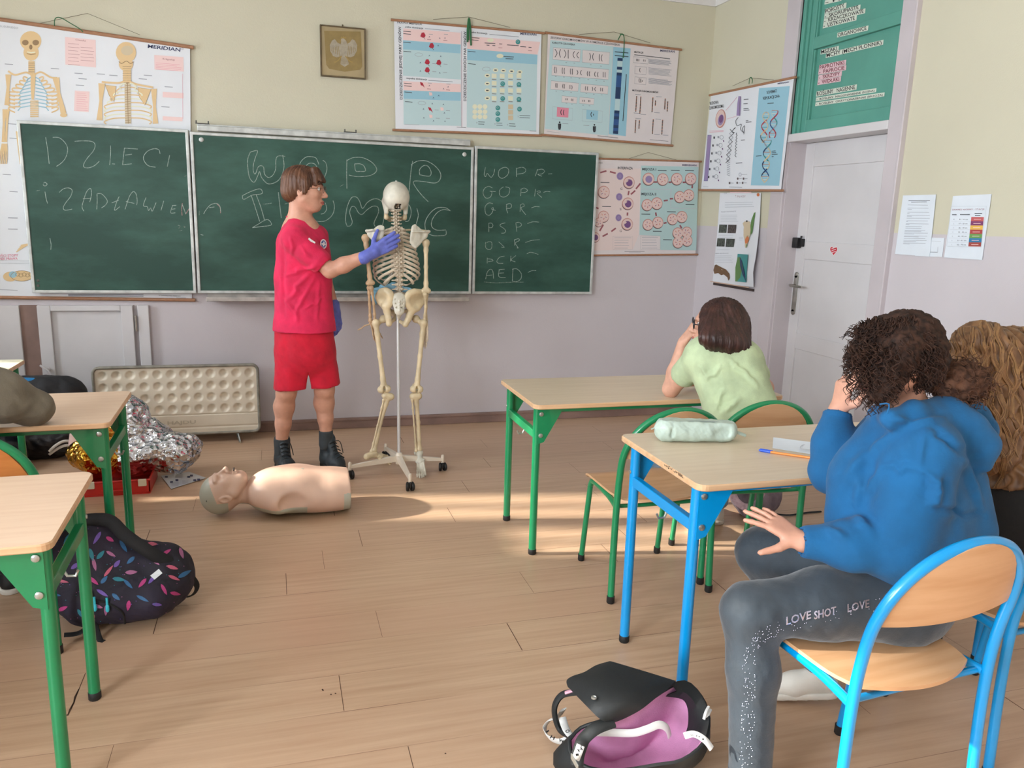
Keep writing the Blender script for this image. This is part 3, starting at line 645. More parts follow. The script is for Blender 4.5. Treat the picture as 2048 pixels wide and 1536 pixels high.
# ================= wall posters =================
M_pap = mat('poster_paper', (226, 230, 236), 0.35, var=0.02, scale=3); M_papr = mat('poster_paper_rosy', (222, 214, 214), 0.4, var=0.02)
M_rail = mat('poster_wood_rail', (176, 128, 96), 0.5, var=0.15, scale=40, stretch=(1, 8, 8)); M_cord = mat('poster_cord', (120, 112, 92), 0.8); M_gcord = mat('green_ribbon', (40, 100, 60), 0.7)
PT = dict(navy=mat('print_navy', (38, 48, 92), 0.5), ink=mat('print_ink', (50, 54, 62), 0.5), grey=mat('print_grey', (150, 154, 164), 0.5), lgrey=mat('print_light_grey', (190, 196, 202), 0.5),
 sky=mat('print_sky', (150, 196, 214), 0.45), sky2=mat('print_pale_sky', (186, 212, 216), 0.45), pink=mat('print_pink', (236, 206, 204), 0.45), pink2=mat('print_rose', (222, 140, 160), 0.45),
 red=mat('print_crimson', (176, 40, 62), 0.45), dred=mat('print_dark_red', (150, 84, 92), 0.45), teal=mat('print_teal', (56, 142, 142), 0.45), cream=mat('print_cream', (226, 226, 200), 0.45), bone=mat('print_bone', (222, 192, 144), 0.45),
 bone2=mat('print_bone_shade', (150, 122, 88), 0.5), cart=mat('print_cartilage', (150, 192, 208), 0.45), cell=mat('print_cell', (222, 196, 190), 0.45), cell2=mat('print_cell_edge', (196, 140, 130), 0.45), nuc=mat('print_nucleus', (116, 78, 128), 0.45), nuc2=mat('print_lilac_nucleus', (150, 132, 176), 0.45), shade=mat('print_umber', (96, 84, 88), 0.5),
 blue=mat('print_blue', (44, 84, 140), 0.45), dblue=mat('print_deep_blue', (30, 56, 96), 0.45), mint=mat('print_mint', (176, 204, 204), 0.45), orange=mat('print_orange', (206, 120, 70), 0.45), sand=mat('print_sand', (206, 190, 160), 0.45), brown=mat('print_brown', (112, 84, 56), 0.45), green=mat('print_green', (92, 132, 72), 0.45), photo=mat('print_dark_photo', (84, 92, 84), 0.5, var=0.5, scale=70), photo2=mat('print_dark_photo_b', (92, 82, 80), 0.5, var=0.5, scale=70))
def hang(name, label, corners, Y, crop, cord=None, rail_r=0.010, sheet_m=None, hit=None, nrm=(0, -1, 0), over=0.02, cat='poster', bow=0.0):
    """a sheet between two wooden rods; corners in photo pixels (tl, tr, br, bl)"""
    hit = hit or (lambda x, y: PY(x, y, Y)); q = [hit(*c) for c in corners]; n = Vector(nrm)
    root = empty(name, (q[2]+q[3])/2, label, cat); 
    N = 12; P = []
    for i in range(N+1):
        a = q[0].lerp(q[3], i/N); b = q[1].lerp(q[2], i/N); w = n*(bow*math.sin(PI*i/N))
        P.append([a.lerp(b, j/10)+w for j in range(11)])
    V, F = solid_grid(P, 0.001); sh = mesh_obj('sheet', V, F, sheet_m or M_pap, root, True, auto=30)
    for a, b in ((q[0], q[1]), (q[3], q[2])):
        d = (b-a).normalized(); mb = MB(); mb.tube([a-d*over, b+d*over], rail_r, 12); mb.obj('rod', M_rail, root, True)
    if cord:
        a, m_, b = [hit(*c)+n*0.003 for c in cord]
        MB().tube([a, m_, b], 0.0014, 6).obj('cord', M_cord, root)
    S = Sheet(hit, nrm, crop, 0.0003); S.k = 4
    if bow:
        qq = q
        def warp(p):
            t = (qq[0].z-p.z)/(qq[0].z-qq[3].z); return p+n*(bow*math.sin(PI*min(1, max(0, t))))
        S.warp = warp
    return root, sh, S
# --- poster A: human skeleton (left)
def skel_front(S, back=False):
    b, b2, ct = PT['bone'], PT['bone2'], PT['cart']
    if not back:
        S.ell(b, (225, 300), 78, 72); S.ell(b, (228, 385), 56, 60); S.up()
        for x in (186, 262): S.ell(b2, (x, 312), 24, 20)
        S.ell(b2, (226, 345), 12, 18); S.line(b2, [(196, 392), (228, 400), (262, 394)], 5); S.line(PT['cream'], [(200, 380), (228, 386), (258, 382)], 8); S.up()
        for i in range(6): S.rect(b, (208, 448+i*16), (254, 460+i*16)); S.line(b2, [(208, 462+i*16), (254, 462+i*16)], 3)
        S.line(b, [(60, 520), (110, 548), (190, 530), (240, 548), (300, 528), (370, 566), (420, 570)], 13, True); S.up()
        for i in range(9):
            w = 52+26*min(i, 4); y = 565+i*26
            for sg in (-1, 1):
                x0 = 244+sg*16
                S.line(b, [(x0+sg*w*0.5, y+6), (x0+sg*w, y-4+i*2), (x0+sg*(w+4), y+14+i*2), (x0+sg*w*0.75, y+26+i*3)], 10, True); S.line(ct, [(x0, y), (x0+sg*w*0.5, y+14), (x0+sg*w*0.62, y+30+i)], 8)
            S.k = 5+(i % 3)
        S.up(); S.line(b, [(243, 545), (240, 640), (240, 730)], [38, 30, 16])
        for i in range(9): S.rect(b, (222, 735+i*14), (282, 745+i*14))
        S.up(); S.line(b, [(62, 545), (60, 640), (50, 770)], [44, 22, 34]); S.line(b, [(36, 800), (30, 900), (24, 1040)], [34, 18, 22]); S.line(b, [(58, 800), (52, 900), (44, 1040)], [26, 14, 18])
        for i in range(5): S.line(b, [(20+i*7, 1050), (4+i*12, 1120), (-4+i*13, 1200)], [14, 9, 7], True)
        S.line(b, [(410, 570), (430, 680), (465, 830)], [50, 22, 42]); S.ell(b, (466, 842), 26, 16)
        S.line(b, [(128, 960), (132, 1040), (150, 1200)], [24, 12, 10])
    else:
        S.ell(b, (922, 385), 74, 78); S.ell(b, (922, 470), 52, 50); S.up(); S.line(b2, [(870, 450), (890, 465), (925, 448), (955, 465), (978, 452)], 5, True); S.ell(PT['sand'], (930, 370), 44, 36); S.up()
        for i in range(8): S.rect(b, (900, 470+i*17), (958, 484+i*17)); S.line(b2, [(898, 486+i*17), (960, 486+i*17)], 3)
        S.line(b, [(745, 600), (860, 608), (930, 595), (1010, 620), (1120, 640)], 14, True); S.up()
        for i in range(10):
            w = 60+22*min(i, 5); y = 610+i*28
            for sg in (-1, 1): S.line(b if i % 2 else PT['cream'], [(935+sg*14, y), (935+sg*w*0.6, y+4), (935+sg*w, y+26), (935+sg*(w-12), y+46)], 9, True)
            S.k = 5+(i % 3)
        S.up(); S.poly(b, [(770, 622), (850, 632), (835, 745), (800, 700)]); S.poly(b, [(1010, 640), (1105, 655), (1060, 770), (1020, 710)]); S.up()
        S.line(b2, [(770, 622), (850, 632), (835, 745), (800, 700), (770, 622)], 3); S.line(b2, [(1010, 640), (1105, 655), (1060, 770), (1020, 710), (1010, 640)], 3)
        S.line(PT['sand'], [(932, 600), (938, 905)], 44); S.up(); S.line(b2, [(932, 500), (938, 905)], 4)
        for i in range(18): S.line(b2, [(916, 610+i*17), (956, 606+i*17)], 3)
        S.line(b, [(745, 610), (738, 740), (728, 880)], [50, 22, 44]); S.line(b, [(1126, 650), (1130, 780), (1138, 905)], [44, 20, 40])
root, sh, S = hang('skeleton_poster', 'large white wall chart of two human skeletons half hidden behind the chalkboard', [(-60, 30), (380, 94), (384, 600), (-60, 594)], 5.468, (0, 0, 3.657), [(70, 49), (175, 27), (280, 70)], 0.011)
S.text(PT['navy'], 'MERIDIAN', (1080, 350), (1318, 378), 26, 0.02); S.ring(PT['navy'], (1334, 358), 6, 6, 2); S.text(PT['grey'], 'LUDZKIEGO', (0, 198), (132, 212), 14)
S.rect(PT['pink'], (476, 270), (700, 472), (22, 2)); S.rect(PT['pink'], (1128, 402), (1342, 508), (16, 2)); S.rect(PT['pink'], (548, 662), (655, 812), (8, -6)); S.rect(PT['pink'], (1190, 672), (1342, 712), (8, 0)); S.rect(PT['pink'], (1190, 850), (1335, 880), (8, 0)); S.up()
S.text(PT['dred'], 'Czaszka', (552, 296), (628, 304), 12); S.para(PT['dred'], (498, 318), (585, 470), 7, 2, 0.08); S.para(PT['dred'], (590, 345), (690, 440), 5, 2, 0.08); S.text(PT['dred'], 'Kręgosłup', (1190, 436), (1278, 444), 13); S.para(PT['pink2'], (1140, 460), (1335, 505), 5, 2, 0.08); S.para(PT['pink2'], (560, 680), (645, 805), 9, 2, 0.05)
for x, y in ((36, 468), (372, 500), (575, 575), (555, 622), (708, 540), (800, 550), (1052, 550), (1015, 576), (1204, 634), (1180, 780), (545, 535), (60, 905), (70, 1010), (20, 1275), (70, 1400)): S.line(PT['grey'], [(x, y), (x+60, y+4)], 5)
S.line(PT['pink2'], [(1335, 540), (1338, 870)], 2)
skel_front(S); skel_front(S, True)
S.crop = (0, 400, 3.657)
for x, y in ((60, 130), (60, 212)): S.line(PT['grey'], [(x, y), (x+70, y+2)], 6)
S.text(PT['pink2'], 'KOŚCI STOPY', (-30, 418), (134, 412), 18, 0.01); S.text(PT['pink2'], 'I WIEK PRAWA', (-30, 440), (130, 436), 18, 0.01)
for i in range(5): S.line(PT['bone'], [(120+i*8, 380-i*12), (170+i*10, 345-i*6), (225+i*9, 318-i*2)], [7, 10, 7])
S.ell(PT['bone'], (75, 560), 52, 36); S.ell(PT['bone'], (160, 555), 80, 38); S.up(); S.ell(PT['cart'], (95, 545), 30, 24); S.ring(PT['bone2'], (160, 555), 80, 38, 3)
for i in range(5): S.ring(PT['bone2'], (130+i*24, 545+6*(i % 2)), 16, 12, 3)
S.line(PT['lgrey'], [(0, 444), (216, 444)], 3); S.line(PT['lgrey'], [(0, 462), (216, 462)], 3); S.line(PT['grey'], [(0, 655), (130, 660)], 3)
S.para(PT['ink'], (500, 690), (1050, 700), 2, 4, 0.006, 0); S.text(PT['ink'], 'WYDAWNICTWO MERIDIAN', (1160, 700), (1320, 706), 7); S.line(PT['grey'], [(1290, 714), (1360, 716)], 3)
S.obj('print', sh)
# --- poster B: Mendel's laws
PY_ = 5.462
root, sh, S = hang('genetics_poster', 'wide pale blue wall chart with rows of red flowers and green peas above the chalkboard', [(788, 40), (1083, 66), (1078, 271), (791, 260)], PY_, (760, 0, 5.12), [(866, 39), (937, 34), (1020, 55)], 0.008)
sk = 0.075
S.poly(PT['pink'], [(238, 290), (825, 335), (825, 455), (236, 410)]); S.poly(PT['sky'], [(236, 412), (825, 457), (825, 548), (236, 505)]); S.poly(PT['sky2'], [(236, 505), (825, 548), (826, 815), (236, 775)]); S.poly(PT['pink'], [(238, 830), (826, 862), (826, 945), (240, 925)]); S.poly(PT['sky'], [(240, 925), (826, 945), (826, 1035), (240, 1012)]); S.poly(PT['sky2'], [(240, 1014), (826, 1037), (830, 1290), (242, 1275)])
S.poly(PT['pink'], [(892, 370), (1640, 430), (1612, 560), (892, 500)]); S.poly(PT['sky'], [(892, 500), (1612, 560), (1608, 660), (892, 615)]); S.poly(PT['sky2'], [(892, 615), (1608, 660), (1598, 1340), (888, 1305)]); S.up()
S.text(PT['ink'], 'PRAWA MENDLA', (176, 240), (428, 258), 22, 0.005)
def vtext(t, p0, p1, h):                      # text running upward
    S.text(PT['ink'], t, p0, p1, h, 0.015)
vtext('DZIEDZICZENIE JEDNEJ PARY GENÓW', (230, 1018), (214, 272), 27); vtext('DZIEDZICZENIE DWÓCH PAR GENÓW', (882, 1035), (882, 322), 27)
S.text(PT['ink'], 'pełna dominacja', (260, 282), (440, 298), 18, 0.01); S.line(PT['grey'], [(460, 293), (712, 316)], 6); S.text(PT['ink'], 'niepełna dominacja', (268, 808), (480, 822), 18, 0.01); S.line(PT['grey'], [(495, 824), (745, 838)], 6)
S.text(PT['ink'], 'pełna dominacja', (925, 336), (1098, 352), 18, 0.01); S.line(PT['grey'], [(1120, 352), (1420, 378)], 6)
S.text(PT['navy'], 'MERIDIAN', (1436, 356), (1600, 366), 24, 0.02)
for x, y in ((238, 320), (238, 345), (236, 432), (240, 525), (246, 852), (246, 878), (250, 942), (254, 1040), (900, 525), (902, 652), (940, 385), (930, 408)): S.line(PT['ink'], [(x, y), (x+78, y+7)], 6)
def flower(x, y, m, k=1.0): S.poly(m, [(x-14*k, y-26*k), (x+10*k, y-30*k), (x+26*k, y), (x+18*k, y+22*k), (x-8*k, y+24*k), (x-28*k, y+10*k)]); S.line(PT['ink'], [(x+4*k, y+20*k), (x+22*k, y+42*k)], 4)
for x, y in ((440, 362), (528, 470), (484, 636), (602, 642), (484, 718)): flower(x, y, PT['red'])
for x, y in ((432, 868), (516, 1124)): S.poly(PT['red'], [(x-24, y-28), (x+4, y-20), (x+26, y+32), (x+4, y+10), (x-14, y+6)])
for x, y in ((518, 966), (634, 1120), (520, 1195), (630, 870)): S.poly(PT['pink'], [(x-18, y-22), (x+14, y-18), (x+18, y+12), (x-12, y+14)])
for x, y in ((504, 376), (664, 388), (610, 390), (504, 568), (620, 575), (412, 640), (412, 726), (610, 745), (594, 465), (504, 876), (696, 888), (650, 908), (546, 1000), (600, 978), (534, 1060), (648, 1068), (444, 1115), (658, 1155), (448, 1205), (546, 1236), (664, 1240)): S.text(PT['navy'], 'A', (x-7, y+8), (x+8, y+9), 15, 0.02)
for x, y in ((482, 404), (648, 414), (500, 350), (655, 350), (490, 850), (680, 860), (482, 910), (676, 920), (535, 652), (650, 656), (535, 732), (645, 740), (560, 1125), (675, 1132), (570, 1210), (675, 1212)): S.line(PT['dred'] if y in (404, 414, 910, 920) else PT['grey'], [(x, y), (x+40, y+3)], 5)
for x, y in ((396, 560), (428, 1056)): S.ring(PT['grey'], (x, y), 40, 18, 3, 0.05)
S.line(PT['grey'], [(832, 320), (834, 1300)], 3); S.line(PT['pink2'], [(838, 320), (840, 1300)], 2)
for x, y in ((1412, 430), (1256, 858), (1422, 866), (1256, 1010), (1422, 1018), (1206, 1106), (1206, 1164), (1206, 1224), (1428, 1118)): S.ell(PT['teal'], (x, y), 24, 25); S.k += 1; S.ring(PT['mint'], (x-3, y-4), 9, 8, 3); S.k -= 1
for x in (1168, 1250, 1336, 1422):
    for y in (776, 850, 925, 1005): S.rect(PT['cream'] if not (x in (1250, 1422) and y in (850, 1005)) else PT['sky2'], (x-25, y-22), (x+25, y+22), (3, 0)) if not (x in (1250, 1422) and y in (850, 1005)) else None; S.line(PT['brown'], [(x-22, y+36), (x+22, y+38)], 5)
for x, y in ((1182, 718), (1262, 723), (1346, 730), (1430, 738), (1098, 774), (1098, 856), (1098, 926), (1098, 1006)): S.ell(PT['cream'], (x, y), 28, 20); S.k += 1; S.line(PT['ink'], [(x-12, y), (x+13, y+1)], 11); S.k -= 1
S.ell(PT['cream'], (1130, 412), 34, 20); S.ell(PT['cream'], (1228, 574), 36, 22); S.ring(PT['grey'], (1088, 708), 40, 20, 3)
for x, y, w in ((1070, 440, 110), (1220, 450, 30), (1300, 460, 120), (1435, 478, 60), (1520, 484, 30), (1090, 462, 30), (1150, 466, 30), (1260, 578, 110), (1285, 600, 80)): S.line(PT['ink'], [(x, y), (x+w, y+w*0.06)], 7)
for x, y in ((1212, 488), (1516, 518)): S.line(PT['dred'], [(x, y), (x+40, y+3)], 4)
for i in range(3):
    for j in range(3): S.ell(PT['cream'], (970+i*52, 1092+j*52), 25, 25)
for j in range(3): S.rect(PT['sand'], (1312, 1070+j*56), (1362, 1118+j*56))
for x, y in ((985, 1260), (1170, 1272), (1300, 1280), (1408, 1195)): S.para(PT['ink'], (x+20, y-12), (x+90 if x != 1408 else x+130, y+10), 2, 5, 0.03, 0.2); S.text(PT['grey'], '9', (x, y+8), (x+12, y+8), 20)
S.line(PT['ink'], [(785, 1302), (880, 1308)], 4); S.line(PT['grey'], [(250, 1272), (400, 1278)], 3); S.line(PT['ink'], [(1530, 1340), (1600, 1344)], 4)
S.obj('print', sh)
# --- poster C: chromosomes
root, sh, S = hang('chromosome_poster', 'wide wall chart of black chromosome pairs with one pink and one blue box', [(1096, 66), (1358, 99), (1341, 291), (1088, 270)], PY_-0.002, (1060, 40, 5.12), [(1158, 69), (1228, 64), (1300, 86)], 0.008, M_papr)
S.poly(PT['sky2'], [(208, 205), (848, 270), (800, 1185), (150, 1115)]); S.poly(PT['sky'], [(852, 275), (1030, 292), (980, 1190), (805, 1170)]); S.up()
S.text(PT['ink'], 'ZESTAW CHROMOSOMÓW W KOMÓRCE CZŁOWIEKA', (208, 190), (918, 266), 22, 0.004); S.text(PT['ink'], 'KARIOTYP CZŁOWIEKA', (226, 240), (458, 262), 18, 0.02); S.text(PT['navy'], 'MERIDIAN', (1332, 324), (1480, 334), 22, 0.02)
BX = [(238, 282, 518, 306, 508, 430, 232, 404), (538, 308, 816, 332, 808, 456, 534, 434), (226, 458, 806, 508, 800, 612, 220, 566), (216, 622, 498, 648, 490, 732, 210, 710), (520, 652, 800, 678, 794, 760, 514, 738), (326, 776, 482, 792, 476, 856, 322, 842), (508, 790, 656, 804, 650, 868, 504, 854)]
for b in BX: P4 = [(b[i], b[i+1]) for i in range(0, 8, 2)]; S.poly(M_papr, P4); S.k += 1; S.box(PT['grey'], P4, 3); S.k -= 1
S.k += 2
def chrom(x, y, h, c=0.0, w=6): S.line(PT['ink'], [(x+c*h*0.3, y-h/2), (x, y), (x+c*h*0.3, y+h/2)], w, True)
for x, y, h, c in ((276, 340, 84, -0.9), (298, 342, 84, 0.6), (366, 348, 86, -0.7), (389, 350, 90, 0.05), (440, 356, 70, 0.7), (478, 360, 62, 1.0), (620, 376, 74, -.5), (640, 378, 74, .4), (708, 386, 70, .1), (728, 390, 70, .5), (247, 512, 64, .3), (268, 514, 64, -.2), (328, 520, 62, .2), (348, 522, 62, .2), (412, 528, 60, .2), (432, 530, 60, 0), (490, 538, 50, -.8), (514, 540, 50, .8), (584, 550, 50, .4), (604, 552, 50, .4), (660, 556, 52, .5), (690, 560, 52, .4), (748, 560, 54, 0), (768, 562, 54, 0), (262, 670, 46, .2), (276, 672, 46, 0), (334, 678, 44, .3), (350, 680, 44, .2), (408, 686, 42, 0), (430, 690, 42, -.3), (566, 700, 42, .2), (586, 702, 42, .2), (642, 706, 42, -.5), (662, 708, 42, .6), (722, 712, 36, 0), (740, 714, 36, .2), (366, 812, 20, 0), (380, 812, 20, 0), (422, 818, 26, 0), (436, 820, 26, .4), (540, 828, 20, 0), (556, 828, 20, .3), (600, 830, 22, 0), (612, 830, 22, 0)): chrom(x, y, h, c)
for i, (x, y) in enumerate(((370, 436), (452, 442), (620, 458), (726, 472), (262, 578), (346, 584), (420, 592), (505, 602), (596, 610), (678, 618), (756, 626), (268, 728), (342, 734), (420, 742), (576, 754), (652, 760), (732, 766), (372, 852), (428, 862), (542, 872), (608, 878))): S.line(PT['grey'], [(x-8, y), (x+8, y+1)], 5)
S.box(PT['grey'], [(232, 888), (436, 906), (432, 1028), (228, 1012)], 2); S.box(PT['grey'], [(538, 914), (742, 934), (736, 1050), (532, 1034)], 2)
S.poly(PT['pink2'], [(276, 892), (396, 902), (390, 1000), (272, 990)]); S.poly(PT['sky'], [(578, 918), (698, 930), (690, 1026), (574, 1014)]); S.up()
chrom(314, 945, 56, .4, 7); chrom(340, 948, 56, .4, 7); chrom(622, 968, 50, .5, 7); chrom(648, 970, 18, .1, 7)
for x, y in ((302, 1082), (658, 1108)): S.ell(PT['ink'], (x, y-34), 8, 9); S.poly(PT['ink'], [(x-16, y-20), (x+16, y-20), (x+14, y+24), (x+8, y+42), (x-10, y+42), (x-16, y+20)])
for x, y in ((330, 1060), (545, 1078)): S.line(PT['grey'], [(x, y), (x+60, y+4)], 5)
# banded strip
bands = [0, .07, .1, .12, .2, .26, .3, .36, .38, .44, .5, .53, .56, .62, .67, .71, .75, .79, .84, .87, .9, .94]
for i in range(26):
    t0, t1 = i/26, (i+1)/26; x0 = 896-48*t0; x1 = 896-48*t1; y0 = 388+776*t0-0; y1 = 388+776*t1
    S.poly([PT['dblue'], PT['blue'], PT['dblue'], PT['sky2'], PT['dblue'], PT['blue'], PT['sky2']][(i*3+i//4) % 7], [(x0, y0), (x0+52, y0+4), (x1+52, y1+4), (x1, y1)])
S.up(); S.line(PT['ink'], [(985, 555), (950, 1035)], 7); S.para(PT['ink'], (866, 326), (1010, 364), 2, 8, 0.09, 0.05)
S.text(PT['ink'], 'MUTACJE', (1066, 336), (1158, 344), 17, 0.02); S.line(PT['ink'], [(1066, 356), (1432, 398)], 6)
for b in ((1056, 376, 1208, 392, 1206, 452, 1054, 436), (1074, 472, 1190, 484, 1186, 562, 1070, 550), (1072, 582, 1188, 594, 1184, 664, 1068, 652)): S.box(PT['grey'], [(b[i], b[i+1]) for i in range(0, 8, 2)], 3)
for x, y, h in ((1088, 410, 24), (1100, 411, 24), (1112, 412, 24), (1160, 416, 20), (1176, 418, 20), (1122, 514, 46), (1114, 620, 44), (1130, 622, 44), (1146, 626, 16)): chrom(x, y, h, .3, 5)
for y0, y1 in ((400, 466), (490, 574), (598, 668)): S.para(PT['grey'], (1212, y0), (1460, y1-22), 6, 4, 0.1, 0.2)
S.text(PT['ink'], 'MUTACJE CHROMOSOMÓW', (1046, 728), (1312, 750), 17, 0.02)
for x, y, h in ((1086, 860, 160), (1128, 874, 180), (1252, 872, 158), (1282, 854, 60), (1380, 862, 116), (1406, 886, 104), (1078, 1094, 140), (1116, 1074, 94), (1256, 1094, 156), (1352, 1100, 156)):
    for i in range(int(h/8)): yy = y-h/2+i*8; xx = x-(yy-y)*0.06; S.line([PT['orange'], PT['ink'], PT['brown'], PT['ink']][(i*7+int(x)) % 4], [(xx, yy), (xx-0.4, yy+7)], 10)
for x, y in ((1076, 762), (1290, 784), (1078, 1008), (1284, 1014), (1060, 952), (1130, 966), (1270, 948), (1270, 1170), (1358, 1178)): S.line(PT['grey'], [(x, y), (x+56, y+4)], 5)
S.line(PT['ink'], [(690, 1186), (900, 1208)], 4); S.line(PT['ink'], [(1226, 1226), (1414, 1242)], 3); S.line(PT['grey'], [(170, 1140), (300, 1156)], 3)
S.obj('print', sh)
# --- poster D: meiosis
root, sh, S = hang('cell_division_poster', 'wall chart of pink dividing cells on pale blue, partly behind the chalkboard right edge', [(1150, 316), (1398, 323), (1391, 509), (1150, 511)], PY_+0.004, (1160, 300, 5.12), [(1258, 317), (1296, 305), (1360, 322)], 0.007, M_papr)
S.poly(PT['mint'], [(626, 160), (1212, 172), (1190, 1028), (822, 1024), (822, 880), (608, 870)]); S.poly(mat('print_blush', (226, 208, 204), 0.45), [(150, 190), (622, 190), (600, 870), (540, 1020), (140, 1030)]); S.up(); S.poly(M_papr, [(322, 1030), (600, 1030), (616, 400), (350, 560)]) if False else None
S.poly(PT['lgrey'], [(620, 404), (926, 408), (924, 598), (1206, 606), (1204, 600), (930, 592), (936, 400), (622, 396)])
S.text(PT['ink'], 'RFZA', (182, 138), (232, 138), 12); S.text(PT['ink'], 'INTERFAZA', (386, 196), (540, 200), 26, 0.02); S.text(PT['ink'], 'MEJOZA I', (636, 208), (778, 212), 26, 0.02); S.text(PT['ink'], 'MEJOZA II', (628, 462), (778, 466), 26, 0.02); S.text(PT['navy'], 'MERIDIAN', (1048, 162), (1190, 166), 18, 0.02)
for x, y in ((795, 210), (930, 208), (1075, 210), (210, 332), (226, 578), (1080, 558), (890, 632), (628, 656), (745, 832), (850, 918)): S.line(PT['ink'], [(x, y), (x+90, y+2)], 7)
def cell(x, y, r, nuc=None):
    S.ell(PT['shade'], (x-2, y+r*0.16), r*1.0, r*1.02); S.k += 1; S.ell(PT['cell2'], (x, y), r, r*1.06); S.k += 1; S.ell(PT['cell'], (x+1, y+2), r*0.9, r*0.95); S.k += 1
    if nuc: S.ell(PT[nuc], (x+3, y+4), r*0.58, r*0.62)
    else:
        for j in range(5): a = j*1.3+x; S.line([PT['red'], PT['nuc'], PT['orange']][j % 3], [(x+r*0.3*math.cos(a), y+r*0.3*math.sin(a)), (x+r*0.6*math.cos(a+.3), y+r*0.6*math.sin(a+.3))], 5)
    S.k -= 3
def arrow(a, b): S.line(PT['dred'], [a, b], 16)
for a, b in (((206, 232), (270, 214)), ((305, 222), (365, 238)), ((500, 420), (492, 462)), ((486, 640), (484, 672)), ((520, 455), (565, 415)), ((572, 398), (618, 342)), ((200, 830), (238, 765)), ((230, 885), (284, 856)), ((320, 834), (366, 800)), ((750, 328), (790, 328)), ((905, 330), (936, 330)), ((1050, 332), (1082, 330)), ((1150, 360), (1146, 392)), ((856, 520), (898, 515)), ((918, 500), (952, 498)), ((774, 640), (780, 676)), ((856, 750), (886, 744)), ((1022, 770), (1040, 802)), ((164, 590), (190, 600))): arrow(a, b)
S.up()
for x, y, r in ((408, 268, 34), (400, 480, 33), (394, 694, 31)): S.ell(PT['nuc2'], (x, y), r, r*1.15); S.k += 1; S.ring(PT['nuc'], (x, y), r*0.6, r*0.8, 3); S.k -= 1
for x, y in ((500, 332), (488, 548), (482, 758)): cell(x, y, 58, 'nuc'); S.k += 4; S.poly(PT['cell'], [(x-34, y-34), (x-4, y-18), (x-26, y+2)]); S.k -= 4
for x, y, r in ((242, 430, 60), (154, 892, 48)): cell(x, y, r, 'nuc' if r == 48 else None)
cell(190, 740, 44); cell(240, 680, 56)
cell(700, 296, 60, 'nuc2'); cell(846, 300, 58); cell(990, 296, 58); cell(1132, 294, 58)
cell(686, 562, 56); cell(786, 546, 58); cell(1020, 480, 56); cell(1112, 462, 56); cell(694, 764, 54); cell(796, 742, 56); cell(946, 708, 54); cell(1042, 684, 56)
cell(1000, 850, 54); cell(1092, 842, 54); cell(1002, 946, 54); cell(1096, 928, 54)
for b in ((336, 884, 536, 1018), (618, 880, 820, 1018)): S.box(PT['grey'], [(b[0], b[1]), (b[2], b[1]), (b[2], b[3]), (b[0], b[3])], 2); S.para(PT['grey'], (b[0]+15, b[1]+14), (b[2]-10, b[3]-14), 5, 3); 
S.line(PT['ink'], [(455, 1038), (660, 1038)], 4); S.line(PT['grey'], [(500, 1050), (620, 1050)], 3)
for x, y, t in ((412, 402, 'G'), (404, 610, 'S'), (404, 832, 'G')): S.text(PT['ink'], t, (x, y+6), (x+20, y+8), 24)
S.obj('print', sh)
# --- poster E: DNA, on the right wall
XW = WX-0.032
root, sh, S = hang('dna_poster', 'white and blue wall chart with coloured DNA double helix hanging beside the door frame', [(1422, 190), (1588, 155), (1562, 381), (1402, 380)], 0, (1380, 140, 5.908), [(1466, 172), (1501, 156), (1548, 160)], 0.008, None, hit=lambda x, y: PX(x, y, XW), nrm=(-1, 0, 0))
S.poly(PT['sky'], [(818, 215), (1180, 190), (1055, 1368), (720, 1362)]); S.poly(PT['blue'], [(210, 768), (256, 770), (212, 1312), (165, 1312)]); S.up()
S.poly(PT['nuc2'], [(212, 772), (254, 774), (210, 1308), (168, 1308)]); S.up()
S.text(PT['ink'], 'BUDOWA', (240, 412), (342, 396), 36, 0.02); S.text(PT['ink'], 'CHROMOSOMU', (230, 468), (404, 440), 36, 0.02); S.text(PT['ink'], 'SCHEMAT', (912, 282), (1032, 262), 34, 0.02); S.text(PT['ink'], 'REPLIKACJI DNA', (868, 352), (1066, 322), 34, 0.02); S.text(PT['navy'], 'MERIDIAN', (1040, 170), (1170, 150), 17, 0.02)
S.ell(PT['cell2'], (365, 575), 60, 112, 0.12); S.up(); S.ell(PT['cell'], (362, 572), 50, 100, 0.12); S.up(); S.ell(PT['nuc2'], (368, 590), 34, 66, 0.2); S.up(); S.ell(PT['nuc'], (372, 578), 24, 48, 0.2)
S.line(PT['pink2'], [(425, 480), (560, 320)], 3); S.line(PT['pink2'], [(440, 580), (555, 545)], 3)
S.line(PT['nuc2'], [(592, 310), (585, 400), (575, 540)], [30, 44, 44]); S.line(PT['shade'], [(600, 310), (592, 400), (590, 540)], 4)
S.line(PT['ink'], [(575, 560), (545, 600), (560, 660), (610, 640), (600, 700), (640, 740), (620, 700), (650, 660), (640, 760)], 5, True)
S.line(PT['ink'], [(540, 680), (520, 700), (500, 730), (530, 740)], 8, True)
for k in range(8):
    y = 700+k*50; a = 1 if k % 2 else -1; S.line(PT['ink'], [(500+a*24-k*7, y), (500-a*24-k*7-3, y+50)], 6); S.line(PT['grey'], [(500-a*24-k*7, y), (500+a*24-k*7-3, y+50)], 5)
    S.line(PT['ink'], [(556-k*2, 740+k*36), (548-k*2, 760+k*36), (566-k*2, 776+k*36)], 5)
for k in range(9): S.line(PT['grey'], [(440, 1060+k*22), (478, 1076+k*22)], 6)
for k in range(6):
    y = 800+k*93; x = 285-k*12
    S.line(PT['ink'], [(x-4-k, y), (x+12-k, y)], 26 if k < 9 else 8); S.line(PT['grey'], [(x+44, y-6), (x+62, y-6)], 24); S.ring(PT['grey'], (x+92-k*1, y-4), 20, 24, 4); S.line(PT['nuc'], [(x+112, y+30), (x+118, y+48)], 12)
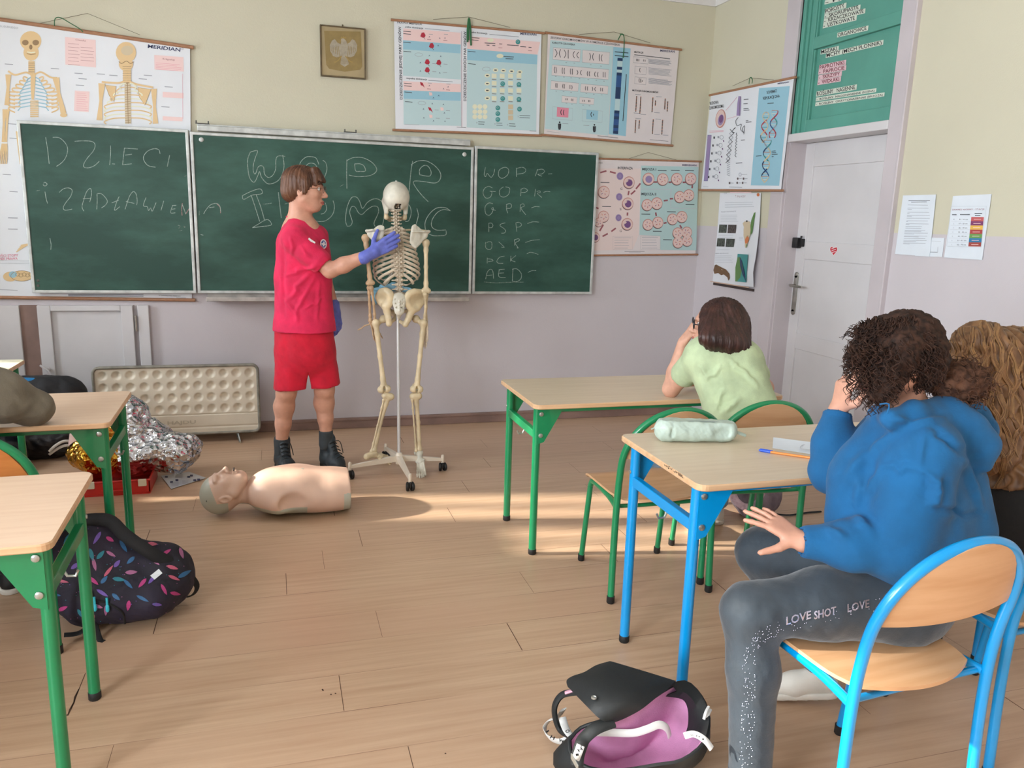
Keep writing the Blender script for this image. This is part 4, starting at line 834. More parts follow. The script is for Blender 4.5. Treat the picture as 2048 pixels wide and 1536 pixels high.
S.para(PT['pink2'], (232, 736), (400, 722), 2, 4, -0.05, 0)
for x, y, w in ((640, 350, 55), (636, 400, 50), (636, 460, 60), (636, 478, 70), (664, 600, 30), (664, 618, 66), (606, 830, 46), (545, 1102, 76), (970, 960, 46), (970, 980, 52), (970, 1000, 70), (970, 1024, 22), (784, 1018, 66), (920, 396, 74)): S.line(PT['ink'], [(x, y), (x+w, y-w*0.08)], 7)
for x, y in ((562, 1284), (630, 1284), (556, 1334), (466, 1336), (620, 1334)): S.ell(PT['shade'], (x+6, y), 10, 14); S.line(PT['grey'], [(x+24, y), (x+54, y)], 5)
S.ring(PT['grey'], (596, 1236), 14, 20, 4); S.line(PT['grey'], [(615, 1236), (680, 1234)], 4); S.line(PT['ink'], [(466, 1382), (620, 1386)], 4); S.line(PT['grey'], [(160, 1378), (220, 1380)], 3)
def helix(x0, y0, x1, y1, A, turns, c1, c2, ph=0.0):
    N = int(abs(turns)*16)
    for cc, sg in ((c1, 1), (c2, -1)):
        pts = []
        for i in range(N+1):
            t = i/N; pts.append((x0+(x1-x0)*t+sg*A*math.sin(2*PI*turns*t+ph), y0+(y1-y0)*t))
        for i in range(N):
            m_ = PT[cc[(i*len(cc)//N) % len(cc)]]; S.line(m_, pts[i:i+2], 13 if abs(math.cos(2*PI*turns*(i/N)+ph)) > 0.4 else 9)
    for i in range(0, N, 2):
        t = i/N; a = A*abs(math.sin(2*PI*turns*t+ph)); x = x0+(x1-x0)*t; y = y0+(y1-y0)*t
        if a > 12: S.line([PT['orange'], PT['cream'], PT['teal'], PT['sand']][i//2 % 4], [(x-a+5, y), (x+a-5, y)], 5)
S.up(); helix(905, 500, 868, 860, 38, 1.5, ['sand', 'red', 'red', 'sand'], ['sand', 'sand', 'bone', 'shade'], 0.4); helix(1005, 480, 975, 800, 40, 1.2, ['red', 'blue', 'red'], ['mint', 'teal', 'grey', 'red'], 1.2); S.up(); helix(925, 830, 885, 1330, 42, 1.8, ['teal', 'dblue', 'teal', 'sand', 'dblue', 'sand'], ['grey', 'sand', 'bone', 'dblue', 'blue', 'sand'], 1.3)
S.obj('print', sh)
# --- frog poster
F1 = WX-0.010; fh = lambda x, y: PX(x, y, F1)
root = empty('frog_poster', fh(1466, 576), 'narrow white poster with photos of frogs and a lizard below the DNA chart, edge curling', 'poster')
P = []
cl = [(1440, 386), (1437, 430), (1434, 470), (1430, 510), (1427, 545), (1425, 566)]; crr = [(1522, 386), (1520, 430), (1517, 470), (1512, 510), (1506, 545), (1507, 574)]; lift = [0.0, 0.004, 0.012, 0.028, 0.03, 0.014]
for i in range(6): P.append([PX(cl[i][0]+(crr[i][0]-cl[i][0])*t, cl[i][1]+(crr[i][1]-cl[i][1])*t, F1-lift[i]*t**3) for t in [j/8 for j in range(9)]])
V, F = solid_grid(P, 0.0012); sh = mesh_obj('sheet', V, F, M_pap, root, True, auto=30)
MB().box(tuple(fh(1427, 568)+Vector((-0.004, 0, -0.006))), tuple(fh(1507, 578)+Vector((0.006, 0, 0.0))), 0.001).obj('bottom_batten', mat('batten_dark', (60, 48, 46), 0.6), root)
MB().prism([fh(1426, 562)+Vector((-0.022, 0, 0)), fh(1503, 574)+Vector((-0.022, 0, 0)), fh(1503, 576)+Vector((-0.022, 0, 0)), fh(1426, 564)+Vector((-0.022, 0, 0))], (0.002, 0, 0)).obj('lower_hem', mat('print_tan_hem', (196, 166, 146), 0.6), root)
S = Sheet(fh, (-1, 0, 0), (1380, 380, 6.98), 0.0003)
def warpf(p):
    t = min(1, max(0, (cl0y-p.y)/0.5)); u = min(1, max(0, (1.69-p.z)/0.65)); L = lift[min(5, int(u*5))]*(1-(u*5) % 1)+lift[min(5, int(u*5)+1)]*((u*5) % 1); return p+Vector((-L*t**3*1.05-0.0012, 0, 0))
cl0y = 5.22; S.warp = warpf; S.k = 2
S.text(PT['dred'], 'Ż  P Ł A Z Y', (634, 104), (778, 102), 26); S.text(PT['grey'], 'TYP', (478, 60), (520, 56), 22); S.rect(PT['pink'], (560, 26), (860, 44)); S.ell(PT['orange'], (955, 66), 20, 24)
S.para(PT['lgrey'], (490, 178), (905, 240), 3, 7, -0.02, 0.1); S.text(PT['grey'], 'PŁAZY OGONIASTE', (440, 314), (648, 304), 15); S.para(PT['lgrey'], (430, 350), (690, 440), 5, 4, 0, 0.15); S.text(PT['grey'], 'PŁAZY BEZOGONOWE', (362, 892), (545, 890), 13); S.para(PT['lgrey'], (352, 920), (620, 1010), 5, 4, 0, 0.2); S.para(PT['lgrey'], (696, 660), (760, 700), 3, 4); S.para(PT['lgrey'], (400, 630), (620, 660), 2, 4); S.para(PT['lgrey'], (380, 826), (590, 836), 2, 3)
for q, m_ in (([(412, 482), (522, 484), (512, 600), (402, 598)], 'photo'), ([(536, 484), (656, 486), (644, 604), (526, 602)], 'photo2'), ([(386, 674), (494, 676), (486, 790), (374, 788)], 'photo'), ([(512, 678), (634, 682), (618, 796), (500, 794)], 'photo')): S.poly(PT[m_], q)
S.poly(PT['green'], [(905, 320), (925, 310), (895, 600), (850, 640), (870, 420)]); S.up()
S.poly(PT['sand'], [(745, 465), (770, 440), (810, 432), (852, 445), (870, 520), (866, 620), (850, 700), (820, 810), (800, 800), (790, 720), (765, 640), (760, 560), (765, 520)]); S.up(); S.ell(PT['ink'], (806, 436), 12, 14); S.ell(PT['orange'], (822, 700), 30, 50, 0.2); S.line(PT['brown'], [(770, 620), (800, 650), (840, 640)], 8); S.poly(PT['green'], [(820, 750), (838, 770), (816, 815)])
S.poly(PT['teal'], [(684, 892), (862, 902), (822, 1290), (644, 1276)]); S.up(); S.poly(PT['green'], [(684, 940), (740, 940), (770, 1060), (760, 1284), (646, 1276), (652, 1080)]); S.up(); S.poly(PT['dblue'], [(720, 935), (760, 990), (800, 1120), (822, 1290), (770, 1180), (730, 1060)])
S.poly(PT['brown'], [(350, 1050), (372, 1040), (440, 1076), (510, 1110), (560, 1170), (566, 1230), (545, 1268), (530, 1220), (480, 1180), (440, 1190), (400, 1160), (345, 1170), (332, 1120)]); S.up(); S.line(PT['ink'], [(360, 1060), (440, 1100), (510, 1130), (545, 1190)], 10, True); S.line(PT['sand'], [(370, 1080), (430, 1100), (480, 1130)], 6, True)
S.obj('print', sh)
# --- white papers beside the door
def paper(name, label, pts, crop, dx=0.004):
    h_ = lambda x, y: PX(x, y, WX-dx); r = tag(MB().prism([h_(*p) for p in pts], (0.0012, 0, 0)).obj(name, mat('office_paper', (222, 230, 238), 0.6, var=0.02), None), label, 'paper'); S = Sheet(h_, (-1, 0, 0), crop, 0.0004); S.k = 2; return r, S
r, S = paper('paper_notice', 'small white card taped under the lower right corner of the printed text sheet', [(1834, 474), (1889, 476), (1884, 514), (1830, 512)], (1780, 380, 7.642), 0.003)
S.line(PT['ink'], [(606, 948), (730, 952)], 5); S.line(PT['grey'], [(735, 870), (730, 950)], 4); S.line(PT['lgrey'], [(640, 780), (780, 784)], 4); S.obj('print', r)
r, S = paper('paper_notice', 'white A4 sheet of printed paragraphs beside the right door casing', [(1806, 391), (1872, 389), (1859, 513), (1790, 508)], (1780, 380, 7.642), 0.006)
S.line(PT['ink'], [(284, 164), (612, 160)], 8); S.line(PT['ink'], [(325, 186), (565, 182)], 7)
for y, x0, x1 in ((228, 275, 580), (276, 272, 590), (292, 270, 335), (340, 268, 600), (356, 266, 300), (386, 264, 610), (400, 262, 335), (430, 258, 610), (470, 256, 580), (482, 250, 275), (516, 246, 590), (524, 244, 300), (556, 240, 490), (582, 238, 480), (618, 230, 540), (630, 225, 480), (656, 222, 580), (670, 222, 370), (702, 218, 570), (714, 216, 440), (740, 214, 540), (770, 210, 560), (784, 208, 400), (810, 205, 545), (822, 200, 300)): S.line(PT['grey'], [(x0, y), (x1, y+4)], 5)
S.obj('print', r)
r, S = paper('paper_notice', 'white sheet with a table and a column of rainbow coloured blocks', [(1906, 392), (1983, 388), (1964, 520), (1888, 515)], (1780, 380, 7.642), 0.005)
S.box(PT['lgrey'], [(935, 250), (1475, 248), (1392, 880), (870, 858)], 5); S.text(PT['dred'], 'ZAKRES NORMY - STACJE', (950, 312), (1445, 304), 22); 
for x, y, w in ((950, 378, 70), (1072, 376, 150), (1295, 358, 115), (1300, 390, 85)): S.line(PT['ink'], [(x, y), (x+w, y)], 11)
cols = [('r1', (196, 96, 96)), ('v1', (132, 66, 110)), ('y1', (228, 184, 84)), ('r2', (176, 70, 70)), ('g1', (108, 158, 84)), ('b1', (50, 122, 168)), ('r3', (160, 72, 64))]
for i, (nm, rgb) in enumerate(cols):
    y = 412+i*64.5; x = 1245-i*6.5; m_ = mat('print_block_'+['coral', 'plum', 'yellow', 'brick', 'leaf', 'azure', 'rust'][i], rgb, 0.5)
    S.poly(m_, [(x, y), (x+192, y+2), (x+186, y+66), (x-7, y+64)]); S.k += 1; S.line(PT['pink'], [(x+40, y+36), (x+150, y+36)], 8); S.k -= 1
    S.text(PT['ink'], '%d - %d cm' % (8+i*9, 16+i*9), (1062-i*6, y+46), (1192-i*5, y+47), 18); S.line(PT['lgrey'], [(940-i*9, y+64), (1235-i*7, y+66)], 3); S.text(PT['grey'], str(i+1), (975-i*6, y+46), (984-i*6, y+46), 18)
S.obj('print', r)
# --- eagle picture
eh = lambda x, y: PY(x, y, 5.462)
root = empty('emblem_picture', eh(688, 154), 'small framed picture of a white eagle emblem on tan ground, high on the wall', 'picture')
q = [eh(642, 52), eh(728, 58), eh(730, 155), eh(647, 150)]; q = [Vector((q[0].x, 5.47, q[0].z)), Vector((q[1].x, 5.47, q[0].z)), Vector((q[1].x, 5.47, q[3].z)), Vector((q[0].x, 5.47, q[3].z))]
MB().box((q[0].x, 5.458, q[2].z), (q[1].x, 5.478, q[0].z)).obj('backing', mat('picture_mount', (176, 158, 120), 0.6, var=0.08), root)
mb = MB(); w = 0.008
for a, b in (((q[0].x-w, q[2].z-w), (q[0].x, q[0].z+w)), ((q[1].x, q[2].z-w), (q[1].x+w, q[0].z+w)), ((q[0].x, q[2].z-w), (q[1].x, q[2].z)), ((q[0].x, q[0].z), (q[1].x, q[0].z+w))): mb.box((a[0], 5.450, a[1]), (b[0], 5.479, b[1]), 0.002)
mb.tube([((q[0].x+q[1].x)/2, 5.47, q[0].z+w), ((q[0].x+q[1].x)/2, 5.47, q[0].z+0.022)], 0.004, 8)
mb.obj('frame', mat('picture_frame_brown', (104, 88, 62), 0.5, var=0.15, scale=30), root)
S = Sheet(lambda x, y: PY(x, y, 5.457), (0, -1, 0), (620, 30, 10.97), 0.0003); tan = mat('picture_tan', (150, 128, 78), 0.5, var=0.08, scale=20); ew = mat('eagle_silver', (172, 162, 142), 0.45, var=0.1, scale=60); eg = mat('eagle_gold', (160, 134, 74), 0.4)
S.poly(tan, [(310, 345), (1110, 365), (1145, 1130), (1100, 1200), (760, 1245), (420, 1180), (355, 1090)]); S.up()
for sg in (-1, 1):
    cx = 735
    S.poly(ew, [(cx, 560), (cx+sg*60, 640), (cx+sg*130, 610), (cx+sg*190, 530), (cx+sg*250, 560), (cx+sg*300, 660), (cx+sg*290, 790), (cx+sg*230, 900), (cx+sg*150, 930), (cx+sg*60, 900), (cx, 900)])
    S.k += 1
    for j in range(5): S.line(tan, [(cx+sg*(110+j*36), 680+j*10), (cx+sg*(90+j*42), 900-j*26)], 9)
    S.line(eg, [(cx+sg*40, 900), (cx+sg*120, 1000), (cx+sg*200, 1050)], 22); S.line(eg, [(cx+sg*160, 1030), (cx+sg*220, 1010)], 10); S.k -= 1
S.ell(ew, (745, 720), 80, 190); S.ell(ew, (720, 560), 44, 52); S.poly(ew, [(690, 880), (800, 880), (850, 1080), (760, 1140), (670, 1080)]); S.up(); S.poly(eg, [(668, 512), (690, 470), (715, 495), (738, 462), (760, 495), (785, 475), (800, 515)]); S.poly(eg, [(680, 555), (645, 575), (682, 580)])
for j in range(5): S.line(tan, [(700+j*25, 930), (690+j*32, 1080)], 7)
S.obj('print', root)
# green ribbons hanging on the poster cords
def ribbon(label, pts, Y, w=0.008, plane='Y'):
    h = (lambda x, y: PY(x, y, Y)) if plane == 'Y' else (lambda x, y: PX(x, y, Y)); mb = MB()
    for p in pts: mb.tube(bspl([h(*a) for a in p], 4), w/2, 8, flat=(1, 0.35), up=(0, 1, 0) if plane == 'Y' else (1, 0, 0))
    return tag(mb.obj('ribbon', M_gcord, None, True), label, 'ribbon')
ribbon('dark green ribbon doubled over the inheritance chart top rod', [[(935, 84), (935, 60), (938, 36), (941, 60), (942, 91)], [(937, 80), (937, 40)]], 5.446, 0.012)
ribbon('thin dark green ribbon tied over the chromosome chart top rod', [[(1236, 80), (1243, 68), (1248, 74), (1248, 95), (1246, 116)], [(1240, 68), (1247, 69)]], 5.446, 0.007)
ribbon('black-green loop standing over the DNA chart top rod', [[(1498, 168), (1499, 158), (1502, 155), (1505, 160), (1504, 167)]], XW-0.012, 0.008, 'X')
ribbon('thin dark cord drooping over the skeleton chart top rod', [[(109, 52), (110, 38), (120, 35), (140, 46), (160, 58), (166, 64)]], 5.45, 0.005)
# ================= desks and chairs =================
def wood_mat(name, a, b, rough=0.35, st=(2, 30, 30)):
    return mat(name, a, rough, rgb2=b, scale=1.6, stretch=st, detail=6)
M_topL = wood_mat('beech_laminate', (232, 202, 174), (225, 192, 163)); M_topR = wood_mat('maple_laminate', (222, 204, 178), (214, 195, 168)); M_edge = wood_mat('laminate_edge', (222, 184, 144), (208, 166, 126))
M_ply = wood_mat('beech_plywood', (210, 168, 128), (198, 153, 112), 0.38, (2, 22, 22)); M_plyo = wood_mat('orange_plywood', (200, 128, 66), (186, 112, 54), 0.35, (2, 22, 22))
M_grn = mat('green_enamel', (20, 134, 84), 0.3, coat=0.3, var=0.05, scale=5); M_blu = mat('blue_enamel', (0, 150, 220), 0.28, coat=0.3, var=0.05, scale=5)
M_rub = mat('black_rubber', (26, 26, 26), 0.6); M_zinc = mat('zinc_bolt', (184, 188, 184), 0.3, 0.8)
def rrect(x0, y0, x1, y1, r, n=5):
    P = []
    for cx, cy, a in ((x1-r, y0+r, -90), (x1-r, y1-r, 0), (x0+r, y1-r, 90), (x0+r, y0+r, 180)):
        for i in range(n+1): t = math.radians(a+90*i/n); P.append((cx+r*math.cos(t), cy+r*math.sin(t)))
    return P
def make_desk(label, L, D, H, top, frame_m, loc, rz=0.0, group=None):
    """origin on the floor under the centre of the top"""
    t = empty('school_desk', loc, label, 'desk', group, rz); x, y = L/2, D/2
    th = 0.020; P = rrect(-x, -y, x, y, 0.03); mb = MB(); n = len(P)
    def ring(ins, z): q = rrect(-x+ins, -y+ins, x-ins, y-ins, 0.03-ins*0.5); return [(a, b, z) for a, b in q]
    R = [ring(0.003, H-th), ring(0, H-th+0.003), ring(0, H-0.004), ring(0.003, H)]
    V = [p for r in R for p in r]; F = [tuple(range(n-1, -1, -1)), tuple(range(3*n, 4*n))]; M = [1, 0]
    for k in range(3):
        for i in range(n): F.append((k*n+i, k*n+(i+1) % n, (k+1)*n+(i+1) % n, (k+1)*n+i)); M.append(1)
    mesh_obj('tabletop', V, F, [top, M_edge], t, False, True, M)
    lx, ly = x-0.035, y-0.07; r = 0.017
    for sx in (-1, 1):
        for sy in (-1, 1):
            px, py = sx*lx, sy*ly
            lg = MB().tube([(px, py, 0.02), (px, py, H-th-0.002)], r, 14).obj('leg', frame_m, t, True, True)
            MB().lathe([(0.016, 0), (0.0185, 0.004), (0.0185, 0.024), (0.017, 0.026)], (px, py, 0), 14).obj('rubber_foot', M_rub, lg, True, True)
            g = MB(); gx = px-sx*0.012; z1 = H-th-0.002
            g.prism([(gx+sx*0.016, py-0.003+sy*0.016, z1), (gx-sx*0.105, py-0.003+sy*0.016, z1), (gx-sx*0.016, py-0.003+sy*0.016, z1-0.155), (gx+sx*0.016, py-0.003+sy*0.016, z1-0.165)], (0, 0.006, 0))
            go = g.obj('gusset', frame_m, t, False, True)
            for zz in (z1-0.03, z1-0.125):
                MB().lathe([(0.010, 0), (0.0095, 0.003), (0.005, 0.005)], (gx, py+sy*0.020, zz), 12, (0, sy, 0)).obj('bolt', M_zinc, go, True, True)
        b = MB().box((sx*lx-0.012, -ly, H-0.165), (sx*lx+0.012, ly, H-0.13), 0.003); 
        bo = b.obj('side_bar', frame_m, t, False, True)
        MB().lathe([(0.007, 0), (0.006, 0.003)], (sx*(lx+r), ly-0.0, H-0.115), 10, (sx, 0, 0)).obj('bolt', M_zinc, bo, True, True)
        MB().tube([(sx*lx, -0.04, H-0.165), (sx*lx+sx*0.01, -0.04, H-0.185), (sx*lx+sx*0.03, -0.04, H-0.187), (sx*lx+sx*0.036, -0.04, H-0.172)], 0.004, 8).obj('bag_hook', M_zinc, bo, True, True)
    for sy in (-1, 1):
        MB().box((-lx, sy*ly-0.010, H-th-0.028), (lx, sy*ly+0.010, H-th-0.001), 0.003).obj('apron', frame_m, t, False, True)
    return t
D_ = 0.555
make_desk('maple topped green school desk standing empty by the board, with the girl leaning on it', 1.22, D_, 0.70, M_topR, M_grn, (1.645, 3.375, 0))
make_desk('large maple topped desk on bright blue legs carrying the mint pencil case', 1.22, D_, 0.75, M_topR, M_blu, (1.735, 2.165, 0))
make_desk('beech topped desk on dark green legs in the front left corner, backpack beside it', 1.22, D_, 0.70, M_topL, M_grn, (-1.13, 2.215, 0), math.radians(1.5))
make_desk('beech topped green desk behind the front left one, elbow resting on it', 1.22, D_, 0.70, M_topL, M_grn, (-1.20, 3.35, 0), math.radians(1.0))
make_desk('pale topped desk barely showing at the far left edge by the cupboard', 1.22, D_, 0.70, mat('pale_yellow_top', (226, 220, 190), 0.4), M_grn, (-1.82, 4.20, 0))
# handwriting on the blue desk's edge
hx = 1.735-0.61-0.0008
S = Sheet(lambda x, y: PX(x, y, hx), (-1, 0, 0), (1220, 820, 4.452), 0.0006)
for st in ([(486, 485), (492, 500)], [(500, 492), (506, 508)], [(516, 496), (520, 526), (534, 514)], [(524, 502), (536, 506)], [(540, 518), (548, 534), (556, 520)], [(566, 544), (580, 550), (572, 558)], [(584, 540), (592, 562)], [(596, 556), (606, 560)], [(610, 556), (614, 584)], [(620, 564), (624, 590)], [(630, 568), (634, 596)], [(640, 574), (644, 602), (654, 606)]): S.line(M_ink, st, 4)
tag(S.obj('edge_scribble', None), 'small black handwriting on the front edge of the blue desk top', 'writing')
def make_chair(label, frame_m, ply, H, T, loc, rz, W=0.20, group=None, name='school_chair'):
    """origin on the floor between the rear legs, facing +y; H seat height, T top height"""
    t = empty(name, loc, label, 'chair', group, rz); r = 0.0135
    arch = []
    for i in range(17):
        a = PI*i/16; x = -W*(1.05+0.10*math.sin(a))*math.cos(a); z = T-0.26+0.26*math.sin(a)**0.85; arch.append((x, -0.02-0.07*math.sin(a), z-r))
    L = [(-W*1.08, -0.015, 0.015), (-W*1.06, -0.006, H*0.6), (-W*1.05, -0.008, H)]; Rr = [(-p[0], p[1], p[2]) for p in L[::-1]]
    pts = bspl(L+arch+Rr, 3)
    MB().tube(pts, r, 12, up=(0, 1, 0)).obj('back_frame', frame_m, t, True, True)
    for sx in (-1, 1):
        MB().tube(bspl([(sx*W*1.04, 0.0, H-0.028), (sx*W*0.95, 0.12, H-0.024), (sx*W*0.9, 0.29, H-0.026), (sx*W*0.9, 0.325, H-0.045), (sx*W*0.9, 0.34, H-0.10), (sx*W*0.92, 0.385, 0.015)], 5), 0.012, 12).obj('leg', frame_m, t, True, True)
        MB().lathe([(0.0125, 0), (0.015, 0.004), (0.0145, 0.03)], (sx*W*0.92, 0.3855, 0), 12).obj('rubber_foot', M_rub, t, True, True)
        MB().lathe([(0.0135, 0), (0.016, 0.004), (0.0155, 0.03)], (sx*W*1.08, -0.015, 0), 12).obj('rubber_foot', M_rub, t, True, True)
    MB().tube([(-W*1.0, 0.012, H-0.030), (-W*0.5, 0.02, H-0.036), (W*0.5, 0.02, H-0.036), (W*1.0, 0.012, H-0.030)], 0.010, 10, flat=(1.0, 0.8)).obj('rear_brace', frame_m, t, True, True)
    # seat shell
    P = []; ny, nx = 16, 14
    for i in range(ny+1):
        v = i/ny; y = 0.0+0.375*v; row = []
        wv = W*0.97*(1-(1-min(1, v*4.0))**2*0.12)*(1 if v < 0.9 else 1-0.15*((v-0.9)/0.1)**2)
        for j in range(nx+1):
            u = 2*j/nx-1; z = H-0.006-0.010*(1-u*u)*math.sin(PI*min(1, v*1.1))
            if v > 0.82: z -= 0.030*((v-0.82)/0.18)**2
            yy = y - (0.03*(u*u) if v < 0.12 else 0)
            row.append((wv*u, y-0.050*(1-v)**2*(1-u*u)+0.018, z))
        P.append(row)
    V, F = solid_grid(P, 0.009); mesh_obj('seat', V, F, ply, t, True, True, auto=40)
    P = []
    for i in range(9):
        v = i/8; row = []
        for j in range(17):
            u = 2*j/16-1; zb = T-0.215+0.012*u*u; a = math.acos(max(-1, min(1, u*0.99))); zt = T-0.26+0.26*math.sin(a)**0.85-0.012
            zt = max(zt, zb+0.012); z = zb+(zt-zb)*v; s_ = (z-(T-0.26))/0.26; row.append((u*W*0.985, -0.018-0.068*max(0, min(1, s_))-0.02*(1-u*u), z))
        P.append(row)
    V, F = solid_grid(P, 0.009); mesh_obj('backrest', V, F, ply, t, True, True, auto=40)
    return t
make_chair('empty green framed plywood chair pushed in behind the pencil case desk end', M_grn, M_ply, 0.42, 0.80, (1.445, 2.67, 0), 0.0, 0.20)
make_chair('green framed plywood chair under the girl in the pale green shirt', M_grn, M_ply, 0.42, 0.80, (1.88, 2.72, 0), math.radians(-6), 0.20)
make_chair('bright blue tubular chair nearest the camera under the girl in the blue hoodie', M_blu, M_ply, 0.455, 0.835, (1.418, 1.335, 0), math.radians(5), 0.200)
make_chair('blue tubular chair cut off at right frame edge under the wavy-haired girl', M_blu, M_ply, 0.445, 0.80, (2.07, 1.50, 0), math.radians(4), 0.215)
make_chair('green chair with orange plywood back behind the front left desk', M_grn, M_plyo, 0.42, 0.80, (-0.945, 2.76, 0), 0.0, 0.20)
# ================= convection heater =================
M_heat = mat('heater_cream', (226, 216, 196), 0.45, var=0.05, scale=5)
hr = empty('electric_heater', (-0.6, 5.30, 0), 'cream electric panel heater with rows of round dimples standing against the wall', 'heater')
x0, x1, z0, z1, yf = -1.075, -0.12, 0.062, 0.50, 5.275
def dimple_front():
    nx, nz = 192, 90; P = []; cs = [(x0+0.052+i*(x1-x0-0.104)/11, z1-0.050-j*0.075) for i in range(12) for j in range(4)]
    for i in range(nz+1):
        row = []; z = z0+0.006+(z1-z0-0.012)*i/nz
        for j in range(nx+1):
            x = x0+0.006+(x1-x0-0.012)*j/nx; y = yf
            for cx, cz in cs:
                d = math.hypot(x-cx, z-cz)
                if d < 0.027: y += 0.017*(1-(d/0.027)**2)**0.8; break
            if abs(z-(z0+0.125)) < 0.004 or abs(z-(z0+0.04)) < 0.004: y += 0.004
            row.append((x, y, z))
        P.append(row)
    V = [p for r in P for p in r]; F = [(i*(nx+1)+j, i*(nx+1)+j+1, (i+1)*(nx+1)+j+1, (i+1)*(nx+1)+j) for i in range(nz) for j in range(nx)]
    return V, F
V, F = dimple_front(); mesh_obj('dimpled_front', V, F, M_heat, hr, True, auto=50)
mb = MB(); P = rrect(x0, z0, x1, z1, 0.035, 6); P = [p for p in P]
P2 = [(a, yf-0.002, b) for a, b in P]
mb.tube(P2, 0.009, 10, close=True, up=(0, 1, 0)); mb.prism([(a, yf+0.02, b) for a, b in P][::-1], (0, 0.04, 0)); 
q = [(a, b) for a, b in P]; mb.strip([Vector((a, yf-0.001, b)) for a, b in q+q[:1]], [Vector((a, yf+0.045, b)) for a, b in q+q[:1]])
mb.obj('casing', mat('heater_grey_edge', (150, 146, 134), 0.5, var=0.2, scale=20), hr, True)
for x in (x0+0.16, x1-0.14):
    MB().tube([(x, yf+0.07, 0.008), (x-0.01, yf+0.03, 0.07), (x-0.012, yf+0.02, 0.10)], 0.006, 8).tube([(x+0.02, yf-0.05, 0.008), (x, yf+0.02, 0.07)], 0.006, 8).tube([(x+0.02, yf-0.06, 0.008), (x+0.0, yf+0.08, 0.008)], 0.007, 8).obj('foot', M_zinc, hr, True)
S = Sheet(lambda x, y: PY(x, y, yf), (0, -1, 0), (0, 700, 3.79), 0.002); S.text(mat('heater_letters', (190, 180, 158), 0.5), 'HAJDU', (1270, 566), (1486, 556), 26, 0.03); S.obj('embossed_letters', hr)
# ================= anatomical skeleton on its stand =================
B1 = mat('bone_white_plastic', (216, 212, 196), 0.45, var=0.10, scale=18); B2 = mat('bone_cream_plastic', (222, 204, 168), 0.42, var=0.12, scale=14); B3 = mat('bone_tan_plastic', (204, 172, 136), 0.45, var=0.12, scale=20); B4 = mat('bone_rib_plastic', (220, 206, 184), 0.48, var=0.12, scale=25)
M_dark = mat('cavity_dark', (40, 32, 28), 0.8); M_stand = mat('stand_cream_steel', (226, 214, 196), 0.35, var=0.03); M_rod = mat('stand_rod_white', (206, 206, 206), 0.3, 0.2)
SY = 4.42
skl = empty('skeleton_model', (0.66, SY, 0), 'life-size plastic human skeleton seen from behind on a wheeled cream stand', 'skeleton')
def J(x, y, Y=SY): return PY(x, y, Y)
def K(x, y, Y=SY): return PY(700+x/5.91, 440+y/5.91, Y)
def Q(x, y, Y=SY): return PY(500+x/4.267, 640+y/4.267, Y)
# skull
c = J(792, 396, 4.47); s = Sdf()
s.ell(c+Vector((0, 0, 0.012)), (0.070, 0.088, 0.076), 0.02).ell(c+Vector((0, -0.028, 0.0)), (0.064, 0.060, 0.066), 0.02)
for sg in (-1, 1):
    s.cone(c+Vector((sg*0.058, 0.03, -0.02)), c+Vector((sg*0.052, 0.0, -0.078)), 0.016, 0.012, 0.02)       # temporal / mastoid
    s.cone(c+Vector((sg*0.06, 0.06, -0.03)), c+Vector((sg*0.045, 0.11, -0.035)), 0.008, 0.010, 0.01)          # cheek bone
    s.ell(c+Vector((sg*0.033, 0.105, -0.012)), (0.021, 0.026, 0.019), 0.006, sub=True)
s.ell(c+Vector((0, 0.075, -0.045)), (0.038, 0.035, 0.035), 0.02)
s.ell(c+Vector((0, 0.115, -0.04)), (0.012, 0.02, 0.018), 0.004, sub=True)
s.ell(c+Vector((0.0, -0.060, -0.045)), (0.018, 0.040, 0.016), 0.004, sub=True)
sk_o = sdf_obj('skull', s, 0.0032, [B1, M_dark], skl, mi=lambda P: ((P[:, 1] < c.y-0.03) & (np.abs(P[:, 0]-c.x) < 0.016) & (np.abs(P[:, 2]-c.z+0.045) < 0.014)))
s = Sdf(); s.chain([c+Vector((-0.056, 0.005, -0.055)), c+Vector((-0.050, 0.02, -0.105)), c+Vector((-0.02, 0.10, -0.115)), c+Vector((0.02, 0.10, -0.115)), c+Vector((0.050, 0.02, -0.105)), c+Vector((0.056, 0.005, -0.055))], [0.008, 0.012, 0.013, 0.013, 0.012, 0.008], 0.008); sdf_obj('jaw', s, 0.003, B2, skl)
MB().lathe([(0.006, 0), (0.006, 0.004), (0.004, 0.006)], c+Vector((0, -0.01, 0.087)), 10).obj('hook_plate', M_zinc, skl, True)
# spine (cervical .. lumbar), gentle S curve
def spine(t):                                  # t 0 at the skull, 1 at the sacrum
    a = J(792, 408, SY+0.02); b = K(592, 905, SY+0.01); p = a.lerp(b, t); p.y += 0.02*math.sin(t*PI*2.2+0.2); return p
s = Sdf(); NV = 24
for i in range(NV):
    t = (i+0.5)/NV; t = t*(0.72+0.28*t); p = spine(t); r = 0.012+0.010*t
    s.ell(p+Vector((0, 0.012, 0)), (r*1.25, r*1.1, 0.0078+0.006*t), 0.003)
    s.cone(p, p+Vector((0, -0.024-0.008*t, -0.010)), 0.0045, 0.0035, 0.004)
    tw = 0.026 if i < 7 else (0.030 if i < 19 else 0.043)
    for sg in (-1, 1): s.cone(p, p+Vector((sg*tw, -0.006, 0.003 if i < 19 else 0.0)), 0.0052, 0.0036, 0.004); s.ell(p+Vector((sg*0.012, -0.012, 0.004)), (0.006, 0.006, 0.007), 0.003)
sdf_obj('spine', s, 0.0028, B4, skl)
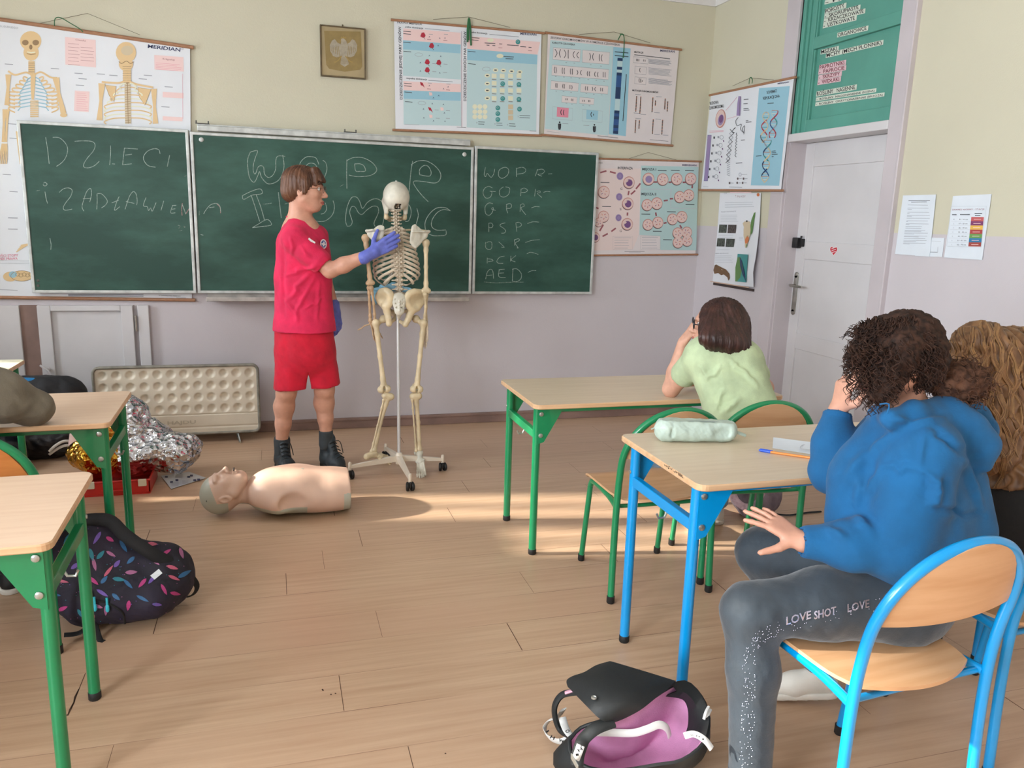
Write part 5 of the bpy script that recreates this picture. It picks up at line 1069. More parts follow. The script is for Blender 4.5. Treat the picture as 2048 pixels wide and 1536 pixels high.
# ribs
def rib(i, sg):
    t = (7.4+i)/NV; t = t*(0.72+0.28*t); p0 = spine(t); u = i/11
    w = [0.054, 0.078, 0.094, 0.106, 0.114, 0.119, 0.123, 0.126, 0.127, 0.124, 0.108, 0.080][i]; d = [0.07, 0.10, 0.125, 0.14, 0.15, 0.155, 0.155, 0.15, 0.14, 0.12, 0.08, 0.05][i]; drop = 0.035+0.065*min(1, u*1.3); N = 14; e = 1.0 if i < 10 else 0.5
    pts = []
    for k in range(N+1):
        a = PI*0.93*k/N*e; x = w*math.sin(min(a, PI/2)) if a < PI/2 else w*(0.28+0.72*math.sin(a)**0.8)
        y = 0.010-0.022*math.sin(min(a*1.8, PI)) + d*(1-math.cos(a))/2*1.15; pts.append(p0+Vector((sg*x, y, -drop*(a/PI)**0.85*1.5+0.006*math.sin(a))))
    MB().tube(bspl(pts, 2), 0.0078, 8, flat=(0.5, 1.0), up=(0, 0, 1)).obj('rib', B4, skl, True)
    return pts[-1]
ends = {(i, sg): rib(i, sg) for i in range(12) for sg in (-1, 1)}
s = Sdf(); top = (ends[(0, 1)]+ends[(0, -1)])/2+Vector((0, 0.0, 0.0)); bot = (ends[(6, 1)]+ends[(6, -1)])/2
s.cone(top, bot, 0.022, 0.014, 0.01, ax=(0, 1, 0), sq=0.35); s.cone(bot, bot+Vector((0, 0, -0.04)), 0.008, 0.003, 0.01, ax=(0, 1, 0), sq=0.5); sdf_obj('sternum', s, 0.003, B1, skl)
for sg in (-1, 1):
    mb = MB()
    for i in range(1, 10):
        tgt = top.lerp(bot, min(1.0, i/7.0)); e = ends[(i, sg)]; mb.tube(bspl([e, (e+tgt)/2+Vector((0, 0.0, -0.006*i*0.4)), tgt], 4), 0.005, 6)
    mb.obj('rib_cartilage', mat('cartilage_pale', (214, 214, 206), 0.5), skl, True)
# shoulder girdle (seen from behind)
for sg, tip, blade, ang in ((-1, K(200, 128, 4.43), [K(330, 90, 4.40), K(388, 88, 4.40), K(372, 210, 4.39), K(285, 245, 4.39), K(235, 175, 4.42)], None), (1, K(925, 135, 4.43), [K(770, 70, 4.40), K(745, 100, 4.39), K(722, 255, 4.39), K(775, 320, 4.39), K(858, 225, 4.41), K(890, 180, 4.42)], None)):
    s = Sdf(); cen = sum((Vector(b) for b in blade), Vector())/len(blade)
    for i in range(len(blade)):
        a, b = blade[i], blade[(i+1) % len(blade)]; s.cone(a, b, 0.006, 0.006, 0.006, ax=(0, 1, 0), sq=0.6)
        for f in (0.25, 0.5, 0.75): m_ = a.lerp(b, f); s.cone(m_, cen, 0.0055, 0.006, 0.012, ax=(0, 1, 0), sq=0.45)
    sp0 = blade[1].lerp(blade[2], 0.25); s.chain([sp0+Vector((0, -0.008, 0)), cen.lerp(tip, 0.5)+Vector((0, -0.022, 0.012)), tip+Vector((0, -0.01, 0))], [0.005, 0.007, 0.011], 0.008, ax=(0, 0, 1), sq=0.7)
    gl = blade[-1]; s.ell(gl, (0.013, 0.012, 0.015), 0.01); s.cone(gl, tip, 0.006, 0.007, 0.01)
    sdf_obj('scapula', s, 0.0032, B1, skl)
    cl = Vector((0.655+sg*0.02, 4.58, tip.z-0.005)); MB().tube(bspl([tip+Vector((0, 0.01, 0)), (tip+cl)/2+Vector((0, 0.035, 0.006)), cl], 5), [0.007]*5+[0.006]*5+[0.008], 8).obj('clavicle', B2, skl, True)
def bone(name, a, b, r0, rs, r1, m, end=1.0, bend=(0, 0, 0), h=0.003, n1=2, n2=2, flat=1.0):
    a, b = Vector(a), Vector(b); d = (b-a); L = d.length; u = d.normalized(); s = Sdf(); mid = (a+b)/2+Vector(bend); sx, _ = frame(u, (0, 1, 0))
    p = [a, a+u*L*0.16+Vector(bend)*0.4, mid, b-u*L*0.16+Vector(bend)*0.4, b]
    s.chain(p, [r0*0.75, rs*1.15, rs, rs*1.15, r1*0.75], 0.01)
    for (q, r, n) in ((a, r0, n1), (b, r1, n2)):
        if n == 1: s.ell(q, (r, r, r), 0.01)
        else:
            for sg in (-1, 1): s.ell(q+sx*(sg*r*0.62), (r*0.8, r*0.85, r*0.8), 0.008)
    return s
def bobj(name, s, m, h=0.003): return sdf_obj(name, s, h, m, skl)
bobj('humerus', bone('h', K(182, 212, 4.43), K(240, 745, 4.41), 0.021, 0.0105, 0.018, B3, n1=1), B3)
bobj('humerus', bone('h', K(898, 268, 4.43), K(898, 838, 4.41), 0.021, 0.0105, 0.020, B2, n1=1), B2)
for sgn, a, b, a2, b2, m in ((-1, K(222, 800, 4.42), K(240, 1190, 4.46), K(252, 805, 4.405), K(292, 1175, 4.44), B3), (1, K(905, 885, 4.41), K(895, 1180, 4.45), K(888, 880, 4.40), K(880, 1175, 4.43), B2)):
    bobj('radius', bone('r', a, b, 0.011, 0.0065, 0.012, m, n1=1, n2=1), m); bobj('ulna', bone('u', a2, b2, 0.013, 0.006, 0.008, m, n1=1, n2=1, bend=(0.004, 0, 0)), m)
def hand(wrist, tips, m):
    s = Sdf(); w = Vector(wrist); 
    for i in range(8): s.ell(w+Vector(((i % 4-1.5)*0.008, 0.002*(i % 3), -0.004-0.010*(i//4))), (0.006, 0.006, 0.006), 0.003)
    for i, tp in enumerate(tips):
        tp = Vector(tp); st = w+Vector(((i-2)*0.007, 0, -0.018)); pts = [st, st.lerp(tp, 0.42), st.lerp(tp, 0.68), st.lerp(tp, 0.86), tp]
        pts[1] = pts[1]+Vector((0, 0, 0.006))
        for k in range(4): s.cone(pts[k].lerp(pts[k+1], 0.06), pts[k].lerp(pts[k+1], 0.94), 0.0046-0.0004*k, 0.0040-0.0004*k, 0.0015)
        for k in range(1, 4): s.ell(pts[k], (0.0052, 0.0052, 0.0052), 0.002)
    return s
bobj('hand_bones', hand(K(262, 1195, 4.45), [K(92, 1300, 4.47), K(285, 1420, 4.46), K(305, 1450, 4.48), K(345, 1430, 4.50), K(385, 1400, 4.52)], B3), B3, 0.0022)
bobj('hand_bones', hand(K(888, 1190, 4.44), [K(860, 1330, 4.47), K(872, 1500, 4.48), K(888, 1520, 4.46), K(905, 1500, 4.45), K(918, 1440, 4.44)], B4), B4, 0.0022)
# pelvis: two iliac wings, sacrum
def wing(pts, cen, m, is_pts, sg):
    s = Sdf(); cen = Vector(cen)
    for i in range(len(pts)):
        a, b = Vector(pts[i]), Vector(pts[(i+1) % len(pts)]); s.cone(a, b, 0.010, 0.010, 0.008, ax=(0, 1, 0), sq=0.75)
        for f in (0, 0.33, 0.66): s.cone(a.lerp(b, f), cen, 0.0085, 0.008, 0.02, ax=(0, 1, 0), sq=0.6)
    s.chain([Vector(p) for p in is_pts], [0.019, 0.018, 0.015, 0.017], 0.014)
    e = Vector(is_pts[-1]); s.chain([e, e+Vector((-sg*0.035, 0.05, 0.015)), e+Vector((-sg*0.055, 0.09, 0.045)), Vector(is_pts[0])+Vector((-sg*0.0, 0.06, -0.01)), Vector(is_pts[0])], [0.012, 0.009, 0.011, 0.010, 0.014], 0.01)
    sdf_obj('hip_bone', s, 0.0035, m, skl)
wing([K(332, 905, 4.45), K(365, 850, 4.43), K(420, 835, 4.41), K(470, 865, 4.40), K(488, 930, 4.40), K(470, 985, 4.41), K(430, 1030, 4.42), K(370, 985, 4.45)], K(405, 930, 4.45), B2, [K(420, 1020, 4.43), K(440, 1090, 4.43), K(455, 1160, 4.42), K(460, 1225, 4.42)], -1)
wing([K(668, 940, 4.40), K(700, 870, 4.40), K(760, 848, 4.41), K(830, 855, 4.43), K(872, 895, 4.45), K(862, 960, 4.46), K(800, 1040, 4.43), K(740, 1060, 4.42), K(690, 1010, 4.41)], K(770, 945, 4.45), B2, [K(740, 1050, 4.43), K(705, 1120, 4.43), K(690, 1170, 4.42), K(655, 1232, 4.42)], 1)
s = Sdf(); a = K(578, 945, 4.40); b = K(575, 1170, 4.42)
s.cone(a, a.lerp(b, 0.55)+Vector((0, -0.025, 0)), 0.042, 0.026, 0.01, ax=(0, 1, 0), sq=0.45); s.cone(a.lerp(b, 0.55)+Vector((0, -0.025, 0)), b, 0.022, 0.007, 0.01, ax=(0, 1, 0), sq=0.5)
for i in range(3):
    for sg in (-1, 1): s.ell(a+Vector((sg*(0.021-0.003*i), -0.028, 0.004-0.022*i)), (0.0055, 0.02, 0.0055), 0.003, sub=True)
for i in range(4): s.ell(a.lerp(b, 0.05+i*0.15)+Vector((0, -0.024-0.004*i, 0)), (0.005, 0.008, 0.006), 0.004)
sdf_obj('sacrum', s, 0.003, B1, skl)
# legs
for sg, trc, hd, kn, kt, an, m in ((-1, K(305, 1215, 4.43), K(395, 1170, 4.46), Q(1145, 590, 4.43), Q(1178, 650, 4.43), Q(1060, 1110, 4.42), B2), (1, K(868, 1215, 4.43), K(780, 1170, 4.46), Q(1422, 590, 4.43), Q(1415, 650, 4.43), Q(1445, 1100, 4.43), B2)):
    s = bone('f', trc, kn, 0.021, 0.0125, 0.027, m, n1=1); s.cone(trc+Vector((0, 0.005, -0.012)), hd, 0.014, 0.013, 0.012); s.ell(hd, (0.023, 0.023, 0.023), 0.008); s.ell(kn+Vector((0, -0.014, 0)), (0.006, 0.016, 0.02), 0.008, sub=True); bobj('femur', s, m)
    MB().lathe([(0.001, -0.010), (0.016, -0.006), (0.019, 0), (0.015, 0.007), (0.001, 0.010)], kn+Vector((0, 0.045, 0.01)), 14, (0, 1, 0.1)).obj('kneecap', m, skl, True)
    s = bone('t', kt, an, 0.026, 0.0115, 0.017, m, n2=1, bend=(sg*0.004, 0.008, 0)); bobj('tibia', s, m)
    bobj('fibula', bone('b', kt+Vector((sg*(0.026 if sg < 0 else -0.022), -0.008, -0.02)), an+Vector((sg*(0.016 if sg < 0 else -0.02), -0.006, -0.006)), 0.008, 0.0048, 0.010, m, n1=1, n2=1), m)
    MB().tube([kt+Vector((0, 0, 0.002)), kn], 0.004, 8).tube([kn+Vector((-0.034, -0.012, 0)), kn+Vector((0.034, -0.012, 0))], 0.002, 6).obj('knee_joint_rod', M_zinc, skl)
def foot(ankle, heel, toes, m):
    s = Sdf(); a, hl = Vector(ankle), Vector(heel)
    s.cone(a+Vector((0, 0, -0.012)), hl, 0.017, 0.019, 0.012); s.ell(a+Vector((0, 0, -0.012)), (0.021, 0.021, 0.014), 0.008)
    tc = sum((Vector(t) for t in toes), Vector())/len(toes); mid = a.lerp(tc, 0.38)+Vector((0, 0, -0.008))
    for i in range(5): s.ell(mid+(Vector(toes[i])-tc)*0.7+Vector((0, 0, 0)), (0.011, 0.011, 0.010), 0.006)
    s.cone(a+Vector((0, 0, -0.02)), mid, 0.017, 0.014, 0.01)
    for i, tp in enumerate(toes):
        tp = Vector(tp); st = mid+(tp-tc)*0.65; p = [st, st.lerp(tp, 0.62), st.lerp(tp, 0.84), tp]; p[1].z += 0.004
        for k in range(3): s.cone(p[k].lerp(p[k+1], 0.06), p[k].lerp(p[k+1], 0.94), (0.0068 if i in (0,) else 0.0055)-0.0005*k, 0.005, 0.0015)
        for k in (1, 2): s.ell(p[k], (0.007, 0.007, 0.006), 0.002)
    return s
an = Q(1445, 1112, 4.43); tz = [Q(1428, 1340, 4.31), Q(1448, 1345, 4.305), Q(1468, 1345, 4.30), Q(1484, 1338, 4.30), Q(1500, 1325, 4.305)]
bobj('foot_bones', foot(an, an+Vector((-0.005, 0.045, -0.028)), tz[::-1], B1), B1, 0.0025)
an = Q(1060, 1120, 4.42); bobj('foot_bones', foot(an, Q(998, 1165, 4.40), [Q(1200, 1175, 4.48), Q(1205, 1190, 4.46), Q(1208, 1205, 4.44), Q(1205, 1220, 4.42), Q(1195, 1232, 4.40)], B1), B2, 0.0025)
# stand
hub = Vector((0.660, SY-0.005, 0.105)); MB().tube([hub, Vector((0.658, SY+0.035, a.z if False else 0.90)), Vector((spine(0.8).x, SY+0.045, 0.98))], 0.0095, 14).obj('stand_rod', M_rod, skl, True)
s = MB(); ft = [Vector((0.376, 4.367, 0)), Vector((0.673, 4.101, 0)), Vector((0.915, 4.408, 0)), Vector((0.62, 4.70, 0))]
hb = MB().lathe([(0.022, -0.045), (0.026, -0.03), (0.024, 0.0), (0.016, 0.02), (0.0125, 0.022)], hub, 18).obj('stand_hub', M_stand, skl, True)
for f in ft:
    d = (f-Vector((hub.x, hub.y, 0))).normalized(); a0 = hub+d*0.012+Vector((0, 0, -0.012)); a1 = Vector((f.x, f.y, 0.072)); sd_ = Vector((-d.y, d.x, 0)); mb = MB(); V = []
    for p, wz, wx in ((a0, 0.030, 0.013), (a1, 0.012, 0.009)):
        for q, z in ((-1, -1), (1, -1), (1, 1), (-1, 1)): V.append(p+sd_*q*wx+Vector((0, 0, z*wz*0.6)))
    mb.add(V, [(0, 3, 2, 1), (4, 5, 6, 7), (0, 1, 5, 4), (1, 2, 6, 5), (2, 3, 7, 6), (3, 0, 4, 7)]); mb.obj('stand_arm', M_stand, skl)
    MB().lathe([(0.008, 0.0), (0.0095, 0.003), (0.0095, 0.040), (0.008, 0.048), (0.003, 0.051)], (f.x, f.y, 0.05), 14).obj('arm_cap', M_stand, skl, True)
    w = MB()
    for sg in (-1, 1): w.lathe([(0.010, -0.008), (0.022, -0.008), (0.025, -0.004), (0.025, 0.006), (0.020, 0.009), (0.006, 0.009)], Vector((f.x, f.y, 0.0255))+Vector((0.012*sg, 0.004, 0)), 20, (sg, 0.25, 0))
    w.box((f.x-0.006, f.y-0.016, 0.018), (f.x+0.006, f.y+0.016, 0.054), 0.004); w.obj('caster', M_blk, skl, True)
# blue gloves lying over the chalk tray
M_glv0 = mat('pale_blue_cloth', (128, 176, 200), 0.6, bump=0.2, bscale=40)
s = Sdf(); g = lambda x, y, Y: PY(700+x/5.91, 440+y/5.91, Y)
s.chain([g(290, 850, 5.36), g(400, 810, 5.37), g(520, 785, 5.38), g(700, 830, 5.37)], [0.022, 0.026, 0.022, 0.018], 0.02, ax=(0, 1, 0), sq=0.8)
s.chain([g(290, 870, 5.33), g(285, 920, 5.295), g(300, 985, 5.29)], [0.020, 0.018, 0.010], 0.02); s.chain([g(320, 870, 5.33), g(315, 930, 5.29)], [0.018, 0.010], 0.02)
tag(sdf_obj('blue_cloth', s, 0.004, M_glv0, None, disp=lambda P, N: 0.004*pnoise(P, 60)), 'pale blue crumpled cloth hanging over the chalk tray behind the skeleton', 'cloth')
# ================= people =================
CAMP = Vector((0, 0, CAMH)); CFV = Vector(CF)
def rp(npx, P): return npx/FPX*((Vector(P)-CAMP).dot(CFV))     # pixel half width -> metres at P
def U(*v): return Vector(v).normalized()
SKIN = mat('skin_fair', (214, 160, 136), 0.5, var=0.06, scale=25, bump=0.05, bscale=300); SKIN2 = mat('skin_rosy', (218, 166, 142), 0.5, var=0.08, scale=25, bump=0.05, bscale=300)
M_eye = mat('eye_white', (226, 222, 216), 0.2); M_iris = mat('eye_brown', (58, 40, 30), 0.2); M_lip = mat('lip_rose', (176, 98, 90), 0.45); M_lens = mat('lens_glass', (235, 240, 242), 0.05, alpha=0.15)
def axes(f, up=(0, 0, 1)):
    f = Vector(f).normalized(); l = Vector(up).cross(f).normalized(); u = f.cross(l).normalized(); return f, l, u      # l = left side of the person
def head_sdf(s, c, f, up=(0, 0, 1), k=1.0):
    """c centre of the cranium; f facing"""
    f, l, u = axes(f, up); R = np.array([f, l, u]).T
    p = lambda a, b, d: c+f*(a*k)+l*(b*k)+u*(d*k)
    s.ell(p(-0.006, 0, 0.012), (0.092*k, 0.073*k, 0.084*k), 0.02, R); s.ell(p(0.040, 0, -0.035), (0.050*k, 0.060*k, 0.070*k), 0.03, R)
    s.ell(p(0.055, 0, -0.088), (0.030*k, 0.034*k, 0.024*k), 0.03, R)                        # chin
    for sg in (-1, 1):
        s.cone(p(0.010, sg*0.056, -0.055), p(0.055, sg*0.024, -0.092), 0.020*k, 0.016*k, 0.03)    # jaw line
        s.ell(p(0.062, sg*0.038, -0.028), (0.018*k, 0.020*k, 0.016*k), 0.02, R)                     # cheek
        s.ell(p(0.088, sg*0.031, 0.000), (0.014*k, 0.017*k, 0.010*k), 0.010, R, sub=True)            # eye socket
        s.cone(p(0.086, sg*0.014, 0.016), p(0.074, sg*0.048, 0.017), 0.008*k, 0.006*k, 0.012)        # brow
        e = p(-0.006, sg*0.074, -0.018); s.ell(e, (0.017*k, 0.007*k, 0.029*k), 0.005, R); s.ell(e+l*(sg*0.005*k)+u*(0.004*k), (0.009*k, 0.006*k, 0.015*k), 0.004, R, sub=True)
        s.ell(p(0.099, sg*0.010, -0.038), (0.009*k, 0.008*k, 0.007*k), 0.006, R)                      # nostril wing
    s.cone(p(0.086, 0, 0.008), p(0.108, 0, -0.030), 0.007*k, 0.010*k, 0.010); s.ell(p(0.111, 0, -0.033), (0.010*k, 0.009*k, 0.009*k), 0.008, R)
    s.ell(p(0.089, 0, -0.060), (0.011*k, 0.022*k, 0.007*k), 0.006, R); s.ell(p(0.087, 0, -0.073), (0.011*k, 0.019*k, 0.007*k), 0.006, R); s.ell(p(0.102, 0, -0.0665), (0.008*k, 0.02*k, 0.0018*k), 0.003, R, sub=True)
    return p
def face_parts(p, f, up, body, k=1.0, lip=True):
    f, l, u = axes(f, up)
    for sg in (-1, 1):
        c = p(0.076, sg*0.031, 0.0); mb = MB(); mb.lathe([(0.002, -0.011)]+[(0.0115*math.sin(a), -0.0115*math.cos(a)) for a in [0.5, 1.0, 1.5, 2.0, 2.5]]+[(0.001, 0.0115)], c, 14, f); ey = mb.obj('eye', M_eye, body, True)
        MB().lathe([(0.0001, 0.0), (0.0055, 0.0001), (0.005, 0.0012), (0.0001, 0.0018)], c+f*0.0105, 12, f).obj('iris', M_iris, ey, True)
    if lip: MB().tube(bspl([p(0.086, 0.020, -0.066), p(0.096, 0.010, -0.063), p(0.099, 0, -0.064), p(0.096, -0.010, -0.063), p(0.086, -0.020, -0.066)], 3), 0.0042, 8).tube(bspl([p(0.086, 0.018, -0.068), p(0.096, 0.008, -0.072), p(0.098, 0, -0.073), p(0.096, -0.008, -0.072), p(0.086, -0.018, -0.068)], 3), 0.0045, 8).obj('lips', M_lip, body, True)
def glasses(p, f, up, m, body, r=0.021, w=0.0013, k=1.0):
    f, l, u = axes(f, up); mb = MB(); ln = MB()
    for sg in (-1, 1):
        c = p(0.101, sg*0.031, -0.002); ring = [c+l*(math.cos(a)*r*1.1)+u*(math.sin(a)*r*0.9) for a in [2*PI*i/20 for i in range(20)]]; mb.tube(ring, w, 6, close=True); ln.add(ring, [tuple(range(20))])
        mb.tube([p(0.101, sg*(0.031+r*1.1), 0.002), p(0.085, sg*0.072, 0.002), p(0.0, sg*0.080, -0.002), p(-0.02, sg*0.078, -0.016)], w, 6)
    mb.tube([p(0.101, 0.009, 0.004), p(0.105, 0, 0.007), p(0.101, -0.009, 0.004)], w, 6); g = mb.obj('glasses', m, body, True); ln.obj('lens', M_lens, g)
def hand_sdf(s, w, d, n, tside, k=1.0, curl=(0.3, 0.3, 0.35, 0.4), spread=0.12, thumb=(0.7, 0.5), r=0.0088, seg2=1.2):
    """w wrist, d direction of the fingers, n palm normal, tside direction of the thumb side"""
    w, d, n = Vector(w), Vector(d).normalized(), Vector(n); n = (n-d*n.dot(d)).normalized(); sd_ = d.cross(n).normalized()
    if sd_.dot(Vector(tside)) < 0: sd_ = -sd_
    off = [0.029, 0.010, -0.010, -0.028]; pl = [0.090, 0.093, 0.088, 0.080]; fl = [0.070, 0.078, 0.073, 0.057]; tips = []
    for i in range(4):
        kn = w+d*(pl[i]*k)+sd_*(off[i]*k); s.cone(w+sd_*(off[i]*0.55*k)+d*0.008, kn, 0.015*k, 0.0115*k, 0.012, ax=n, sq=0.85)
        dd = (d+sd_*(spread*(1.5-i)*0.66)).normalized(); a = 0.0; p = kn
        for j, (fr, cr) in enumerate(((0.46, 0.8), (0.30, seg2), (0.24, 0.7))):
            a += curl[i]*cr; v = (dd*math.cos(a)+n*math.sin(a)).normalized(); q = p+v*(fl[i]*fr*k); rr = (r-0.0006*j)*(0.9 if i == 3 else 1)*k; s.cone(p, q, rr, rr*0.93, 0.003); p = q
        tips.append(p)
    b = w+d*(0.022*k)+sd_*(0.022*k)+n*0.006; v = (d*0.62+sd_*thumb[0]+n*0.35).normalized(); q = b+v*(0.042*k); s.cone(w+d*0.02+sd_*0.008, q, 0.017*k, 0.012*k, 0.012); v2 = (v+d*thumb[1]*0.8-sd_*thumb[1]*0.3).normalized(); q2 = q+v2*(0.032*k); s.cone(q, q2, 0.0112*k, 0.0098*k, 0.004); v3 = (v2+d*thumb[1]*0.5).normalized(); s.cone(q2, q2+v3*(0.024*k), 0.0098*k, 0.0082*k, 0.003)
    return tips
def folds(amp, fr, axis=(0, 0, 1), st=0.3, lines=()):
    ax = np.array(Vector(axis).normalized())
    def f(P, N):
        d = amp*pnoise(P-np.outer(P@ax, ax)*(1-st), fr, 3.1)+amp*0.5*pnoise(P, fr*2.1, 7.7)
        if not lines: return d
        R = P-np.array([0, 0, CAMH]); dep = R@CF; sx = 1024+FPX*(R@CR)/dep; sy = 768-FPX*(R@CU)/dep
        for x0, y0, x1, y1, w, h in lines:      # a crease laid over the cloth: found on the surface, then shaped by true distance
            q = []
            for t in np.linspace(0, 1, 9):
                m = (np.abs(sx-x0-(x1-x0)*t) < 7) & (np.abs(sy-y0-(y1-y0)*t) < 7)
                if m.any(): i = np.where(m)[0][np.argmin(dep[m])]; q.append((P[i], math.sin(PI*(0.08+0.84*t))))
            if len(q) < 2: continue
            r = np.full(len(P), 9.0); hh = np.zeros(len(P))
            for (a, ha), (b, hb) in zip(q[:-1], q[1:]):
                v = b-a; t = np.clip((P-a)@v/max(v@v, 1e-9), 0, 1); rr = np.linalg.norm(P-(a+t[:, None]*v), axis=1); c = rr < r; r = np.where(c, rr, r); hh = np.where(c, ha+(hb-ha)*t, hh)
            d = d+h*hh*(1.5*np.exp(-(r/w)**2)-0.65*np.exp(-(r/(2.2*w))**2))
        return d
    return f
def cloth(name, rgb, rough=0.85, var=0.10): return mat(name, rgb, rough, var=var, scale=14, sheen=0.06, bump=0.12, bscale=160)

# ---------------- the demonstrator in red ----------------
A = lambda x, y, Y: PY(500+x/4.267, 320+y/4.267, Y)
boy = empty('person', (0.17, 4.56, 0), 'standing person in pink-red T-shirt, red shorts and blue gloves touching the skeleton', 'person')
hf = U(0.97, -0.22, -0.04); hc = PY(608, 376, 4.52)
b = Sdf(); hp = head_sdf(b, hc, hf, (0, 0, 1), 1.06)
b.cone(hc+Vector((-0.025, 0.0, -0.06)), PY(598, 452, 4.55), 0.052, 0.060, 0.03)
SHn, SHf = PY(588, 478, 4.44), PY(634, 474, 4.66); EL, WR = PY(660, 541, 4.40), PY(739, 509, 4.345)
b.cone(SHn, SHf, 0.055, 0.055, 0.04); b.cone(PY(603, 470, 4.55), PY(606, 640, 4.57), 0.11, 0.11, 0.04)
b.chain([SHn, SHn.lerp(EL, 0.5), EL, EL.lerp(WR, 0.35), WR, WR.lerp(PY(799, 472, 4.33), 0.25)], [0.048, 0.044, 0.039, 0.041, 0.027, 0.015], 0.02)
ELf, WRf = PY(650, 556, 4.70), PY(669, 616, 4.66); b.chain([SHf, ELf, WRf], [0.046, 0.036, 0.026], 0.02)
hips = [PY(582, 672, 4.58), PY(634, 672, 4.60)]; knees = [PY(573, 782, 4.60), PY(649, 778, 4.60)]; ank = [PY(563, 884, 4.65), PY(652, 868, 4.62)]
for h_, k_, a_ in zip(hips, knees, ank):
    b.chain([h_, h_.lerp(k_, 0.5), k_, k_.lerp(a_, 0.32)+Vector((-0.004, 0.022, 0)), k_.lerp(a_, 0.65)+Vector((0, 0.008, 0)), a_], [0.072, 0.068, 0.054, 0.056, 0.042, 0.034], 0.025); b.ell(k_+Vector((0.005, -0.022, 0)), (0.036, 0.034, 0.042), 0.02)
body = sdf_obj('body', b, 0.0065, SKIN, boy); face_parts(hp, hf, (0, 0, 1), body, 1.06)
MB().tube(bspl([hp(0.094, -0.012, 0.020), hp(0.092, -0.030, 0.026), hp(0.080, -0.048, 0.022)], 3), [0.003]*3+[0.004]*4+[0.002]*0 if False else 0.0034, 6).obj('eyebrow', mat('brow_brown', (70, 46, 34), 0.8), body, True)
glasses(hp, hf, (0, 0, 1), mat('wire_frame_brown', (120, 92, 80), 0.35, 0.6), body)
# hair: bowl shaped, darker brown, strand ridges
M_hair = mat('hair_chestnut', (70, 44, 32), 0.5, rgb2=(112, 74, 50), scale=30, stretch=(1, 1, 0.12), bump=0.5, bscale=90)
f_, l_, u_ = axes(hf); Rh = np.array([f_, l_, u_]).T; s = Sdf()
s.ell(hp(-0.014, 0, 0.030), (0.104, 0.090, 0.086), 0.02, Rh); s.ell(hp(-0.050, 0, -0.022), (0.066, 0.082, 0.062), 0.03, Rh)
for sg in (-1, 1): s.cone(hp(0.020, sg*0.070, 0.03), hp(0.016, sg*0.076, -0.022), 0.020, 0.012, 0.02); s.cone(hp(0.065, sg*0.045, 0.06), hp(0.070, sg*0.058, 0.02), 0.018, 0.007, 0.015)
for i in range(7): y = -0.052+i*0.017; s.cone(hp(0.055, y*0.7, 0.088), hp(0.092, y, 0.040+0.004*(i % 3)), 0.017, 0.008, 0.01)
def strand_disp(c0, amp, n1, n2):
    def f(P, N):
        q = P-np.array(c0); a = np.arctan2(q@np.array(l_), q@np.array(f_)+1e-6); return amp*np.sin(a*n1+3*np.sin(a*5)+q[:, 2]*n2)+amp*0.6*np.sin(a*n1*2.3+1.3)
    return f
sdf_obj('hair', s, 0.004, M_hair, boy, disp=strand_disp(hc, 0.0022, 36, 20))
# T-shirt
M_tee = cloth('tshirt_pink_red', (226, 34, 84)); s = Sdf()
s.cone(PY(606, 492, 4.55), PY(606, 560, 4.56), 0.140, 0.145, 0.04, ax=(0.25, 1, 0), sq=0.85); s.cone(PY(606, 560, 4.56), PY(609, 658, 4.57), 0.145, 0.172, 0.04, ax=(0.25, 1, 0), sq=0.86)
s.cone(PY(592, 476, 4.46), PY(630, 473, 4.65), 0.070, 0.066, 0.05); s.cone(PY(596, 458, 4.52), PY(610, 462, 4.58), 0.072, 0.066, 0.03)
sl = SHn.lerp(EL, 0.66); s.chain([SHn+Vector((0, 0, -0.004)), SHn.lerp(EL, 0.4), sl], [0.066, 0.062, 0.066], 0.03); s.chain([SHf, SHf.lerp(ELf, 0.6)], [0.060, 0.056], 0.03)
s.cone(sl+(EL-SHn).normalized()*0.05, sl+(EL-SHn).normalized()*0.10, 0.075, 0.09, 0.004) if False else None
s.ell(PY(599, 446, 4.545), (0.066, 0.062, 0.035), 0.006, sub=True)
s.cone(sl.lerp(EL, 0.24), EL, 0.047, 0.047, 0.0, sub=True)
s.cut(PY(606, 661, 4.56), (0, 0, -1))
T4 = lambda x, y: PY(x, y, 4.43)
tee = sdf_obj('tshirt', s, 0.0055, M_tee, boy, disp=folds(0.003, 14, (0.3, 0, 1), 0.45, [(640, 535, 556, 560, 0.012, 0.009), (632, 548, 565, 610, 0.013, 0.010), (635, 560, 590, 645, 0.012, 0.009), (645, 575, 640, 650, 0.012, 0.008), (592, 468, 575, 520, 0.010, 0.007), (560, 490, 562, 640, 0.014, -0.008), (610, 625, 655, 600, 0.010, 0.008), (600, 500, 626, 520, .008, .005), (556, 600, 600, 650, .012, .008)]))
nk = []
for i in range(20):
    a = 2*PI*i/20; nk.append(PY(600, 447, 4.548)+Vector((0.068*math.cos(a), 0.064*math.sin(a), 0.010+(-0.024*math.cos(a)))))
MB().tube(nk, 0.0055, 8, close=True).obj('collar', M_tee, tee, True)
M_logo = mat('logo_white', (232, 226, 230), 0.6); M_logb = mat('logo_blue', (70, 96, 160), 0.6)
def decal(name, c, n, up, items, par):
    """flat print lying on cloth at c facing n"""
    n = Vector(n).normalized(); r = Vector(up).cross(n).normalized(); u = n.cross(r); mb = MB(); ms = []
    for k, (m_, pts) in enumerate(items):
        if m_ not in ms: ms.append(m_)
        mb.add([c+r*x+u*y+n*(0.0004*k) for x, y in pts], [tuple(range(len(pts)))], ms.index(m_))
    return mb.obj(name, ms, par)
circ = lambda r, cx=0, cy=0, n=16, sx=1: [(cx+r*sx*math.cos(2*PI*i/n), cy+r*math.sin(2*PI*i/n)) for i in range(n)]
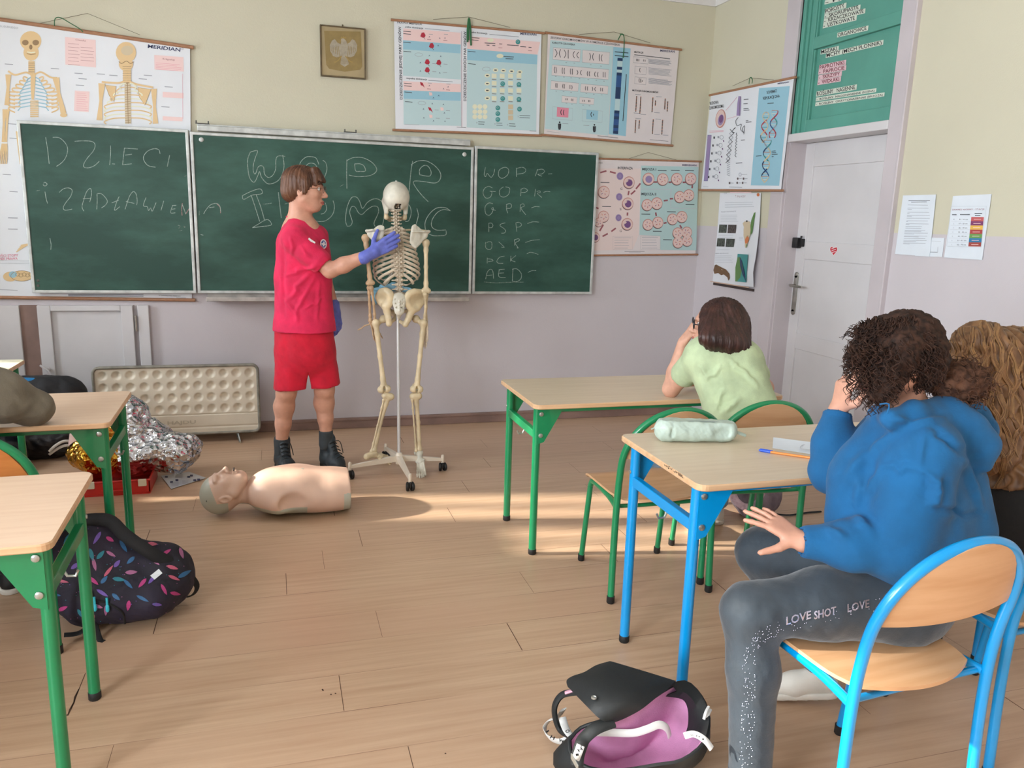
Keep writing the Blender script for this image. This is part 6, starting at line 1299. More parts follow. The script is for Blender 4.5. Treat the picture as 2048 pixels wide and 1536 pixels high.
decal('chest_badge', PY(647, 488, 4.438), (0.72, -0.72, 0.05), (0, 0, 1), [(M_logo, circ(0.026)), (M_logb, circ(0.019)), (M_logo, [(-0.008, -0.013), (0.004, -0.012), (0.010, 0.012), (-0.002, 0.013)]), (M_logo, [(-0.016, -0.003), (0.016, -0.006), (0.016, 0.002), (-0.016, 0.005)])], tee)
decal('sleeve_badge', PY(624, 482, 4.378), (0.3, -0.95, 0.2), (0.7, 0, 1), [(M_logo, [(-0.022, -0.004), (-0.004, -0.007), (0.020, -0.002), (0.018, 0.006), (-0.006, 0.005), (-0.022, 0.006)])], tee)
# shorts
M_sho = cloth('shorts_red', (212, 18, 52)); s = Sdf(); s.cone(PY(608, 655, 4.58), PY(610, 700, 4.59), 0.158, 0.168, 0.04, ax=(0.2, 1, 0), sq=0.86)
hem = [PY(583, 776, 4.595), PY(645, 769, 4.60)]
for h_, e_ in zip([PY(588, 690, 4.58), PY(634, 690, 4.60)], hem): s.cone(h_, e_, 0.097, 0.099, 0.02)
[s.cone(PY(617, y_, 4.35), PY(617, y_, 4.85), 0.0015+(y_-744)*0.0004, None, 0.008, sub=True) for y_ in range(746, 792, 4)]; s.cut(hem[0]+Vector((0, 0, 0.0)), (0.06, 0, -1))
sdf_obj('shorts', s, 0.006, M_sho, boy, disp=folds(0.0035, 16, (0, 0, 1), 0.25))
M_sock = cloth('socks_dark_grey', (60, 66, 70)); M_boot = mat('boot_black_leather', (44, 54, 60), 0.55, var=0.2, scale=30, bump=0.15); M_sole = mat('boot_sole', (22, 24, 26), 0.6); M_lace = mat('boot_lace', (28, 30, 32), 0.8)
for i, (a_, toe) in enumerate(((ank[0], Vector((0.052, 4.435, 0))), (ank[1], Vector((0.345, 4.485, 0))))):
    s = Sdf(); s.cone(a_+Vector((0, 0, 0.03)), a_+Vector((0, 0, -0.06)), 0.040, 0.042, 0.01); s.cut(a_+Vector((0, 0, 0.022)), (0, 0, 1)); sdf_obj('sock', s, 0.005, M_sock, boy)
    hl = Vector((a_.x, a_.y+0.035, 0)); d = (toe-hl); d.z = 0; L = d.length; d.normalize(); sd_ = Vector((-d.y, d.x, 0)); s = Sdf()
    s.cone(hl+d*0.02+Vector((0, 0, 0.16)), hl+d*0.02+Vector((0, 0, 0.05)), 0.047, 0.044, 0.02); s.cone(hl+d*0.02+Vector((0, 0, 0.045)), hl+d*(L*0.62)+Vector((0, 0, 0.048)), 0.042, 0.046, 0.03); s.cone(hl+d*(L*0.6)+Vector((0, 0, 0.040)), hl+d*(L-0.045)+Vector((0, 0, 0.036)), 0.047, 0.040, 0.02); s.cone(hl+d*0.06+Vector((0, 0, 0.145)), hl+d*(L*0.55)+Vector((0, 0, 0.075)), 0.026, 0.024, 0.02); s.cut((0, 0, 0.012), (0, 0, -1)); s.ell(hl+d*0.02+Vector((0, 0, 0.215)), (0.034, 0.034, 0.04), 0.006, sub=True)
    bo = sdf_obj('boot', s, 0.0045, M_boot, boy); s = Sdf(); s.cone(hl+d*0.02+Vector((0, 0, 0.012)), hl+d*(L*0.35)+Vector((0, 0, 0.012)), 0.047, 0.044, 0.01); s.cone(hl+d*(L*0.35)+Vector((0, 0, 0.012)), hl+d*(L-0.048)+Vector((0, 0, 0.012)), 0.046, 0.047, 0.01); s.cut((0, 0, 0.026), (0, 0, 1)); s.cut((0, 0, 0.0), (0, 0, -1)); sdf_obj('sole', s, 0.0045, M_sole, bo)
    mb = MB()
    for j in range(5):
        c0 = hl+d*(0.085+0.020*j)+Vector((0, 0, 0.158-0.0165*j)); mb.tube(bspl([c0-sd_*0.024-Vector((0, 0, 0.006)), c0+Vector((0, 0, 0.004))+d*0.004, c0+sd_*0.024-Vector((0, 0, 0.010))], 3), 0.0032, 6)
    c0 = hl+d*0.09+Vector((0, 0, 0.165)); mb.tube(bspl([c0, c0+sd_*0.03+d*0.02, c0+sd_*0.045+d*0.03+Vector((0, 0, -0.07))], 4), 0.0025, 6); mb.obj('laces', M_lace, bo, True)
# blue nitrile gloves
M_glove = mat('nitrile_blue', (104, 116, 206), 0.42, var=0.12, scale=30, bump=0.12, bscale=120)
s = Sdf(); fd = (PY(797, 476, 4.335)-WR).normalized(); hand_sdf(s, WR+fd*0.01, fd, (0.1, 1, 0.1), (-0.3, 0, 1), 1.02, (0.05, 0.03, 0.06, 0.10), 0.07, (0.7, 0.25), 0.0112); s.cone(WR-fd*0.035, WR+fd*0.03, 0.035, 0.030, 0.012)
sdf_obj('glove', s, 0.0032, M_glove, boy)
s = Sdf(); hand_sdf(s, WRf+Vector((0.004, 0, -0.01)), PY(676, 676, 4.62)-WRf, (-0.6, 0.8, 0), (0.4, -1, 0), 1.0, (0.35, 0.4, 0.45, 0.5), 0.08, (0.4, 0.6), 0.0102); s.cone(WRf+Vector((-0.004, 0, 0.02)), WRf+Vector((0.004, 0, -0.03)), 0.033, 0.030, 0.012)
sdf_obj('glove', s, 0.0032, M_glove, boy)

# ---------------- girl in the pale green shirt ----------------
G = lambda x, y, Y: PY(1300+x/4.519, 580+y/4.519, Y)
gg = empty('person', (1.9, 2.92, 0), 'seated person with dark shoulder-length hair and pale green T-shirt, chin in hand', 'person')
hc = G(610, 300, 3.02); hf = U(-0.90, 0.42, -0.02); b = Sdf(); hp = head_sdf(b, hc, hf, (-0.1, 0, 1), 1.0)
neck = G(690, 560, 2.95); b.cone(hc+Vector((0.02, -0.01, -0.06)), neck, 0.046, 0.052, 0.03)
SL, SR = G(455, 590, 3.00), G(880, 640, 2.94); el = Vector((1.703, 3.17, 0.735)); wr = G(300, 470, 3.13)
hipc = Vector((1.90, 2.88, 0.51)); b.cone(SL, SR, 0.05, 0.05, 0.05); b.cone(neck+Vector((0, 0, -0.06)), hipc, 0.10, 0.11, 0.04)
b.chain([SL, SL.lerp(el, 0.5), el, el.lerp(wr, 0.35), wr], [0.046, 0.043, 0.036, 0.036, 0.024], 0.02)
er = Vector((2.13, 3.08, 0.745)); wr2 = Vector((1.97, 3.24, 0.735)); b.chain([SR, er, wr2], [0.046, 0.036, 0.026], 0.02)
hand_sdf(b, wr, G(400, 330, 3.09)-wr, (0.85, -0.3, 0.1), (0.2, 0, 1), 0.92, (0.25, 0.28, 0.3, 0.35), 0.06, (0.4, 0.7), 0.0088); hand_sdf(b, wr2, (-1, 0.35, 0), (0, 0, -1), (-0.3, -1, 0), 0.92, (0.1, 0.1, 0.15, 0.2), 0.1)
for hx_, kn, an in ((-0.08, Vector((1.84, 3.30, 0.50)), Vector((1.94, 3.16, 0.10))), (0.09, Vector((2.06, 3.32, 0.50)), Vector((2.10, 3.34, 0.09)))): b.chain([hipc+Vector((hx_, 0.02, -0.005)), kn, an], [0.08, 0.055, 0.035], 0.03)
body = sdf_obj('body', b, 0.0055, SKIN2, gg); face_parts(hp, hf, (0, 0, 1), body); glasses(hp, hf, (0, 0, 1), mat('black_frame', (24, 22, 30), 0.35), body, 0.022, 0.0026)
M_hd = mat('hair_dark_brown', (46, 28, 26), 0.42, rgb2=(72, 44, 38), scale=34, stretch=(1, 1, 0.1), bump=0.5, bscale=100)
f_, l_, u_ = axes(hf); Rh = np.array([f_, l_, u_]).T; s = Sdf(); s.ell(hp(-0.020, 0, 0.022), (0.100, 0.088, 0.090), 0.02, Rh)
for a, b_, r0, r1 in (((540, 250), (505, 430), 0.045, 0.030), ((600, 300), (580, 450), 0.064, 0.050), ((700, 300), (700, 470), 0.075, 0.060), ((790, 320), (800, 500), 0.055, 0.050), ((800, 480), (880, 560), 0.045, 0.022), ((850, 530), (930, 570), 0.022, 0.006), ((830, 540), (850, 620), 0.026, 0.008)): s.cone(G(a[0], a[1], 2.985), G(b_[0], b_[1], 2.90), r0, r1, 0.025)
s.ell(hp(0.088, -0.0, -0.03), (0.045, 0.09, 0.085), 0.01, Rh, sub=True)
sdf_obj('hair', s, 0.0045, M_hd, gg, disp=strand_disp(hc, 0.002, 40, 30))
M_gt = cloth('tshirt_pale_green', (196, 214, 172)); s = Sdf(); s.cone(G(560, 620, 2.97), hipc+Vector((-0.04, -0.005, 0.14)), 0.105, 0.115, 0.05); s.cone(G(760, 640, 2.94), hipc+Vector((0.04, -0.005, 0.14)), 0.110, 0.125, 0.05); s.cone(hipc+Vector((-0.03, 0, 0.14)), hipc+Vector((-0.01, 0, 0.0)), 0.125, 0.13, 0.05)
s.cone(SL+Vector((0, 0, 0.003)), SR, 0.058, 0.058, 0.05); sl = SL.lerp(el, 0.52); s.chain([SL, sl], [0.058, 0.060], 0.03); s.chain([SR, SR.lerp(er, 0.5)], [0.058, 0.058], 0.03); s.cone(sl.lerp(el, 0.30), el, 0.045, 0.045, 0, sub=True); s.cut(hipc+Vector((0, 0, -0.02)), (0, 0, -1))
sdf_obj('tshirt', s, 0.0055, M_gt, gg, disp=folds(0.0025, 16, (0.3, 0, 1), 0.4, [(1300+a/4.519, 580+b_/4.519, 1300+c_/4.519, 580+d_/4.519, 0.010, 0.009) for a, b_, c_, d_ in ((480, 830, 620, 690), (560, 1080, 640, 900), (620, 1100, 780, 960), (860, 690, 1000, 840), (440, 720, 500, 830), (700, 600, 900, 720))]))
M_jean = mat('jeans_pale_blue', (150, 166, 184), 0.8, var=0.12, scale=30, bump=0.1); s = Sdf(); s.cone(hipc+Vector((-0.07, 0, 0)), hipc+Vector((0.08, 0, 0)), 0.105, 0.105, 0.03)
for hx_, kn, an in ((-0.08, Vector((1.84, 3.30, 0.50)), Vector((1.94, 3.16, 0.14))), (0.09, Vector((2.06, 3.32, 0.50)), Vector((2.10, 3.34, 0.12)))): s.chain([hipc+Vector((hx_, 0.02, -0.005)), kn, an], [0.090, 0.066, 0.050], 0.03)
sdf_obj('trousers', s, 0.006, M_jean, gg, disp=folds(0.003, 20))
M_snk = mat('sneaker_white', (226, 222, 212), 0.6, var=0.06, bump=0.1)
def sneaker(par, hl, toe, m, z0=0.0, pitch=0.0, k=1.0, sm=None, hh=0.075):
    hl, toe = Vector(hl), Vector(toe); d = toe-hl; L = d.length; d.normalize(); up = Vector((0, 0, 1)); sd_ = d.cross(up).normalized(); up = sd_.cross(d).normalized(); s = Sdf()
    s.cone(hl+d*0.03*k+up*0.040, hl+d*(L*0.6)+up*0.038, 0.036*k, 0.038*k, 0.02); s.cone(hl+d*(L*0.6)+up*0.034, hl+d*(L-0.03)+up*0.030, 0.040*k, 0.030*k, 0.02); s.cone(hl+d*0.035*k+up*hh, hl+d*(L*0.5)+up*0.05, 0.032*k, 0.028*k, 0.02); s.cut(hl+up*0.010, -up)
    o = sdf_obj('sneaker', s, 0.004, m, par); s = Sdf(); s.cone(hl+d*0.03*k+up*0.012, hl+d*(L-0.034)+up*0.012, 0.038*k, 0.038*k, 0.01); s.cut(hl+up*0.022, up); s.cut(hl, -up); sdf_obj('sole', s, 0.004, sm or M_snk, o); return o
sneaker(gg, (1.925, 3.13, 0.0), (1.965, 3.37, 0.0), M_snk); sneaker(gg, (2.09, 3.30, 0.0), (2.12, 3.53, 0.0), M_snk)

# ---------------- girl in the blue hoodie ----------------
H = lambda x, y, Y: PY(1480+x/3.072, 600+y/3.072, Y)
H2 = lambda x, y, Y: PY(1400+x/2.866, 1000+y/2.866, Y)
bg_ = empty('person', (1.5, 1.6, 0), 'seated person in bright blue hoodie with curly dark hair in a bun, nearest the camera', 'person')
hc = PY(1795, 712, 1.66); hf = U(-0.92, 0.30, -0.22); b = Sdf(); hp = head_sdf(b, hc, hf, (-0.15, 0, 1), 0.98)
neck = PY(1812, 818, 1.66); b.cone(hc+Vector((0.02, 0, -0.06)), neck, 0.046, 0.055, 0.03)
hipb = Vector((1.535, 1.60, 0.53)); SN, SF = PY(1846, 905, 1.53), PY(1790, 868, 1.80); EN, WN = PY(1800, 1098, 1.50), PY(1606, 1084, 1.60); EF, WF = Vector(FZ(1655, 948, 0.79)), PY(1676, 822, 1.86)
b.cone(neck+Vector((0, 0, -0.08)), hipb, 0.10, 0.11, 0.04); b.cone(SN, SF, 0.05, 0.05, 0.04); b.chain([SN, EN, WN], [0.05, 0.042, 0.027], 0.02); b.chain([SF, EF, WF], [0.048, 0.040, 0.028], 0.02)
tipsN = hand_sdf(b, WN, PY(1540, 1040, 1.66)-WN, (0.15, 0.25, -1), (-0.2, 0.2, -1), 0.92, (0.10, 0.08, 0.12, 0.16), 0.30, (1.0, 0.1), 0.0086)
hand_sdf(b, WF, PY(1690, 762, 1.83)-WF, (0.9, -0.2, 0.2), (0.3, -1, 0), 0.95, (0.95, 0.9, 0.9, 0.85), 0.05, (0.5, 0.9), 0.0092, 1.5)
KN, AN_ = PY(1500, 1222, 1.60), Vector((1.125, 1.53, 0.09)); KF, AF = Vector((1.385, 1.94, 0.505)), Vector((1.60, 1.90, 0.14))
for hx_, kn, an in ((Vector((-0.03, -0.085, 0)), KN, AN_), (Vector((0.0, 0.085, 0)), KF, AF)): b.chain([hipb+hx_, kn, an], [0.08, 0.05, 0.033], 0.03)
body = sdf_obj('body', b, 0.0052, SKIN, bg_); face_parts(hp, hf, (0, 0, 1), body)
M_hoo = cloth('hoodie_blue', (12, 92, 144), 0.9, 0.08); s = Sdf()
ch = PY(1812, 930, 1.64); mid = PY(1800, 1060, 1.60)
s.cone(ch, mid, 0.150, 0.148, 0.06, ax=(0.3, 1, 0), sq=0.92); s.cone(PY(1905, 975, 1.62), PY(1925, 1060, 1.58), 0.085, 0.085, 0.08); s.cone(PY(1725, 960, 1.66), PY(1728, 1060, 1.64), 0.085, 0.095, 0.07); s.cone(mid, hipb+Vector((0.03, -0.01, 0.03)), 0.150, 0.155, 0.05)
s.cone(SN, SF, 0.085, 0.078, 0.06); s.chain([SN, SN.lerp(EN, 0.5), EN], [0.086, 0.080, 0.072], 0.04); s.chain([EN, EN.lerp(WN, 0.5), EN.lerp(WN, 0.93)], [0.070, 0.060, 0.042], 0.03)
s.chain([SF, EF+Vector((0.02, 0, 0.0))], [0.080, 0.056], 0.04); s.chain([EF+Vector((0.01, 0, 0.01)), EF.lerp(WF, 0.5), EF.lerp(WF, 0.88)], [0.056, 0.052, 0.040], 0.03)
s.chain([H(930, 730, 1.55), H(1060, 690, 1.56), H(1250, 680, 1.62), H(1420, 720, 1.66), H(1480, 800, 1.62)], [0.022, 0.028, 0.034, 0.038, 0.045], 0.025); s.chain([H(1200, 760, 1.57), H(1380, 800, 1.56), H(1470, 900, 1.54), H(1500, 1010, 1.53)], [0.040, 0.048, 0.042, 0.018], 0.025); s.cone(H(1300, 720, 1.58), H(1440, 880, 1.56), 0.045, 0.045, 0.03)
s.chain([H(930, 730, 1.55), H(880, 700, 1.66), H(860, 700, 1.74), H(1000, 690, 1.78), H(1250, 700, 1.75), H(1420, 720, 1.66)], [0.022, 0.022, 0.024, 0.030, 0.036, 0.038], 0.025)
s.ell(PY(1800, 800, 1.665), (0.066, 0.066, 0.05), 0.01, sub=True); s.cone(EN.lerp(WN, 1.02), WN+(WN-EN)*0.3, 0.034, 0.05, 0.0, sub=True); s.cone(EF.lerp(WF, 1.0), WF+(WF-EF)*0.3, 0.034, 0.05, 0, sub=True); s.cut(hipb+Vector((0, 0, -0.045)), (0, 0, -1))
HL = [(1480+a/3.072, 600+b_/3.072, 1480+c_/3.072, 600+d_/3.072, w_, h_*1.35) for a, b_, c_, d_, w_, h_ in ((850, 1030, 740, 1190, .014, .008), (760, 900, 640, 1080, .016, .009), (720, 1060, 700, 1260, .014, .008), (1110, 1060, 1250, 1180, .010, .008), (1240, 1080, 1210, 1290, .016, .010), (1400, 1000, 1500, 1260, .016, .010), (1120, 780, 1090, 1040, .008, .005), (920, 760, 1300, 700, .010, .008), (1180, 760, 1440, 960, .012, -.010), (820, 1010, 1100, 1050, .010, .006), (640, 1460, 520, 1380, .012, .008), (780, 1400, 700, 1300, .014, .009), (1180, 1300, 1520, 1310, .008, -.007), (900, 800, 760, 960, .014, .008))]
hoo = sdf_obj('hoodie', s, 0.0052, M_hoo, bg_, disp=folds(0.0035, 11, (0.2, 0.2, 1), 0.5, HL))
MB().tube(bspl([H(905, 700, 1.495), H(915, 640, 1.50), H(860, 640, 1.53)], 3), 0.002, 6).obj('drawstring', M_hoo, hoo, True)
for a, b_, r in ((EN.lerp(WN, 0.90), EN.lerp(WN, 0.99), 0.037), (EF.lerp(WF, 0.86), EF.lerp(WF, 0.97), 0.040)):
    d = (b_-a).normalized(); MB().lathe([(r*0.97, 0), (r, 0.004), (r, (b_-a).length-0.004), (r*0.9, (b_-a).length), (r*0.8, (b_-a).length-0.006)], a, 20, d).obj('cuff', M_hoo, hoo, True)
M_leg = mat('leggings_charcoal', (42, 54, 64), 0.7, var=0.1, scale=20, sheen=0.3, bump=0.08, bscale=200); s = Sdf(); s.cone(hipb+Vector((0.02, -0.07, -0.0)), hipb+Vector((0.02, 0.07, 0.0)), 0.105, 0.100, 0.04); s.cone(hipb+Vector((0.06, -0.05, -0.01)), hipb+Vector((0.0, -0.06, 0)), 0.085, 0.1, 0.03)
TH = hipb+Vector((-0.03, -0.075, 0.0))
s.chain([TH, TH.lerp(KN, 0.5)+Vector((0, 0, 0.012)), KN], [0.098, 0.085, 0.068], 0.04); s.chain([KN, KN.lerp(AN_, 0.35)+Vector((0.006, -0.006, 0)), AN_+Vector((0, 0, -0.04))], [0.067, 0.061, 0.052], 0.03)
s.chain([hipb+Vector((0, 0.085, 0)), KF], [0.092, 0.072], 0.04); s.chain([KF, KF.lerp(AF, 0.5)+Vector((0, 0, -0.01)), AF], [0.072, 0.060, 0.046], 0.03)
for i in range(5): a = KN+Vector((0.045+0.012*i, -0.058, -0.035+0.010*i)); s.cone(a, a+Vector((0.022, -0.012, 0.052)), 0.003, 0.004, 0.01)
leg = sdf_obj('leggings', s, 0.0052, M_leg, bg_, disp=folds(0.0016, 30))
# glittering sequin stripe following the side of the near leg
M_seq = mat('sequin_silver', (190, 190, 206), 0.25, 0.9); M_seqd = mat('sequin_band_dark', (44, 42, 58), 0.5)
def leg_pt(t, off):                          # t along hip -> knee -> ankle, off across
    if t < 0.5: a, b_ = TH+Vector((-0.02, 0, -0.005)), KN+Vector((0.035, 0, -0.004)); u_ = t/0.5; r = 0.100+(0.0705-0.100)*u_ + 0.004*math.sin(PI*u_); c_ = a.lerp(b_, u_); out = Vector((-0.45, -0.88, 0.12)); ac = Vector((0, 0, 1))
    else: u_ = (t-0.5)/0.5; a, b_ = KN+Vector((0.030, 0, -0.01)), AN_+Vector((0.01, 0, -0.04)); r = 0.068+(0.054-0.068)*u_; c_ = a.lerp(b_, u_); out = Vector((-0.1+0.25*min(1, u_*4), -1, 0)); ac = Vector((1, 0.1, 0))
    if abs(t-0.5) < 0.06: w_ = (t-0.44)/0.12; out = Vector((-0.45, -0.88, 0.12)).lerp(Vector((0.1, -1, 0)), w_); ac = Vector((0, 0, 1)).lerp(Vector((1, 0.1, 0)), w_)
    return c_+(out.normalized()*r+ac.normalized()*off).normalized()*(r+0.0015)
from mathutils.bvhtree import BVHTree
bv = BVHTree.FromPolygons([v.co+ORG[leg.name] for v in leg.data.vertices], [tuple(p.vertices) for p in leg.data.polygons])
def on_leg(x, y, h=0.0015):
    d = Vector(ray(x, y)).normalized(); q = bv.ray_cast(CAMP, d); 
    return None if q[0] is None else q[0]+q[1]*h
path = catmull([(1778, 1206), (1700, 1222), (1620, 1240), (1560, 1255), (1520, 1275), (1500, 1300), (1497, 1340), (1497, 1400), (1495, 1460), (1489, 1540)], 24)
rs_ = random.Random(5); mb = MB(); n_ = 0
for i in range(len(path)-1):
    (x, y), (x2, y2) = path[i], path[i+1]; dx_, dy_ = x2-x, y2-y; L = math.hypot(dx_, dy_) or 1; nx_, ny_ = -dy_/L, dx_/L; upper = x > 1560
    for o in [k_-12.5 for k_ in range(0, 26, 3)]:
        if rs_.random() < (0.90 if upper else 0.86): continue
        if upper and not ((i//5) % 2 == 0 or abs(o) > 9) : continue
        p = on_leg(x+nx_*o+rs_.uniform(-1, 1), y+ny_*o)
        if p is None: continue
        r_ = 0.0010+0.0005*rs_.random(); mb.add([p+Vector((r_, -0.0003, 0)), p+Vector((0, 0, r_)), p+Vector((-r_, 0.0003, 0)), p+Vector((0, 0, -r_)), p+Vector((0.0, -r_*0.9, 0))], [(0, 1, 4), (1, 2, 4), (2, 3, 4), (3, 0, 4)]); n_ += 1
mb.obj('sequin_stripe', M_seq, leg)
word = MB()
for t, a_, b2 in (('LOVE', (1572, 1249), (1622, 1236)), ('SHOT', (1628, 1238), (1672, 1228)), ('LOVE', (1694, 1224), (1738, 1214))):
    V, F = glyphs(t, 0.02); xs = [v[0] for v in V]; P = []; ok = True
    for v in V:
        u_ = (v[0]-min(xs))/(max(xs)-min(xs)); x = a_[0]+(b2[0]-a_[0])*u_; y = a_[1]+(b2[1]-a_[1])*u_-v[1]/0.72*16; p = on_leg(x, y, 0.002)
        if p is None: ok = False; break
        P.append(p)
    if ok: word.add(P, F)
if word.V: word.obj('glitter_letters', M_seq, leg)
sneaker(bg_, (1.655, 1.865, 0.035), (1.455, 1.95, 0.008), M_snk, k=0.95); sneaker(bg_, (1.14, 1.50, 0.0), (1.02, 1.72, 0.0), M_snk, k=0.95) if False else sneaker(bg_, (1.14, 1.53, 0.0), (1.05, 1.30, 0.0), M_snk, k=0.95)
# curly hair, built from coils over a volume
M_curl = mat('hair_curly_brown', (34, 24, 20), 0.8, spec=0.25, rgb2=(66, 44, 34), scale=60); M_fair = mat('hair_dark_blond', (140, 102, 66), 0.5, rgb2=(96, 68, 46), scale=40, stretch=(1, 1, 0.2))
def coil(mb, a, d, L, R, turns, r, rnd, sag=0.0, n=10):
    sx, sy = frame(d); pts = []; N = int(turns*n); ph = rnd.uniform(0, 6.28)
    for i in range(N+1):
        t = i/N; an_ = ph+2*PI*turns*t; rr = R*(0.4+0.6*min(1, t*3))*(1-0.3*t); pts.append(Vector(a)+Vector(d).normalized()*(L*t)+Vector((0, 0, -sag*t*t))+sx*math.cos(an_)*rr+sy*math.sin(an_)*rr)
    mb.tube(pts, [r*(1-0.6*i/N) for i in range(N+1)], 5, cap=False)
f_, l_, u_ = axes(hf); Rh = np.array([f_, l_, u_]).T; s = Sdf(); s.ell(hp(-0.018, 0, 0.026), (0.100, 0.092, 0.092), 0.02, Rh); s.cone(hp(0.02, 0.075, 0.04), PY(1755, 790, 1.60), 0.045, 0.026, 0.03); s.cone(hp(0.02, 0.07, 0.02), PY(1790, 765, 1.57), 0.035, 0.022, 0.03); s.cone(hp(0.05, -0.03, 0.06), PY(1722, 700, 1.76), 0.035, 0.018, 0.03)
s.ell(hp(-0.06, 0, -0.03), (0.06, 0.08, 0.06), 0.03, Rh); s.ell(PY(1800, 742, 1.50), (0.014, 0.03, 0.018), 0.01, sub=True)
hr_ = sdf_obj('hair', s, 0.0045, M_curl, bg_, disp=lambda P, N: 0.004*pnoise(P, 70)+0.002*pnoise(P, 150))
rnd = random.Random(11); mb = MB()
for i in range(420):
    a = rnd.uniform(-0.9, 2.1); e = rnd.uniform(-0.3, 1.1); front = 1 if a > 0 else 0
    q = Vector((math.cos(a)*math.cos(e), math.sin(a)*math.cos(e), math.sin(e))); cen = hp(-0.014, 0, 0.024); p0 = cen+f_*(q.x*0.098)+l_*(q.y*0.092)+u_*(q.z*0.092)
    d = (f_*q.x+l_*q.y+u_*q.z); d = (d*0.5+Vector((0, 0, -0.9))+f_*0.35*(q.x > 0)).normalized() if e < 0.6 else (d*0.15+f_*0.8+Vector((rnd.uniform(-.3, .3), rnd.uniform(-.3, .3), -0.2))).normalized(); coil(mb, p0, d, rnd.uniform(0.03, 0.075), rnd.uniform(0.005, 0.009), rnd.uniform(1.5, 3), 0.0016, rnd)
for i in range(230):
    x = rnd.uniform(1698, 1800); y = rnd.uniform(680, 775); Y = rnd.uniform(1.52, 1.60)+(1798-x)*0.0011; coil(mb, PY(x, y, Y), (rnd.uniform(-.4, .2), rnd.uniform(-.2, .2), -1), rnd.uniform(0.03, 0.07), rnd.uniform(0.006, 0.010), rnd.uniform(1.5, 2.5), 0.0015, rnd)
bvh = BVHTree.FromPolygons([v.co+ORG[hr_.name] for v in hr_.data.vertices], [tuple(p.vertices) for p in hr_.data.polygons])
for i in range(520):
    x, y = rnd.uniform(1700, 1890), rnd.uniform(640, 800)
    if y < 700 and x > 1770 and rnd.random() < 0.8: continue
    q = bvh.ray_cast(CAMP, Vector(ray(x, y)).normalized())
    if q[0] is None: continue
    t_ = Vector((rnd.uniform(-.5, .2), 0, -1)); t_ = (t_-q[1]*t_.dot(q[1])*0.9).normalized(); coil(mb, q[0]-q[1]*0.002, t_, rnd.uniform(0.03, 0.055), rnd.uniform(0.005, 0.008), rnd.uniform(1.2, 2.4), 0.0017, rnd)
mb.obj('curls', M_curl, hr_, True)
M_bun = mat('hair_bun_brown', (56, 38, 30), 0.8, spec=0.2, rgb2=(96, 66, 50), scale=60)
s = Sdf(); bc = PY(1918, 764, 1.62); s.ell(bc, (0.078, 0.066, 0.054), 0.02); s.cone(bc, PY(1870, 752, 1.64), 0.045, 0.04, 0.02); bun = sdf_obj('bun', s, 0.0045, M_bun, hr_, disp=lambda P, N: 0.005*pnoise(P, 80)+0.003*pnoise(P, 160)); mb = MB()
for i in range(220):
    q = Vector((rnd.gauss(0, 1), rnd.gauss(0, 1), rnd.gauss(0, 1))).normalized(); p0 = bc+Vector((q.x*0.064, q.y*0.058, q.z*0.047)); coil(mb, p0, (q+Vector((rnd.uniform(-.8, .8), rnd.uniform(-.8, .8), rnd.uniform(-.9, .3)))).normalized(), rnd.uniform(0.02, 0.05), rnd.uniform(0.006, 0.010), rnd.uniform(1.2, 2.2), 0.0015, rnd)
mb.obj('bun_curls', M_bun, bun, True)

# ---------------- girl with long wavy hair at the right edge ----------------
wg = empty('person', (2.12, 1.75, 0), 'person in black with long wavy dark-blond hair, cut off at the right frame edge', 'person')
hc = PY(1998, 735, 1.90); hf = U(-0.45, 0.88, -0.1); b = Sdf(); hp = head_sdf(b, hc, hf, (0, 0, 1), 1.0); neck = hc+Vector((0.02, -0.04, -0.15)); b.cone(hc+Vector((0.01, -0.01, -0.05)), neck, 0.048, 0.055, 0.03); hw = Vector((2.10, 1.72, 0.54)); b.cone(neck+Vector((0, 0, -0.06)), hw, 0.11, 0.11, 0.04)
b.cone(neck+Vector((-0.15, 0.02, -0.05)), neck+Vector((0.16, -0.01, -0.05)), 0.05, 0.05, 0.05)
el1, el2 = Vector((1.93, 1.95, 0.80)), Vector((2.38, 1.93, 0.80)); b.chain([neck+Vector((-0.15, 0.02, -0.05)), el1, Vector((1.98, 2.13, 0.80))], [0.048, 0.038, 0.026], 0.02); b.chain([neck+Vector((0.16, -0.01, -0.05)), el2, Vector((2.18, 2.12, 0.80))], [0.048, 0.038, 0.026], 0.02)
hand_sdf(b, Vector((1.98, 2.13, 0.80)), (0.8, 0.6, -0.05), (0, 0, -1), (0.3, -0.8, 0), 0.92); hand_sdf(b, Vector((2.18, 2.12, 0.80)), (-0.8, 0.6, -0.05), (0, 0, -1), (-0.3, -0.8, 0), 0.92)
for sx_ in (-0.09, 0.10): b.chain([hw+Vector((sx_, 0.02, 0)), Vector((2.10+sx_*1.2, 2.13, 0.51)), Vector((2.12+sx_*1.2, 2.10, 0.09))], [0.08, 0.055, 0.034], 0.03)
body = sdf_obj('body', b, 0.0065, SKIN2, wg); face_parts(hp, hf, (0, 0, 1), body)
M_bt = cloth('black_top', (24, 24, 26)); s = Sdf(); s.cone(neck+Vector((0, 0, -0.10)), hw+Vector((0, 0, 0.03)), 0.145, 0.15, 0.05, ax=(0, 1, 0), sq=0.85); s.cone(neck+Vector((-0.15, 0.02, -0.06)), neck+Vector((0.16, -0.01, -0.06)), 0.064, 0.064, 0.05); s.chain([neck+Vector((-0.15, 0.02, -0.05)), el1, Vector((1.975, 2.11, 0.80))], [0.06, 0.050, 0.036], 0.03); s.chain([neck+Vector((0.16, -0.01, -0.05)), el2, Vector((2.19, 2.10, 0.80))], [0.06, 0.050, 0.036], 0.03); s.cut(hw+Vector((0, 0, -0.05)), (0, 0, -1)); sdf_obj('jumper', s, 0.007, M_bt, wg, disp=folds(0.004, 14))
